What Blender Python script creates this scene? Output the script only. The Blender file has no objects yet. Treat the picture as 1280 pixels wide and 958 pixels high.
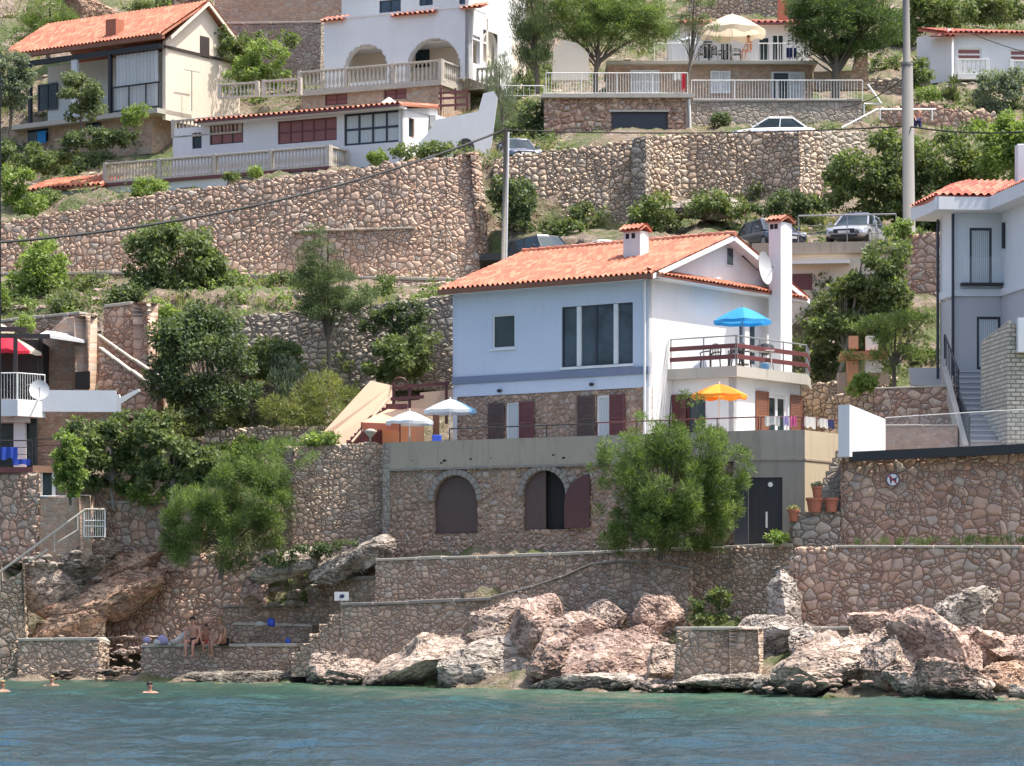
import bpy, bmesh, math, random
import numpy as np
from mathutils import Vector, Matrix, noise
R = math.radians
random.seed(7)
C = bpy.context.scene.collection
F, HY, CZ = 3840.0, 770.0, 2.5          # focal length and horizon in units of a 1280 wide frame, eye height over the sea


def P(px, py, Y):
    """point at distance Y that a sight line through (px, py) of the photograph meets"""
    return Vector(((px - 640) / F * Y, Y, CZ + (HY - py) / F * Y))


# ------------------------------------------------------------------ objects
def tag(o, label=None, cat=None, group=None, kind=None):
    for k, v in (('label', label), ('category', cat), ('group', group), ('kind', kind)):
        if v: o[k] = v
    return o


def empty(name, loc, label=None, cat=None, group=None, rz=0):
    o = bpy.data.objects.new(name, None); C.objects.link(o)
    o.empty_display_size = .2; o.location = loc; o.rotation_euler.z = rz
    return tag(o, label, cat, group)


LOCAL = set()      # things whose parts are given in their own space


class MB:
    """collects faces in world space (or in a thing's own space) and links them as one mesh object"""
    def __init__(s): s.v = []; s.f = []; s.uv = {}; s.sm = False
    def quad(s, a, b, c, d, uv=None):
        n = len(s.v); s.v += [tuple(a), tuple(b), tuple(c), tuple(d)]; s.f.append((n, n + 1, n + 2, n + 3))
        if uv: s.uv[len(s.f) - 1] = uv
    def poly(s, pts):
        n = len(s.v); s.v += [tuple(p) for p in pts]; s.f.append(tuple(range(n, n + len(pts))))
    def hexa(s, p):
        """8 corners: bottom 0-3 counter-clockwise, top 4-7"""
        n = len(s.v); s.v += [tuple(q) for q in p]
        for f in ((3, 2, 1, 0), (4, 5, 6, 7), (0, 1, 5, 4), (1, 2, 6, 5), (2, 3, 7, 6), (3, 0, 4, 7)):
            s.f.append(tuple(n + i for i in f))
    def box(s, x0, x1, y0, y1, z0, z1):
        s.hexa([(x0, y0, z0), (x1, y0, z0), (x1, y1, z0), (x0, y1, z0), (x0, y0, z1), (x1, y0, z1), (x1, y1, z1), (x0, y1, z1)])
    def tube(s, pts, r, n=8, cap=True):
        pts = [Vector(p) for p in pts]
        rs = r if isinstance(r, (list, tuple)) else [r] * len(pts)
        base = len(s.v); up = Vector((0, 0, 1))
        for i, p in enumerate(pts):
            d = (pts[min(i + 1, len(pts) - 1)] - pts[max(i - 1, 0)]).normalized()
            a = d.cross(up if abs(d.z) < .95 else Vector((1, 0, 0))).normalized(); b = d.cross(a)
            for k in range(n):
                t = 2 * math.pi * k / n
                s.v.append(tuple(p + (a * math.cos(t) + b * math.sin(t)) * rs[i]))
        for i in range(len(pts) - 1):
            for k in range(n):
                k2 = (k + 1) % n
                s.f.append((base + i * n + k, base + i * n + k2, base + (i + 1) * n + k2, base + (i + 1) * n + k))
        if cap:
            s.f.append(tuple(base + k for k in range(n))); s.f.append(tuple(base + (len(pts) - 1) * n + k for k in reversed(range(n))))
    def lathe(s, c, prof, n=16, sy=1):
        base = len(s.v)
        for (r, z) in prof:
            for k in range(n):
                t = 2 * math.pi * k / n
                s.v.append((c[0] + r * math.cos(t), c[1] + r * math.sin(t) * sy, c[2] + z))
        for i in range(len(prof) - 1):
            for k in range(n):
                k2 = (k + 1) % n
                s.f.append((base + i * n + k, base + i * n + k2, base + (i + 1) * n + k2, base + (i + 1) * n + k))
        s.f.append(tuple(base + k for k in reversed(range(n)))); s.f.append(tuple(base + (len(prof) - 1) * n + k for k in range(n)))
    def build(s, name, m, parent=None, smooth=False, bev=0):
        me = bpy.data.meshes.new(name)
        V = np.array(s.v, dtype=float)
        loc = Vector((0, 0, 0))
        if parent is None and len(V):
            loc = Vector(((V[:, 0].min() + V[:, 0].max()) / 2, (V[:, 1].min() + V[:, 1].max()) / 2, V[:, 2].min()))
            vs = [tuple(Vector(q) - loc) for q in s.v]
        else:
            off = Vector((0, 0, 0))
            if parent is not None:
                root = parent.parent if parent.parent is not None else parent
                if root.name not in LOCAL: off = Vector(root.location)
            vs = [tuple(Vector(q) - off) for q in s.v]
        me.from_pydata(vs, [], s.f)
        uvl = me.uv_layers.new(name='UVMap')
        for p in me.polygons:
            n = p.normal
            cu = s.uv.get(p.index)
            if cu:
                for li, uv in zip(p.loop_indices, cu): uvl.data[li].uv = uv
                continue
            h = math.hypot(n.x, n.y)
            for li in p.loop_indices:
                q = s.v[me.loops[li].vertex_index]
                if h < .35 * abs(n.z) or h < 1e-6: uvl.data[li].uv = (q[0], q[1])
                else: uvl.data[li].uv = ((-n.y * q[0] + n.x * q[1]) / h, q[2] if abs(n.z) < .7 else q[2] * 1.6)
        if smooth:
            for p in me.polygons: p.use_smooth = True
        me.materials.append(m)
        o = bpy.data.objects.new(name, me); C.objects.link(o)
        o.location = loc
        if parent is not None: o.parent = parent
        if bev:
            b = o.modifiers.new('b', 'BEVEL'); b.width = bev; b.segments = 2; b.limit_method = 'ANGLE'
        return o


class Fr:
    """vertical plane through the sight line column px at distance Y; a = heading of its u axis from +X"""
    def __init__(s, px, Y, deg, O=None):
        s.U = Vector((math.cos(R(deg)), math.sin(R(deg)), 0)); s.N = Vector((s.U.y, -s.U.x, 0)); s.deg = deg
        s.O = Vector(((px - 640) / F * Y, Y, 0)) if O is None else Vector((O.x, O.y, 0))
    def u(s, px):
        k = (px - 640) / F
        return (k * s.O.y - s.O.x) / (s.U.x - k * s.U.y)
    def Yat(s, px): return (s.O + s.U * s.u(px)).y
    def z(s, px, py): return CZ + (HY - py) / F * s.Yat(px)
    def p(s, u, z, d=0): 
        q = s.O + s.U * u + s.N * d
        return Vector((q.x, q.y, z))
    def rect(s, px0, px1, pt, pb, ref=None):
        r = (px0 + px1) / 2 if ref is None else ref
        return s.u(px0), s.u(px1), s.z(r, pb), s.z(r, pt)
    def box(s, mb, u0, u1, z0, z1, d0, d1):
        if d0 > d1: d0, d1 = d1, d0
        mb.hexa([s.p(u0, z0, d1), s.p(u1, z0, d1), s.p(u1, z0, d0), s.p(u0, z0, d0), s.p(u0, z1, d1), s.p(u1, z1, d1), s.p(u1, z1, d0), s.p(u0, z1, d0)])
    def off(s, d): return Fr(0, 0, s.deg, s.O + s.N * d)
    def turn(s, u, deg, d=0): return Fr(0, 0, deg, s.p(u, 0, d))


def one(fr, name, m, parent, u0, u1, z0, z1, d0, d1, bev=0):
    mb = MB(); fr.box(mb, u0, u1, z0, z1, d0, d1); return mb.build(name, m, parent, bev=bev)


def facade(parent, name, fr, u0, u1, z0, z1, holes, m, depth=.22, ztop=None, step=None):
    """a wall leaf with real openings and reveals; holes = (u0,u1,z0,z1,arch)"""
    mb = MB()
    us = sorted({u0, u1, *[h[0] for h in holes], *[h[1] for h in holes]}); us = [u for u in us if u0 - 1e-6 <= u <= u1 + 1e-6]
    zs = sorted({z0, z1, *[h[2] for h in holes], *[h[3] for h in holes]}); zs = [z for z in zs if z0 - 1e-6 <= z <= z1 + 1e-6]
    def refine(a, st):
        out = []
        for i in range(len(a) - 1):
            n = max(1, int(math.ceil((a[i + 1] - a[i]) / st)))
            out += [a[i] + (a[i + 1] - a[i]) * k / n for k in range(n)]
        return out + [a[-1]]
    if step: us = refine(us, step); zs = refine(zs, step)
    def inhole(u, z):
        for h in holes:
            if h[0] < u < h[1] and h[2] < z < h[3]:
                if len(h) > 4 and h[4]:
                    r = (h[1] - h[0]) / 2; zc = h[3] - r
                    if z > zc and (u - (h[0] + r)) ** 2 + (z - zc) ** 2 > r * r: continue
                return True
        return False
    idx = {}
    def vid(i, j):
        if (i, j) not in idx:
            idx[(i, j)] = len(mb.v); mb.v.append(tuple(fr.p(us[i], zs[j], 0)))
        return idx[(i, j)]
    solid = {}
    for i in range(len(us) - 1):
        for j in range(len(zs) - 1):
            if not inhole((us[i] + us[i + 1]) / 2, (zs[j] + zs[j + 1]) / 2):
                mb.f.append((vid(i, j), vid(i + 1, j), vid(i + 1, j + 1), vid(i, j + 1)))
                solid[(i, j)] = 1
    for h in holes:
        a, b, c, d = h[:4]
        if len(h) > 4 and h[4]:
            r = (b - a) / 2; zc = d - r
            pts = [(a, c), (a, zc)] + [(a + r - r * math.cos(math.pi * k / 20), zc + r * math.sin(math.pi * k / 20)) for k in range(1, 20)] + [(b, zc), (b, c)]
        else: pts = [(a, c), (a, d), (b, d), (b, c)]
        pts.append(pts[0])
        for k in range(len(pts) - 1):
            p, q = pts[k], pts[k + 1]
            mb.quad(fr.p(p[0], p[1], .0), fr.p(q[0], q[1], .0), fr.p(q[0], q[1], -depth), fr.p(p[0], p[1], -depth))
    # edges of the leaf
    mb.quad(fr.p(u0, z0), fr.p(u0, z1), fr.p(u0, z1, -depth), fr.p(u0, z0, -depth))
    mb.quad(fr.p(u1, z0), fr.p(u1, z0, -depth), fr.p(u1, z1, -depth), fr.p(u1, z1))
    mb.quad(fr.p(u0, z1), fr.p(u1, z1), fr.p(u1, z1, -depth), fr.p(u0, z1, -depth))
    return mb.build(name, m, parent)


def window(parent, fr, h, mf, mg, nx=2, nz=1, fw=.06, back=.12, name='window', sill=None, label=None):
    u0, u1, z0, z1 = h[:4]
    mb = MB(); d0, d1 = -back, -back + .05
    for i in range(nx + 1):
        c = u0 + fw / 2 + (u1 - u0 - fw) * i / nx; fr.box(mb, c - fw / 2, c + fw / 2, z0 + .003, z1 - .003, d0, d1)
    for j in range(nz + 1):
        c = z0 + fw / 2 + (z1 - z0 - fw) * j / nz; fr.box(mb, u0 + .004, u1 - .004, c - fw / 2, c + fw / 2, d0 + .004, d1 - .004)
    w = mb.build(name, mf, parent)
    if label: w['label'] = label
    g = MB(); fr.box(g, u0 + .01, u1 - .01, z0 + .01, z1 - .01, d0 - .03, d0 + .012); g.build('pane', mg, w)
    if sill:
        s = MB(); fr.box(s, u0 - .08, u1 + .08, z0 - .06, z0 - .003, -.1, .07); s.build('sill', sill, w)
    return w


def shutter(parent, fr, u0, u1, z0, z1, m, d=.02, name='shutter', slats=True, label=None):
    mb = MB(); t = .035; e = .07
    fr.box(mb, u0, u0 + e, z0, z1, d, d + t); fr.box(mb, u1 - e, u1, z0, z1, d, d + t)
    fr.box(mb, u0 + e, u1 - e, z0, z0 + e, d, d + t); fr.box(mb, u0 + e, u1 - e, z1 - e, z1, d, d + t)
    fr.box(mb, u0 + e, u1 - e, (z0 + z1) / 2 - .03, (z0 + z1) / 2 + .03, d + .002, d + t - .002)
    if slats:
        n = int((z1 - z0 - 2 * e) / .06)
        for i in range(n):
            zc = z0 + e + (i + .5) * (z1 - z0 - 2 * e) / n
            mb.hexa([fr.p(u0 + e, zc - .03, d + t - .004), fr.p(u1 - e, zc - .03, d + t - .004), fr.p(u1 - e, zc - .028, d + t - .012), fr.p(u0 + e, zc - .028, d + t - .012),
                     fr.p(u0 + e, zc + .022, d + .012), fr.p(u1 - e, zc + .022, d + .012), fr.p(u1 - e, zc + .024, d + .002), fr.p(u0 + e, zc + .024, d + .002)])
    else: fr.box(mb, u0 + e, u1 - e, z0 + e, z1 - e, d + .006, d + t - .01)
    o = mb.build(name, m, parent)
    if label: o['label'] = label
    return o


def roof(parent, name, A, B, Cc, D, m, wave=.26, amp=.045, thick=.1, course=.38):
    """tiled slope: A-B eave, D-C ridge, barrel waves running down the slope"""
    A, B, Cc, D = map(Vector, (A, B, Cc, D))
    L = ((B - A).length + (Cc - D).length) / 2; S = ((D - A).length + (Cc - B).length) / 2
    n = (B - A).cross(D - A).normalized()
    if n.z < 0: n = -n
    nu = max(8, int(L / wave) * 6); nv = max(2, int(S / course)) * 3
    mb = MB(); rows = []
    for j in range(nv + 1):
        v = j / nv
        fr_ = (v * S / course) % 1.0
        for i in range(nu + 1):
            u = i / nu
            p = (A * (1 - u) + B * u) * (1 - v) + (D * (1 - u) + Cc * u) * v
            ph = u * L / wave * 2 * math.pi
            w = math.cos(ph); w = math.copysign(abs(w) ** .7, w)
            h = amp * w + .05 + (1 - fr_) * .03 + .012 * noise.noise(p * 3)
            mb.v.append(tuple(p + n * h))
    W = nu + 1
    for j in range(nv):
        for i in range(nu):
            mb.f.append((j * W + i, j * W + i + 1, (j + 1) * W + i + 1, (j + 1) * W + i))
            uv = lambda a, b: (a / nu * L / wave, b / nv * S / course)
            mb.uv[len(mb.f) - 1] = [uv(i, j), uv(i + 1, j), uv(i + 1, j + 1), uv(i, j + 1)]
    t = n * -thick
    mb.hexa([A + t, B + t, Cc + t, D + t, A, B, Cc, D])
    return mb.build(name, m, parent, smooth=False)


def ridge_tiles(parent, a, b, m, r=.13):
    a, b = Vector(a), Vector(b); n = max(2, int((b - a).length / .4)); mb = MB()
    for i in range(n):
        p, q = a.lerp(b, i / n), a.lerp(b, (i + 1.08) / n)
        mb.tube([p + Vector((0, 0, .03)), q + Vector((0, 0, .0))], [r, r * .85], 10)
    return mb.build('ridge_tiles', m, parent)


def wall(name, pts, m, label, cat='wall', group=None, thick=.5, step=.08, batter=.04, cap=None, capm=None, capt=.1, rough=.05, parent=None, jag=.05, close=True, depth_uv=0):
    """free stone wall along a polyline of (px, top, bottom, Y): dense face for the stones to stand out of"""
    seg = []
    for (px, pt, pb, Y) in pts:
        zt, zb = P(px, pt, Y).z, P(px, pb, Y).z
        seg.append((Vector(((px - 640) / F * Y, Y, 0)), zb - .3, zt))
    mb = MB(); cols = []; s = 0; total = 0
    for i in range(len(seg) - 1):
        a, b = seg[i], seg[i + 1]; L = (b[0] - a[0]).length
        n = max(1, int(L / step))
        for k in range(n + (i == len(seg) - 2)):
            t = k / n
            p = a[0].lerp(b[0], t); d = (b[0] - a[0]).normalized(); nn = Vector((d.y, -d.x, 0))
            cols.append((p, nn, a[1] * (1 - t) + b[1] * t, a[2] * (1 - t) + b[2] * t, total + L * t))
        total += L
    H = max(c[3] - c[2] for c in cols); nz = max(3, int(H / step))
    # front face, then top, then back
    prof = len(cols); rows = nz + 1
    for (p, nn, zb, zt, s) in cols:
        zt2 = zt + (noise.noise(Vector((s * 2.2, zt, 3))) + .6 * noise.noise(Vector((s * 6.1, zt, 9)))) * jag
        for j in range(rows):
            t = j / nz; z = zb + (zt2 - zb) * t
            o = rough * noise.noise(Vector((p.x * .5, p.y * .5, z * .5)))
            q = p - nn * (batter * (z - zb) + o); mb.v.append((q.x, q.y, z))
        top = p - nn * (batter * (zt - zb) + thick); mb.v.append((top.x, top.y, zt2))
        bk = p - nn * (thick + batter * (zt - zb) * .5); mb.v.append((bk.x, bk.y, zb))
    K = rows + 2
    for i in range(prof - 1):
        s0, s1 = cols[i][4], cols[i + 1][4]
        for j in range(K - 1):
            a = i * K + j; mb.f.append((a, a + K, a + K + 1, a + 1))
            def vv(ii, jj):
                if jj < rows: return mb.v[ii * K + jj][2]
                return mb.v[ii * K + rows - 1][2] + (.5 if jj == rows else .5 + 3)
            mb.uv[len(mb.f) - 1] = [(s0, vv(i, j)), (s1, vv(i + 1, j)), (s1, vv(i + 1, j + 1)), (s0, vv(i, j + 1))]
    for i in (0, prof - 1):
        n = i * K
        for j in range(rows - 1):
            q0, q1 = mb.v[n + j], mb.v[n + j + 1]; t0, t1 = j / nz, (j + 1) / nz
            bt = Vector(mb.v[n + rows]); bb = Vector(mb.v[n + rows + 1])
            b0, b1 = bb.lerp(bt, t0), bb.lerp(bt, t1)
            f = (Vector(q0), Vector(q1), b1, b0)
            for k in range(4):
                g0 = Vector(q0).lerp(b0, k / 4), Vector(q1).lerp(b1, k / 4); g1 = Vector(q0).lerp(b0, (k + 1) / 4), Vector(q1).lerp(b1, (k + 1) / 4)
                uv = [(cols[i][4] + thick * k / 4, q0[2]), (cols[i][4] + thick * k / 4, q1[2]), (cols[i][4] + thick * (k + 1) / 4, q1[2]), (cols[i][4] + thick * (k + 1) / 4, q0[2])]
                if i == 0: mb.quad(g0[0], g0[1], g1[1], g1[0], uv=uv)
                else: mb.quad(g1[0], g1[1], g0[1], g0[0], uv=[uv[3], uv[2], uv[1], uv[0]])
    o = mb.build(name, m, parent, smooth=True)
    if parent is None: tag(o, label, cat, group)
    if cap:
        cb = MB(); i = 0
        while i < prof - 1:
            j = min(prof - 1, i + max(2, int(cap * random.uniform(.7, 1.3) / step)))
            c0, c1 = cols[i], cols[j]; g = .015; ht = capt * random.uniform(.8, 1.15); e = .05
            def q(c, d, z, al): 
                p = c[0] - c[1] * d; return (p.x + al.x, p.y + al.y, z)
            al = (c1[0] - c0[0]).normalized() * g
            b0 = batter * (c0[3] - c0[2]); b1 = batter * (c1[3] - c1[2])
            cb.hexa([q(c0, b0 - e, c0[3] - .02, al), q(c1, b1 - e, c1[3] - .02, -al), q(c1, b1 + thick + e, c1[3] - .02, -al), q(c0, b0 + thick + e, c0[3] - .02, al),
                     q(c0, b0 - e, c0[3] + ht, al), q(c1, b1 - e, c1[3] + ht, -al), q(c1, b1 + thick + e, c1[3] + ht, -al), q(c0, b0 + thick + e, c0[3] + ht, al)])
            i = j
        co = cb.build('coping', capm, o if parent is None else o)
        if parent is None:
            for v in co.data.vertices: v.co -= Vector(o.location) * 0
        b = co.modifiers.new('b', 'BEVEL'); b.width = .02; b.segments = 2
    return o

# ------------------------------------------------------------------ materials
class NT:
    def __init__(s, name):
        s.m = bpy.data.materials.new(name); s.m.use_nodes = True; s.t = s.m.node_tree; s.t.nodes.clear()
        s.out = s.n('ShaderNodeOutputMaterial'); s.b = s.n('ShaderNodeBsdfPrincipled'); s.l(s.b, 0, s.out, 0)
    def n(s, t, **k):
        x = s.t.nodes.new(t)
        for a, v in k.items(): setattr(x, a, v)
        return x
    def l(s, a, i, b, j): s.t.links.new(a.outputs[i], b.inputs[j])
    def inp(s, x, j, v):
        if isinstance(v, tuple) and len(v) == 2 and hasattr(v[0], 'outputs'): s.l(v[0], v[1], x, j)
        elif v is not None: x.inputs[j].default_value = v
    def math(s, op, a, b=None, c=None, clamp=False):
        x = s.n('ShaderNodeMath', operation=op); x.use_clamp = clamp; s.inp(x, 0, a); s.inp(x, 1, b)
        if c is not None: s.inp(x, 2, c)
        return (x, 0)
    def mix(s, f, a, b, mode='MIX'):
        x = s.n('ShaderNodeMix', data_type='RGBA', blend_type=mode)
        s.inp(x, 0, f); s.inp(x, 6, rgb(a) if not hasattr(a[0], 'outputs') else a); s.inp(x, 7, rgb(b) if not hasattr(b[0], 'outputs') else b)
        return (x, 2)
    def ramp(s, f, stops, interp='LINEAR'):
        x = s.n('ShaderNodeValToRGB'); x.color_ramp.interpolation = interp; e = x.color_ramp.elements
        while len(e) < len(stops): e.new(.5)
        for i, (p, c) in enumerate(stops): e[i].position = p; e[i].color = rgb(c) if isinstance(c, tuple) else (c, c, c, 1)
        s.inp(x, 0, f); return (x, 0)
    def noise(s, vec, sc, det=4, rough=.55, dist=0):
        x = s.n('ShaderNodeTexNoise'); s.inp(x, 'Vector', vec); x.inputs['Scale'].default_value = sc; x.inputs['Detail'].default_value = det
        x.inputs['Roughness'].default_value = rough; x.inputs['Distortion'].default_value = dist
        return x
    def vor(s, vec, sc, feat='F1', dim='3D', rnd=1.0, w=None):
        x = s.n('ShaderNodeTexVoronoi', feature=feat, voronoi_dimensions=dim); s.inp(x, 'Vector', vec); x.inputs['Scale'].default_value = sc
        x.inputs['Randomness'].default_value = rnd
        return x
    def mapping(s, vec, scale=(1, 1, 1), loc=(0, 0, 0), rot=(0, 0, 0)):
        x = s.n('ShaderNodeMapping'); s.inp(x, 0, vec); x.inputs[1].default_value = loc; x.inputs[2].default_value = rot; x.inputs[3].default_value = scale
        return (x, 0)
    def bump(s, h, st=.5, dist=.02, nrm=None):
        x = s.n('ShaderNodeBump'); x.inputs['Strength'].default_value = st; x.inputs['Distance'].default_value = dist; s.inp(x, 'Height', h)
        if nrm: s.inp(x, 'Normal', nrm)
        return (x, 0)
    def set(s, **k):
        for a, v in k.items(): s.inp(s.b, a.replace('_', ' '), v)
        return s


def rgb(c): return (c[0], c[1], c[2], 1) if len(c) == 3 else c


def pos(t): return (t.n('ShaderNodeNewGeometry'), 0)


def uvc(t): return (t.n('ShaderNodeUVMap', uv_map='UVMap'), 0)


def plain(name, col, rough=.6, metal=0, var=.08, sc=3, bump=0):
    t = NT(name); g = pos(t); n = t.noise(g, sc, 5)
    c = t.mix((n, 0), tuple(x * (1 - var * 2) for x in col), tuple(min(1, x * (1 + var)) for x in col))
    t.set(Base_Color=c, Roughness=rough, Metallic=metal)
    if bump: t.set(Normal=t.bump((t.noise(g, 40, 4), 0), bump, .01))
    return t.m


def plaster(name, col, stain=(.45, .42, .38), amt=.25, rough=.9):
    """rendered wall: faint trowel clouding, drip streaks and a grimy foot"""
    t = NT(name); g = pos(t)
    n1 = t.noise(g, .9, 6, .6); n2 = t.noise(t.mapping(g, (3, 3, .35)), 1.6, 5, .65); n3 = t.noise(g, 14, 4)
    c = t.mix(t.ramp((n1, 0), [(.35, 0.), (.75, .5)]), col, tuple(x * .86 for x in col))
    c = t.mix(t.math('MULTIPLY', t.ramp((n2, 0), [(.52, 0.), (.8, 1.)]), amt), c, stain)
    c = t.mix(t.math('MULTIPLY', (n3, 0), .1), c, tuple(x * .8 for x in col))
    t.set(Base_Color=c, Roughness=rough, Normal=t.bump((n3, 0), .25, .01))
    return t.m


def stone(name, size=.3, aspect=1.3, cols=((.30, .24, .21), (.36, .29, .26), (.25, .22, .20)), gap=(.10, .085, .075), gw=.07, disp=.05, weather=.35, mortar=False, rnd=.9, pale=(.45, .42, .37)):
    """rubble masonry: irregular cells that really stand out of the joints"""
    t = NT(name); u = uvc(t)
    wob = t.noise(u, 2.2 / size * .3, 3)
    sub = t.n('ShaderNodeVectorMath', operation='MULTIPLY_ADD'); t.inp(sub, 0, (wob, 1)); sub.inputs[1].default_value = (size * .55,) * 3; t.inp(sub, 2, u)
    lo = t.noise(u, .55, 2); s2 = t.n('ShaderNodeVectorMath', operation='MULTIPLY_ADD'); t.inp(s2, 0, (lo, 1)); s2.inputs[1].default_value = (.55, .55, 0); t.inp(s2, 2, (sub, 0)); sub = s2
    size *= .88; mp = t.mapping((sub, 0), (1 / size / aspect, 1 / size, 1))
    # sizes vary over the wall: two scales of cells chosen by a slow noise
    big = t.vor(mp, 1, 'F1', '2D', rnd); be = t.vor(mp, 1, 'DISTANCE_TO_EDGE', '2D', rnd)
    sm = t.vor(mp, 1.6, 'F1', '2D', rnd); se = t.vor(mp, 1.6, 'DISTANCE_TO_EDGE', '2D', rnd)
    sel = t.math('GREATER_THAN', (t.n('ShaderNodeSeparateColor'), 0), .48)
    sc_ = sel[0].inputs[0].links[0].from_node; t.l(big, 1, sc_, 0)      # a third of the big cells break into small ones
    edge = t.math('MINIMUM', (be, 0), t.math('ADD', (se, 0), t.math('MULTIPLY', t.math('SUBTRACT', 1.0, sel), 9.0)))
    colr = t.n('ShaderNodeMix', data_type='RGBA'); t.inp(colr, 0, sel); t.l(big, 1, colr, 6); t.l(sm, 1, colr, 7)
    sp = t.n('ShaderNodeSeparateColor'); t.l(colr, 2, sp, 0)
    k = len(cols)
    base = t.ramp((sp, 1), [(i / k, c) for i, c in enumerate(cols)], 'CONSTANT')
    fine = t.noise(u, 9, 6, .65); mid = t.noise(u, 2.4, 5, .6); slow = t.noise(u, .35, 4, .6)
    base = t.mix(t.math('MULTIPLY', t.ramp((sp, 2), [(.55, 0.), (1., 1.)]), .75), base, pale)
    base = t.mix(t.math('MULTIPLY', t.ramp((fine, 0), [(.35, 0.), (.7, 1.)]), .35), base, tuple(x * .6 for x in cols[0]))
    base = t.mix(t.math('MULTIPLY', t.ramp((mid, 0), [(.45, 0.), (.7, 1.)]), weather), base, (.155, .15, .14))
    base = t.mix(t.math('MULTIPLY', t.ramp((slow, 0), [(.45, 0.), (.75, 1.)]), .35), base, tuple(x * .75 for x in cols[-1]))
    w2 = t.math('MULTIPLY', t.math('ADD', (mid, 0), .45), gw)
    m = t.n('ShaderNodeMapRange', interpolation_type='SMOOTHSTEP'); t.inp(m, 0, edge); m.inputs[1].default_value = 0; t.inp(m, 2, w2); m.inputs[3].default_value = 0; m.inputs[4].default_value = 1
    c = t.mix((m, 0), gap, base)
    t.set(Base_Color=c, Roughness=.92)
    d = t.n('ShaderNodeMapRange', interpolation_type='SMOOTHSTEP'); t.inp(d, 0, edge); d.inputs[1].default_value = 0; t.inp(d, 2, t.math('MULTIPLY', w2, 3.6)); d.inputs[3].default_value = 0; d.inputs[4].default_value = 1
    h = t.math('ADD', t.math('MULTIPLY', (d, 0), t.math('ADD', t.math('MULTIPLY', (sp, 0), .55), .45)), t.math('MULTIPLY', (fine, 0), .45))
    if mortar: h = t.math('MULTIPLY', h, .6)
    dn = t.n('ShaderNodeDisplacement'); t.inp(dn, 0, h); dn.inputs[1].default_value = .5; dn.inputs[2].default_value = disp
    t.l(dn, 0, t.out, 2); t.m.displacement_method = 'BOTH'
    return t.m


def rockmat(name, lit=(.50, .42, .35), dark=(.20, .17, .155), red=(.36, .19, .13), ramt=.3, wet=True, cs=1.0):
    """weathered limestone: pale crust, rusty seams, ragged clefts, a dark tide line just over the water"""
    t = NT(name); g = pos(t)
    n1 = t.noise(g, .8 * cs, 8, .62, .4); n2 = t.noise(g, 3.5 * cs, 8, .65, .3); n3 = t.noise(t.mapping(g, (1, 1, 2.5), rot=(.3, .5, 0)), 1.3 * cs, 6, .6, .8)
    def cleft(sc, rot, th):
        a = t.noise(t.mapping(g, (1, 1, 2.2), rot=rot), sc * cs, 5, .6, 1.0)
        return t.ramp(t.math('ABSOLUTE', t.math('SUBTRACT', (a, 0), .5)), [(0., 1.), (th, 0.)])
    k1 = cleft(.9, (.2, .7, 0), .022); k2 = cleft(2.1, (-.5, -.4, .3), .028)
    crk = t.math('MAXIMUM', k1, t.math('MULTIPLY', k2, .7))
    c = t.mix(t.ramp((n1, 0), [(.36, 0.), (.60, 1.)]), dark, lit)
    c = t.mix(t.math('MULTIPLY', t.ramp((n3, 0), [(.5, 0.), (.66, 1.)]), ramt), c, red)
    c = t.mix(t.math('MULTIPLY', t.ramp((n2, 0), [(.48, 0.), (.66, 1.)]), .5), c, tuple(x * .55 for x in lit))
    c = t.mix(t.math('MULTIPLY', crk, .65), c, (.10, .07, .055))
    rough = .9
    if wet:
        sz = t.n('ShaderNodeSeparateXYZ'); t.inp(sz, 0, g)
        wz = t.math('ADD', (sz, 2), t.math('MULTIPLY', (n2, 0), -.4))
        f = t.n('ShaderNodeMapRange'); t.inp(f, 0, wz); f.inputs[1].default_value = -.05; f.inputs[2].default_value = .30; f.inputs[3].default_value = 1; f.inputs[4].default_value = 0
        c = t.mix(t.math('MULTIPLY', (f, 0), .9), c, (.04, .035, .025))
        rough = t.math('SUBTRACT', .9, t.math('MULTIPLY', (f, 0), .5))
    t.set(Base_Color=c, Roughness=rough)
    h = t.math('ADD', t.math('MULTIPLY', (n2, 0), .42), t.math('MULTIPLY', crk, -.55))
    h = t.math('ADD', h, t.math('MULTIPLY', (t.noise(g, 14, 5), 0), .22)); h = t.math('ADD', h, t.math('MULTIPLY', (n1, 0), .8))
    dn = t.n('ShaderNodeDisplacement'); t.inp(dn, 0, h); dn.inputs[1].default_value = .9; dn.inputs[2].default_value = .09
    t.l(dn, 0, t.out, 2); t.m.displacement_method = 'BOTH'
    return t.m


def leafmat(name, cols, trans=.42, rough=.55):
    t = NT(name); g = t.n('ShaderNodeNewGeometry')
    n = t.noise((g, 0), 1.5, 3)
    f = t.math('ADD', t.math('MULTIPLY', (g, 8), .55), t.math('MULTIPLY', t.math('SUBTRACT', (n, 0), .38), 1.5), clamp=True)
    k = len(cols)
    c = t.ramp(f, [(i / (k - 1), x) for i, x in enumerate(cols)])
    t.set(Base_Color=c, Roughness=rough); t.b.inputs['Specular IOR Level'].default_value = .3
    tr = t.n('ShaderNodeBsdfTranslucent'); t.inp(tr, 0, t.mix(1.0, c, (1.2, 1.25, .55), 'MULTIPLY'))
    mx = t.n('ShaderNodeMixShader'); mx.inputs[0].default_value = trans; t.l(t.b, 0, mx, 1); t.l(tr, 0, mx, 2); t.l(mx, 0, t.out, 0)
    return t.m


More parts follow.
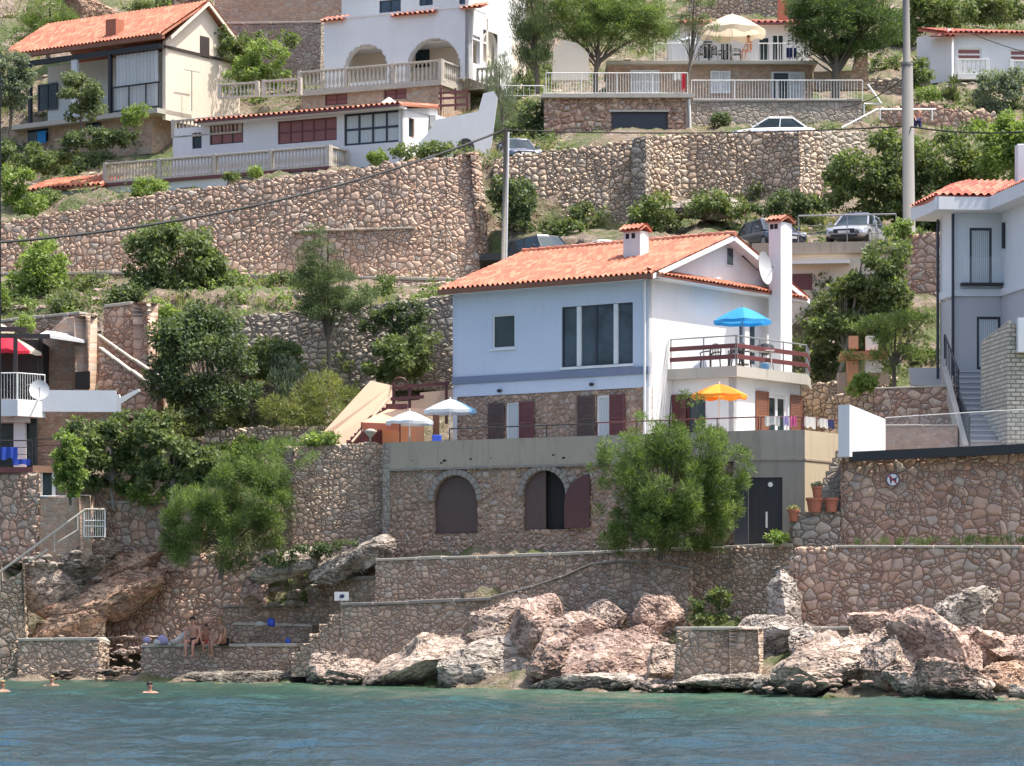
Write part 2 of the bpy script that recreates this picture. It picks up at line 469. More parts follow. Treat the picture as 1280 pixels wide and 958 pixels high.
def tilemat(name, cols):
    t = NT(name); u = uvc(t)
    fl = t.n('ShaderNodeVectorMath', operation='FLOOR'); t.inp(fl, 0, u)
    wn = t.n('ShaderNodeTexWhiteNoise', noise_dimensions='2D'); t.l(fl, 0, wn, 0)
    c = t.ramp((wn, 0), [(i / len(cols), x) for i, x in enumerate(cols)], 'CONSTANT')
    n = t.noise(pos(t), 1.2, 6, .65)
    c = t.mix(t.math('MULTIPLY', t.ramp((n, 0), [(.45, 0.), (.75, 1.)]), .4), c, (.22, .13, .10))
    n2 = t.noise(pos(t), 9, 4)
    c = t.mix(t.math('MULTIPLY', t.ramp((n2, 0), [(.55, 0.), (.7, 1.)]), .25), c, (.55, .34, .25))
    t.set(Base_Color=c, Roughness=.85)
    return t.m


def glassmat(name, tint=(.02, .03, .035), curtain=None):
    t = NT(name)
    if curtain:
        w = t.n('ShaderNodeTexWave'); t.inp(w, 0, uvc(t)); w.inputs['Scale'].default_value = 4; w.inputs['Distortion'].default_value = 2
        t.set(Base_Color=t.mix((w, 1), tuple(x * .6 for x in curtain), curtain), Roughness=.35)
    else: t.set(Base_Color=t.mix(t.ramp((t.noise(pos(t), .8, 3), 0), [(.4, 0.), (.6, 1.)]), tint, tuple(x * 2.0 for x in tint)), Roughness=.05); t.b.inputs['Specular IOR Level'].default_value = .3
    return t.m


M = {}
M['white'] = plaster('white_plaster', (.73, .73, .74), amt=.2)
M['white2'] = plaster('aged_white_plaster', (.74, .73, .70), amt=.22)
M['cream'] = plaster('cream_plaster', (.76, .66, .54), amt=.15)
M['blueband'] = plaster('blue_grey_plaster', (.20, .235, .34), amt=.1)
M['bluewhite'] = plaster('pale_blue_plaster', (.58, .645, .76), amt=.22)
M['grey'] = plaster('grey_plaster', (.50, .50, .52), amt=.08)
M['greywhite'] = plaster('pale_grey_plaster', (.70, .72, .75), amt=.08)
M['pink'] = plaster('peach_plaster', (.86, .62, .45), amt=.08)
M['orange'] = plaster('orange_plaster', (.55, .28, .17), amt=.1)
M['concrete'] = plaster('stained_concrete', (.40, .345, .27), (.10, .09, .08), .6)
M['concrete_grey'] = plaster('grey_weathered_concrete', (.30, .28, .245), (.12, .11, .10), .55)
M['concrete_pale'] = plaster('pale_concrete', (.47, .44, .39), (.2, .18, .16), .45)
M['render_rough'] = plaster('rough_cream_render', (.52, .43, .31), (.25, .2, .16), .5)
M['render_brown'] = plaster('rough_brown_render', (.36, .29, .24), (.2, .17, .15), .5)
PK = ((0.533, 0.327, 0.237), (0.635, 0.426, 0.315), (0.431, 0.267, 0.200), (0.567, 0.376, 0.289), (0.681, 0.502, 0.378))
GR = ((0.488, 0.344, 0.252), (0.579, 0.420, 0.315), (0.396, 0.278, 0.210), (0.624, 0.469, 0.352))
M['st_pink'] = stone('pink_rubble_stone', .36, 1.15, PK, (0.170, 0.106, 0.076), .09, .10)
M['st_tall'] = stone('terrace_rubble_stone', .33, 1.2, ((0.522, 0.344, 0.252), (0.613, 0.420, 0.315), (0.420, 0.272, 0.200), (0.658, 0.469, 0.357)), (0.127, 0.077, 0.053), .10, .10, .3)
M['st_pale'] = stone('pale_dry_stone', .29, 1.25, ((0.635, 0.480, 0.347), (0.703, 0.545, 0.404), (0.511, 0.371, 0.278), (0.658, 0.512, 0.388)), (0.074, 0.046, 0.031), .12, .13, .15)  # paler stone colours with dark joints
M['st_grey'] = stone('grey_dry_stone', .29, 1.7, ((0.408, 0.338, 0.273), (0.499, 0.420, 0.335), (0.329, 0.272, 0.220)), (0.095, 0.072, 0.056), .11, .11)
M['st_base'] = stone('pointed_basement_stone', .26, 1.2, ((0.454, 0.317, 0.237), (0.533, 0.381, 0.289), (0.386, 0.272, 0.210)), (0.233, 0.159, 0.112), .10, .08, .2)
M['st_small'] = stone('small_squared_stone', .22, 1.3, GR, (0.138, 0.097, 0.073), .10, .08, .25)
M['st_sea'] = stone('sea_wall_stone', .23, 1.25, ((0.522, 0.381, 0.283), (0.613, 0.458, 0.347), (0.431, 0.317, 0.247)), (0.180, 0.121, 0.086), .09, .09, .25)
M['st_dark'] = stone('dark_grey_stone', .34, 1.2, ((0.306, 0.257, 0.215), (0.374, 0.317, 0.267)), (0.148, 0.121, 0.099), .07, .04)  # darker, greyer stone colours
M['st_villa'] = stone('brown_villa_stone', .22, 1.6, ((0.476, 0.311, 0.220), (0.545, 0.376, 0.273), (0.408, 0.272, 0.200)), (0.363, 0.267, 0.189), .08, .02, .2, mortar=True)
M['coping'] = plain('pale_coping_stone', (.50, .45, .38), .9, var=.2, sc=4, bump=.5)
M['coping_dark'] = plain('grey_coping_stone', (.30, .27, .24), .9, var=.25, sc=4, bump=.5)
M['tile'] = tilemat('orange_clay_tile', ((.40, .125, .07), (.45, .155, .09), (.33, .10, .06), (.42, .135, .078), (.47, .20, .125)))
M['tile_red'] = tilemat('red_clay_tile', ((.42, .11, .075), (.48, .15, .10), (.36, .09, .065), (.50, .20, .14)))
M['wood_red'] = plain('maroon_painted_wood', (.15, .045, .045), .5, var=.15)
M['wood_dred'] = plain('dark_maroon_board', (.10, .04, .04), .6, var=.15)
M['wood_dark'] = plain('dark_brown_wood', (.055, .04, .04), .55, var=.2)
M['wood_plum'] = plain('faded_plum_paint', (.10, .062, .055), .6, var=.12)
M['wood_brown'] = plain('brown_varnished_wood', (.25, .10, .055), .5, var=.2)
M['steel'] = plain('grey_steel', (.33, .33, .34), .45, .6)
M['wmetal'] = plain('white_painted_metal', (.72, .72, .70), .45)
M['dmetal'] = plain('black_painted_metal', (.02, .02, .025), .45)
M['pvcw'] = plain('white_window_frame', (.75, .76, .77), .4)
M['pvcd'] = plain('anthracite_window_frame', (.03, .035, .05), .4)
M['glass'] = glassmat('dark_window_glass')
M['glassb'] = glassmat('bluish_window_glass', (.03, .045, .06))
M['curtain'] = glassmat('pale_net_curtain', curtain=(.62, .66, .68))  # pale folded curtain cloth, plain colour
M['curtain_red'] = glassmat('red_curtain_behind_glass', curtain=(.30, .10, .09))
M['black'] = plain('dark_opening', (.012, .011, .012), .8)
M['pole'] = plaster('concrete_pole', (.21, .20, .19), (.25, .23, .2), .4)
M['bal'] = plain('cast_stone_balustrade', (.52, .47, .40), .9, var=.2, sc=5)
M['terracotta'] = plain('terracotta', (.42, .15, .09), .8, var=.15)
M['rubber'] = plain('black_rubber', (.02, .02, .02), .7)
M['bark'] = plain('grey_brown_bark', (.16, .13, .10), .95, var=.3, sc=12, bump=1)
M['bark_pale'] = plain('pale_fig_bark', (.30, .27, .23), .95, var=.3, sc=12, bump=1)
M['plastic_dark'] = plain('dark_plastic', (.035, .028, .028), .4)
M['plastic_white'] = plain('white_plastic', (.75, .75, .74), .4)
M['plastic_blue'] = plain('blue_plastic', (.03, .08, .5), .4)
M['tablew'] = plain('table_top_white', (.7, .68, .65), .4)
M['rock'] = rockmat('coastal_limestone', (.58, .455, .37), (.31, .24, .20), (.50, .30, .22), .3)
M['rock_pink'] = rockmat('pink_coastal_limestone', (.58, .415, .34), (.32, .225, .185), (.50, .28, .20), .4)
M['rock_grey'] = rockmat('grey_smooth_limestone', (.50, .43, .37), (.32, .27, .23), (.33, .23, .18), .25, cs=.7)
M['rock_red'] = rockmat('rusty_cliff_rock', (.54, .37, .26), (.29, .195, .145), (.46, .23, .14), .7)
M['slab_rock'] = rockmat('pale_flat_shore_rock', (.55, .48, .40), (.22, .19, .16), (.4, .27, .2), .2, cs=2)


def fabric(name, col, sc=6, trans=.4):
    t = NT(name); n = t.noise(pos(t), sc, 3)
    c = t.mix((n, 0), tuple(x * .85 for x in col), col); t.set(Base_Color=c, Roughness=.85)
    tr = t.n('ShaderNodeBsdfTranslucent'); t.inp(tr, 0, c)
    mx = t.n('ShaderNodeMixShader'); mx.inputs[0].default_value = trans; t.l(t.b, 0, mx, 1); t.l(tr, 0, mx, 2); t.l(mx, 0, t.out, 0)
    return t.m


LEAF = {
 'fig': leafmat('fig_leaves', ((0.072, 0.102, 0.042), (0.150, 0.198, 0.084), (0.300, 0.348, 0.162))),
 'bright': leafmat('bright_green_leaves', ((0.120, 0.180, 0.048), (0.228, 0.312, 0.090), (0.396, 0.468, 0.180))),
 'olive': leafmat('dull_olive_leaves', ((0.072, 0.102, 0.048), (0.156, 0.198, 0.096), (0.300, 0.336, 0.180))),
 'dark': leafmat('dark_green_leaves', ((0.048, 0.072, 0.036), (0.108, 0.150, 0.072), (0.228, 0.276, 0.144))),
 'pine': leafmat('pine_needles', ((0.036, 0.066, 0.024), (0.090, 0.144, 0.054), (0.204, 0.276, 0.096))),
 'pine_b': leafmat('fresh_pine_needles', ((0.072, 0.108, 0.036), (0.156, 0.222, 0.072), (0.312, 0.384, 0.132))),
 'feather': leafmat('feathery_green_needles', ((.045, .08, .028), (.14, .21, .065), (.34, .42, .14))),
 'yellow': leafmat('yellow_green_broom', ((.10, .13, .045), (.22, .25, .085), (.42, .40, .15))),
 'grey': leafmat('grey_green_leaves', ((0.096, 0.126, 0.096), (0.204, 0.246, 0.186), (0.384, 0.432, 0.336))),
 'grass': leafmat('dry_grass_blades', ((0.144, 0.180, 0.072), (0.312, 0.324, 0.144), (0.528, 0.456, 0.264))),
 'scrub': leafmat('low_scrub_leaves', ((0.060, 0.096, 0.036), (0.150, 0.198, 0.078), (0.312, 0.348, 0.156))),
}


def water():
    t = NT('sea_water'); g = pos(t)
    sz = t.n('ShaderNodeSeparateXYZ'); t.inp(sz, 0, g)
    big = t.noise(t.mapping(g, (.06, .10, 1)), 1, 5, .6)
    yy = t.math('ADD', (sz, 1), t.math('MULTIPLY', t.math('SUBTRACT', (big, 0), .5), 34.))
    yy = t.math('SUBTRACT', yy, t.math('MULTIPLY', (sz, 0), -.95))
    f = t.n('ShaderNodeMapRange'); t.inp(f, 0, yy); f.inputs[1].default_value = 62; f.inputs[2].default_value = 106; f.inputs[3].default_value = 0; f.inputs[4].default_value = 1
    c = t.ramp((f, 0), [(0., (.018, .052, .078)), (.45, (.021, .06, .062)), (.8, (.038, .10, .07)), (1., (.09, .165, .105))])
    a = t.noise(t.mapping(g, (1.5, .62, 1)), 1.2, 5, .62, .5); b = t.noise(t.mapping(g, (3.6, 1.2, 1)), 1.3, 4, .6, .3)
    c = t.mix(t.math('MULTIPLY', t.ramp((a, 0), [(.4, 0.), (.62, 1.)]), .35), c, (.012, .035, .04))  # light and dark ripple streaks painted into the water colour
    t.set(Base_Color=c, Roughness=.12, IOR=1.33)
    h = t.math('ADD', (a, 0), t.math('MULTIPLY', (b, 0), .55))
    t.set(Normal=t.bump(h, 1.0, .15))
    return t.m


M['water'] = water()


def groundmat():
    t = NT('hillside_rock_and_soil'); g = pos(t)
    n1 = t.noise(g, .35, 7, .6, .5); n2 = t.noise(g, 1.7, 8, .65, .4); n3 = t.noise(g, 7, 6, .65)
    v = t.vor(g, 1.3, 'F1'); ve = t.vor(g, 1.3, 'DISTANCE_TO_EDGE')
    rock = t.mix((v, 0), (.46, .36, .28), (.24, .19, .155))
    rock = t.mix(t.ramp((n3, 0), [(.4, 0.), (.7, .6)]), rock, (.14, .12, .105))
    soil = t.mix((n3, 0), (.17, .125, .085), (.26, .20, .135))
    green = t.mix((n3, 0), (.075, .105, .035), (.155, .18, .065))
    c = t.mix(t.ramp((n2, 0), [(.44, 0.), (.54, 1.)]), rock, soil)
    c = t.mix(t.ramp((n1, 0), [(.46, 0.), (.58, 1.)]), c, green)
    t.set(Base_Color=c, Roughness=.95)
    h = t.math('ADD', (n2, 0), t.math('MULTIPLY', (ve, 0), .6))
    dn = t.n('ShaderNodeDisplacement'); t.inp(dn, 0, t.math('ADD', h, t.math('MULTIPLY', (n3, 0), .4))); dn.inputs[1].default_value = .6; dn.inputs[2].default_value = .5
    t.l(dn, 0, t.out, 2); t.m.displacement_method = 'BOTH'
    return t.m


M['ground'] = groundmat()


def brickmat():
    t = NT('pale_split_stone_cladding'); u = uvc(t)
    b = t.n('ShaderNodeTexBrick'); t.inp(b, 0, u); b.inputs['Scale'].default_value = 1; b.inputs['Brick Width'].default_value = .34; b.inputs['Row Height'].default_value = .15; b.inputs['Mortar Size'].default_value = .022
    b.inputs[1].default_value = (.50, .47, .38, 1); b.inputs[2].default_value = (.66, .62, .52, 1); b.inputs[3].default_value = (.22, .2, .17, 1)
    n = t.noise(u, 9, 5); c = t.mix(t.math('MULTIPLY', t.ramp((n, 0), [(.5, 0.), (.65, 1.)]), .5), (b, 0), (.20, .19, .16))
    t.set(Base_Color=c, Roughness=.9, Normal=t.bump(t.math('ADD', t.math('MULTIPLY', (b, 1), -1.), (n, 0)), .8, .03))
    return t.m


M['brick'] = brickmat()

# ------------------------------------------------------------------ plants
def leaf_mesh(name, blobs, n, leaf, mat, seed, parent=None, mode='broad', clump=.32, nc=None, origin=None):
    """leaf-sized faces gathered in clumps through the volume of the given ellipsoids (world x, y, z, rx, ry, rz)"""
    rg = np.random.default_rng(seed)
    B = np.array(blobs, float); vol = (B[:, 3] * B[:, 5]) ** 1.0; vol /= vol.sum()
    cs = []; cr = []
    for b, w in zip(B, vol):
        k = max(4, int((nc or 60) * w))
        d = rg.normal(size=(k, 3)); d /= np.linalg.norm(d, axis=1)[:, None]
        r = rg.uniform(.45, 1.02, size=(k, 1)) ** .6
        cs.append(b[:3] + d * r * b[3:6]); cr.append(np.full(k, clump * (b[3] * b[5]) ** .5) * rg.uniform(.6, 1.35, k))
    cs = np.vstack(cs); cr = np.concatenate(cr)
    pk = rg.choice(len(cs), n, p=cr ** 2 / (cr ** 2).sum())
    d = rg.normal(size=(n, 3)); d /= np.linalg.norm(d, axis=1)[:, None]
    rr = rg.uniform(0, 1, size=(n, 1)) ** .45
    flat = {'broad': .75, 'pine': .42, 'feather': .95, 'spike': 1.}[mode]
    p = cs[pk] + d * rr * cr[pk][:, None] * np.array([1, 1, flat])
    if mode == 'broad': ax = d + rg.normal(size=(n, 3)) * .8 + np.array([0, 0, -.35]); w = .55
    elif mode == 'pine': ax = d * 1.0 + rg.normal(size=(n, 3)) * .6 + np.array([0, 0, .35]); w = .16
    elif mode == 'feather': ax = d * 1.1 + rg.normal(size=(n, 3)) * .55 + np.array([0, 0, .45]); w = .13
    else: ax = d * .5 + rg.normal(size=(n, 3)) * .3 + np.array([0, 0, 1.2]); w = .12
    ax /= np.linalg.norm(ax, axis=1)[:, None]
    up = rg.normal(size=(n, 3)) * .6 + np.array([0, -.3, .6]); sd = np.cross(ax, up); sd /= np.linalg.norm(sd, axis=1)[:, None] + 1e-9
    L = leaf * rg.uniform(.6, 1.4, size=(n, 1)); W = L * w
    V = np.empty((n, 4, 3)); V[:, 0] = p; V[:, 1] = p + ax * L * .5 + sd * W * .5; V[:, 2] = p + ax * L; V[:, 3] = p + ax * L * .5 - sd * W * .5
    V = V.reshape(-1, 3)
    o0 = np.array(origin if origin is not None else (B[:, 0].mean(), B[:, 1].mean(), (B[:, 2] - B[:, 5]).min()))
    me = bpy.data.meshes.new(name)
    me.vertices.add(n * 4); me.loops.add(n * 4); me.polygons.add(n)
    me.vertices.foreach_set('co', (V - o0).astype('f').ravel())
    me.loops.foreach_set('vertex_index', np.arange(n * 4, dtype='i'))
    me.polygons.foreach_set('loop_start', np.arange(0, n * 4, 4, dtype='i')); me.polygons.foreach_set('loop_total', np.full(n, 4, dtype='i'))
    me.update(calc_edges=True); me.materials.append(mat)
    o = bpy.data.objects.new(name, me); C.objects.link(o)
    if parent is None: o.location = o0
    else: o.parent = parent
    return o


def pblob(b, Y, sy=1.0):
    """(px, py, rx, ry[, dY]) of the photograph to an ellipsoid standing at distance Y"""
    px, py, rx, ry = b[:4]; dy = b[4] if len(b) > 4 else 0
    c = P(px, py, Y + dy); k = Y / F
    return (c.x, c.y, c.z, rx * k, (rx * k + ry * k) / 2 * sy, ry * k)


_sd = [100]


def seed(): _sd[0] += 1; return _sd[0]


def shrub(name, label, Y, blobs, kind='scrub', n=2500, leaf=.12, mode='broad', cat='shrub', group=None, clump=.32, nc=None, sy=1.0):
    bl = [pblob(b, Y, sy) for b in blobs]
    o = leaf_mesh(name, bl, n, leaf, LEAF[kind], seed(), mode=mode, clump=clump, nc=nc)
    return tag(o, label, cat, group)


def tree(name, label, Y, base, blobs, kind='dark', n=6000, leaf=.14, mode='broad', trunk=.16, bark='bark', group=None, clump=.3, nc=None, sy=1.0, lean=0, cat='tree'):
    """base = (px, py) of the foot; a tapered trunk, limbs reaching into every blob, a crown of leaves"""
    foot = P(base[0], base[1], Y)
    t = empty(name, foot, label, cat, group)
    bl = [pblob(b, Y, sy) for b in blobs]
    cen = Vector(np.mean([b[:3] for b in bl], axis=0)); topz = max(b[2] for b in bl)
    mb = MB(); rg = random.Random(_sd[0])
    fork = foot.lerp(cen, .55); fork.x += rg.uniform(-.1, .1)
    mb.tube([foot - Vector((0, 0, .3)), foot.lerp(fork, .5) + Vector((rg.uniform(-.12, .12), 0, 0)), fork, Vector((cen.x, cen.y, topz))], [trunk, trunk * .8, trunk * .62, trunk * .15], 9)
    for b in bl:
        c = Vector(b[:3])
        for k in range(3):
            e = c + Vector((rg.uniform(-.6, .6) * b[3], rg.uniform(-.6, .6) * b[4], rg.uniform(-.3, .6) * b[5]))
            st = foot.lerp(fork, rg.uniform(.55, 1.0)); mid = st.lerp(e, .5) + Vector((0, 0, rg.uniform(-.1, .25)))
            mb.tube([st, mid, e], [trunk * .3, trunk * .17, trunk * .05], 6)
    mb.build('trunk', M[bark], t, smooth=True)
    leaf_mesh('crown', bl, n, leaf, LEAF[kind], seed(), parent=t, mode=mode, clump=clump, nc=nc, origin=foot)
    return t


# ------------------------------------------------------------------ rocks
def boulder(name, label, px, py, w, h, Y, mat='rock', sd=0, tilt=0, depth=1.0, cuts=16, sub=6, rough=.10, group=None, cat='rock', flat=0, kind=None, strat=0):
    """faceted boulder: a sphere sliced by planes, then broken by fractal noise; w, h are its size in the picture"""
    k = Y / F; rx, rz = w * k / 1.8, h * k / 1.8; ry = (rx + rz) / 2 * depth
    bm = bmesh.new(); bmesh.ops.create_icosphere(bm, subdivisions=sub, radius=1)
    rg = random.Random(sd * 13 + 5)
    pl = []
    for i in range(cuts):
        n = Vector((rg.gauss(0, 1), rg.gauss(0, 1), rg.gauss(0, .9))).normalized(); pl.append((n, rg.uniform(.50, .86)))
    if flat: pl.append((Vector((rg.uniform(-.1, .1), -.15, 1)).normalized(), flat))
    so = Vector((sd * 3.1, sd * 1.7, 0)); c = P(px, py, Y)
    me = bpy.data.meshes.new(name)
    cs, sn = math.cos(R(tilt)), math.sin(R(tilt))
    s0 = max(.3, min(rx, rz))
    for v in bm.verts:
        p = v.co.copy(); o = p.copy()
        for n, d in pl:
            t = p.dot(n)
            if t > d: p -= n * (t - d)
        nn = o
        q = Vector((p.x * rx, p.y * ry, p.z * rz))
        f = noise.multi_fractal((q / s0 * .9 + so), 1.0, 2.1, 5) - 1.0
        rd = noise.ridged_multi_fractal(q / s0 * 1.1 + so * 2, .9, 2.2, 4, 1.0, 2.0) - 1.1
        q += Vector((nn.x, nn.y, nn.z)) * (f * rough * .9 + rd * rough * .55) * s0
        if strat:
            a = noise.noise(Vector((q.x * .3, q.y * .3, q.z * 1.0)) + so)
            q += nn * (math.sin((q.z + a * .8) * strat) * .05) * s0
        x = q.x * cs - q.z * sn; z = q.x * sn + q.z * cs
        v.co = (x, q.y, z)
    bm.to_mesh(me); bm.free()
    for p in me.polygons: p.use_smooth = False
    me.materials.append(M[mat])
    o = bpy.data.objects.new(name, me); C.objects.link(o); o.location = c
    return tag(o, label, cat, group, kind)


def rubble(name, label, quads, n, size, mats, kind='stuff', flat=.7, hill=False):
    """loose stones too many to count, one mesh: quads = (px0, px1, py0, py1, Y0, Y1)"""
    rg = random.Random(len(quads) * 7 + n); V = []; Fc = []
    base = bmesh.new(); bmesh.ops.create_icosphere(base, subdivisions=2, radius=1); bv = [v.co.copy() for v in base.verts]; bf = [tuple(v.index for v in f.verts) for f in base.faces]; base.free()
    for i in range(n):
        q = quads[rg.randrange(len(quads))]
        s = rg.random(); px = rg.uniform(q[0], q[1]); ty = rg.random(); py = q[2] + (q[3] - q[2]) * ty; Y = q[5] + (q[4] - q[5]) * (1 - ty)
        if hill: Y = terr(px, py) - .1
        c = P(px, py, Y + rg.uniform(-.2, .2)); r = size * rg.uniform(.4, 1.5); sx, sy, sz = r * rg.uniform(.8, 1.5), r, r * rg.uniform(.5, 1) * flat
        o = len(V); sd = Vector((i * 1.7, i * .3, 0)); a = rg.uniform(0, 6.3); ca, sa = math.cos(a), math.sin(a)
        for v in bv:
            f = 1 + .45 * noise.noise(v * 1.3 + sd); x, y, z = v.x * sx * f, v.y * sy * f, v.z * sz * f
            V.append((c.x + x * ca - y * sa, c.y + x * sa + y * ca, c.z + z))
        Fc += [tuple(o + k for k in f) for f in bf]
    mb = MB(); mb.v = V; mb.f = Fc
    o = mb.build(name, M[mats], None); return tag(o, label, 'stones', None, kind)


# ------------------------------------------------------------------ furniture
def umbrella(label, px, pytop, pyrim, w, Y, colors, foot_py, seg=8, tiltx=0, pole='wmetal', sag=.12, group='sun umbrellas on the terraces', valance=.12, scallop=False):
    """px = axis, pytop/pyrim = peak and rim, w = width in the picture; colours go round the panels"""
    k = Y / F; r = w * k / 2; top = P(px, pytop, Y); rim = P(px, pyrim, Y); foot = P(px, foot_py, Y)
    t = empty('sun_umbrella', foot, label, 'sun umbrella', group)
    mb = MB(); mb.tube([foot, Vector((foot.x + tiltx * .2, foot.y, top.z - .05))], .025, 8); mb.build('pole', M[pole], t)
    b = MB(); b.lathe((foot.x, foot.y, foot.z), [(.26, 0), (.26, .06), (.05, .09), (.04, .3)], 14); b.build('base', M['concrete'], t)
    H = top.z - rim.z; nr = 7; meshes = {}
    def pt(a, q):
        fa = (a * seg / (2 * math.pi)) % 1.0; bul = math.cos(math.pi * (fa - .5)) ** 2     # fa=0 at a rib
        rr = r * q * (1 - .05 * bul * q)
        if scallop: dip = .05 * bul * q
        else: dip = .06 * bul * q
        x, y = rr * math.cos(a), rr * math.sin(a)
        z = top.z - H * (q ** 1.35) - dip * H * .8 + x * tiltx
        return Vector((top.x + x, top.y + y, z))
    for sgm in range(seg):
        col = colors[sgm % len(colors)]; mbx = meshes.setdefault(col, MB()); na = 6
        for i in range(na):
            a0 = 2 * math.pi * (sgm + i / na) / seg; a1 = 2 * math.pi * (sgm + (i + 1) / na) / seg
            for j in range(nr):
                q0, q1 = j / nr, (j + 1) / nr
                mbx.quad(pt(a0, q0), pt(a0, q1), pt(a1, q1), pt(a1, q0))
            e0, e1 = pt(a0, 1), pt(a1, 1); wv = .25 * math.sin(math.pi * 2 * i / na) if scallop else 0
            dz = Vector((0, 0, -valance * (1 + wv)))
            mbx.quad(e0, e0 + dz, e1 + dz, e1)
    for col, mbx in meshes.items(): mbx.build('canopy', M[col], t, smooth=True)
    rb = MB()
    for i in range(seg):
        a = 2 * math.pi * i / seg; rb.tube([Vector((top.x, top.y, top.z - .04)), pt(a, .97) - Vector((0, 0, .02))], .008, 4)
    rb.build('ribs', M['steel'], t)
    f = MB(); f.lathe((top.x, top.y, top.z - .02), [(.03, 0), (.03, .06), (.01, .1)], 8); f.build('finial', M[pole], t)
    return t


for nm, c in (('u_blue', (.04, .33, .72)), ('u_blue2', (.07, .42, .80)), ('u_orange', (.95, .28, .03)), ('u_yellow', (.95, .42, .06)), ('u_white', (.72, .76, .80)), ('u_sky', (.30, .55, .80)),
              ('u_cream', (.80, .70, .54)), ('u_red', (.75, .03, .07)), ('u_peach', (.92, .62, .42)), ('u_tan', (.75, .55, .3))):
    M[nm] = fabric(nm.replace('u_', '') + '_canopy_cloth', c)
M['awn_edge'] = fabric('pink_awning_edge', (.70, .25, .17))


def chair(label, c, rz, mat='plastic_dark', group=None):
    """stacking garden armchair with round tube frame"""
    t = empty('garden_chair', c, label, 'chair', group, rz); LOCAL.add(t.name)
    s = MB(); s.box(-.24, .24, -.24, .24, .40, .43); s.build('seat', M[mat], t, bev=.01)
    for sx in (-1, 1):
        for sy in (-1, 1):
            l = MB(); l.tube([(sx * .27, sy * .27, 0), (sx * .25, sy * .24, .42)], .028, 6); l.build('leg', M[mat], t)
        a = MB(); a.tube([(sx * .26, -.25, .42), (sx * .29, -.26, .62), (sx * .29, -.1, .66), (sx * .28, .22, .66)], .03, 6); a.build('armrest', M[mat], t)
    b = MB(); n = 12
    b.tube([(-.27, .24, .42), (-.27, .27, .66)] + [(-.27 * math.cos(math.pi * i / n), .29, .70 + .24 * math.sin(math.pi * i / n)) for i in range(n + 1)] + [(.27, .27, .66), (.27, .24, .42)], .034, 6)
    for i in range(5): b.tube([(-.16 + .08 * i, .26, .44), (-.16 + .08 * i, .29, .88)], .018, 5)
    b.build('backrest', M[mat], t)
    return t


def table(label, c, w=1.2, d=.8, mat='tablew', h=.72):
    t = empty('garden_table', c, label, 'table'); LOCAL.add(t.name)
    s = MB(); s.box(-w / 2, w / 2, -d / 2, d / 2, h - .03, h); s.build('table_top', M[mat], t, bev=.01)
    for sx in (-1, 1):
        for sy in (-1, 1):
            l = MB(); l.tube([(sx * w * .42, sy * d * .42, 0), (sx * w * .4, sy * d * .4, h - .03)], .02, 6); l.build('leg', M['wmetal'], t)
    return t


_bal = {}


def baluster_mesh(h, r, m):
    k = (round(h, 2), m)
    if k not in _bal:
        mb = MB()
        mb.lathe((0, 0, 0), [(r * .8, 0), (r * .8, h * .08), (r * .4, h * .12), (r * .5, h * .2), (r, h * .38), (r * .8, h * .52), (r * .42, h * .75), (r * .4, h * .86), (r * .75, h * .92), (r * .75, h)], 10)
        o = mb.build('baluster', M[m]); me = o.data; 
        for v in me.vertices: v.co += o.location
        bpy.data.objects.remove(o); _bal[k] = me
        for p in me.polygons: p.use_smooth = True
    return _bal[k]


def balustrade(label, runs, h, gap=.22, m='bal', r=.075, post=.2, group='cast stone balustrades', base=.1):
    """runs = list of (frame, u0, u1, z0): turned balusters between posts, under a hand rail"""
    f0, a0, b0, z0 = runs[0]
    root = empty('balustrade', f0.p((a0 + b0) / 2, z0), label, 'balustrade', group)
    for fr, u0, u1, z in runs:
        one(fr, 'hand_rail', M[m], root, u0, u1, z + h - .1, z + h, -.11, .11, .015)
        one(fr, 'base_rail', M[m], root, u0, u1, z, z + base, -.10, .10, .01)
        L = u1 - u0; npost = max(1, round(L / 3.2))
        for i in range(npost + 1):
            c = u0 + L * i / npost; one(fr, 'post', M[m], root, c - post / 2, c + post / 2, z - .003, z + h + .03, -post / 2 - .02, post / 2 + .02, .015)
        n = min(100, int(L / gap)); me = baluster_mesh(h - base - .1, r, m)
        for i in range(n):
            c = u0 + (i + .5) * L / n; q = fr.p(c, z + base)
            if min(abs(c - (u0 + L * k / npost)) for k in range(npost + 1)) < post * .6: continue
            o = bpy.data.objects.new('baluster', me); C.objects.link(o); o.parent = root; o.location = q - root.location
    return root


def bars_rail(label, runs, h, m='wmetal', gap=.14, r=.012, name='railing', posts=1.8, group=None, bars=True, rails=(0.08,), top=.025):
    """metal railing: round hand rail, lower rails, posts, thin uprights"""
    f0, a0, b0, z0 = runs[0]
    root = empty(name, f0.p((a0 + b0) / 2, z0), label, 'railing', group)
    for fr, u0, u1, z in runs:
        L = u1 - u0
        t = MB(); t.tube([fr.p(u0, z + h), fr.p(u1, z + h)], top, 8); t.build('hand_rail', M[m], root)
        for q in rails:
            t = MB(); t.tube([fr.p(u0, z + q), fr.p(u1, z + q)], .016, 6); t.build('lower_rail', M[m], root)
        n = max(1, round(L / posts))
        for i in range(n + 1):
            t = MB(); c = u0 + L * i / n; t.tube([fr.p(c, z), fr.p(c, z + h)], .024, 6); t.build('post', M[m], root)
        if bars:
            t = MB()
            for i in range(1, int(L / gap)):
                t.tube([fr.p(u0 + i * gap, z + .08), fr.p(u0 + i * gap, z + h)], r, 5)
            t.build('bars', M[m], root)
    return root


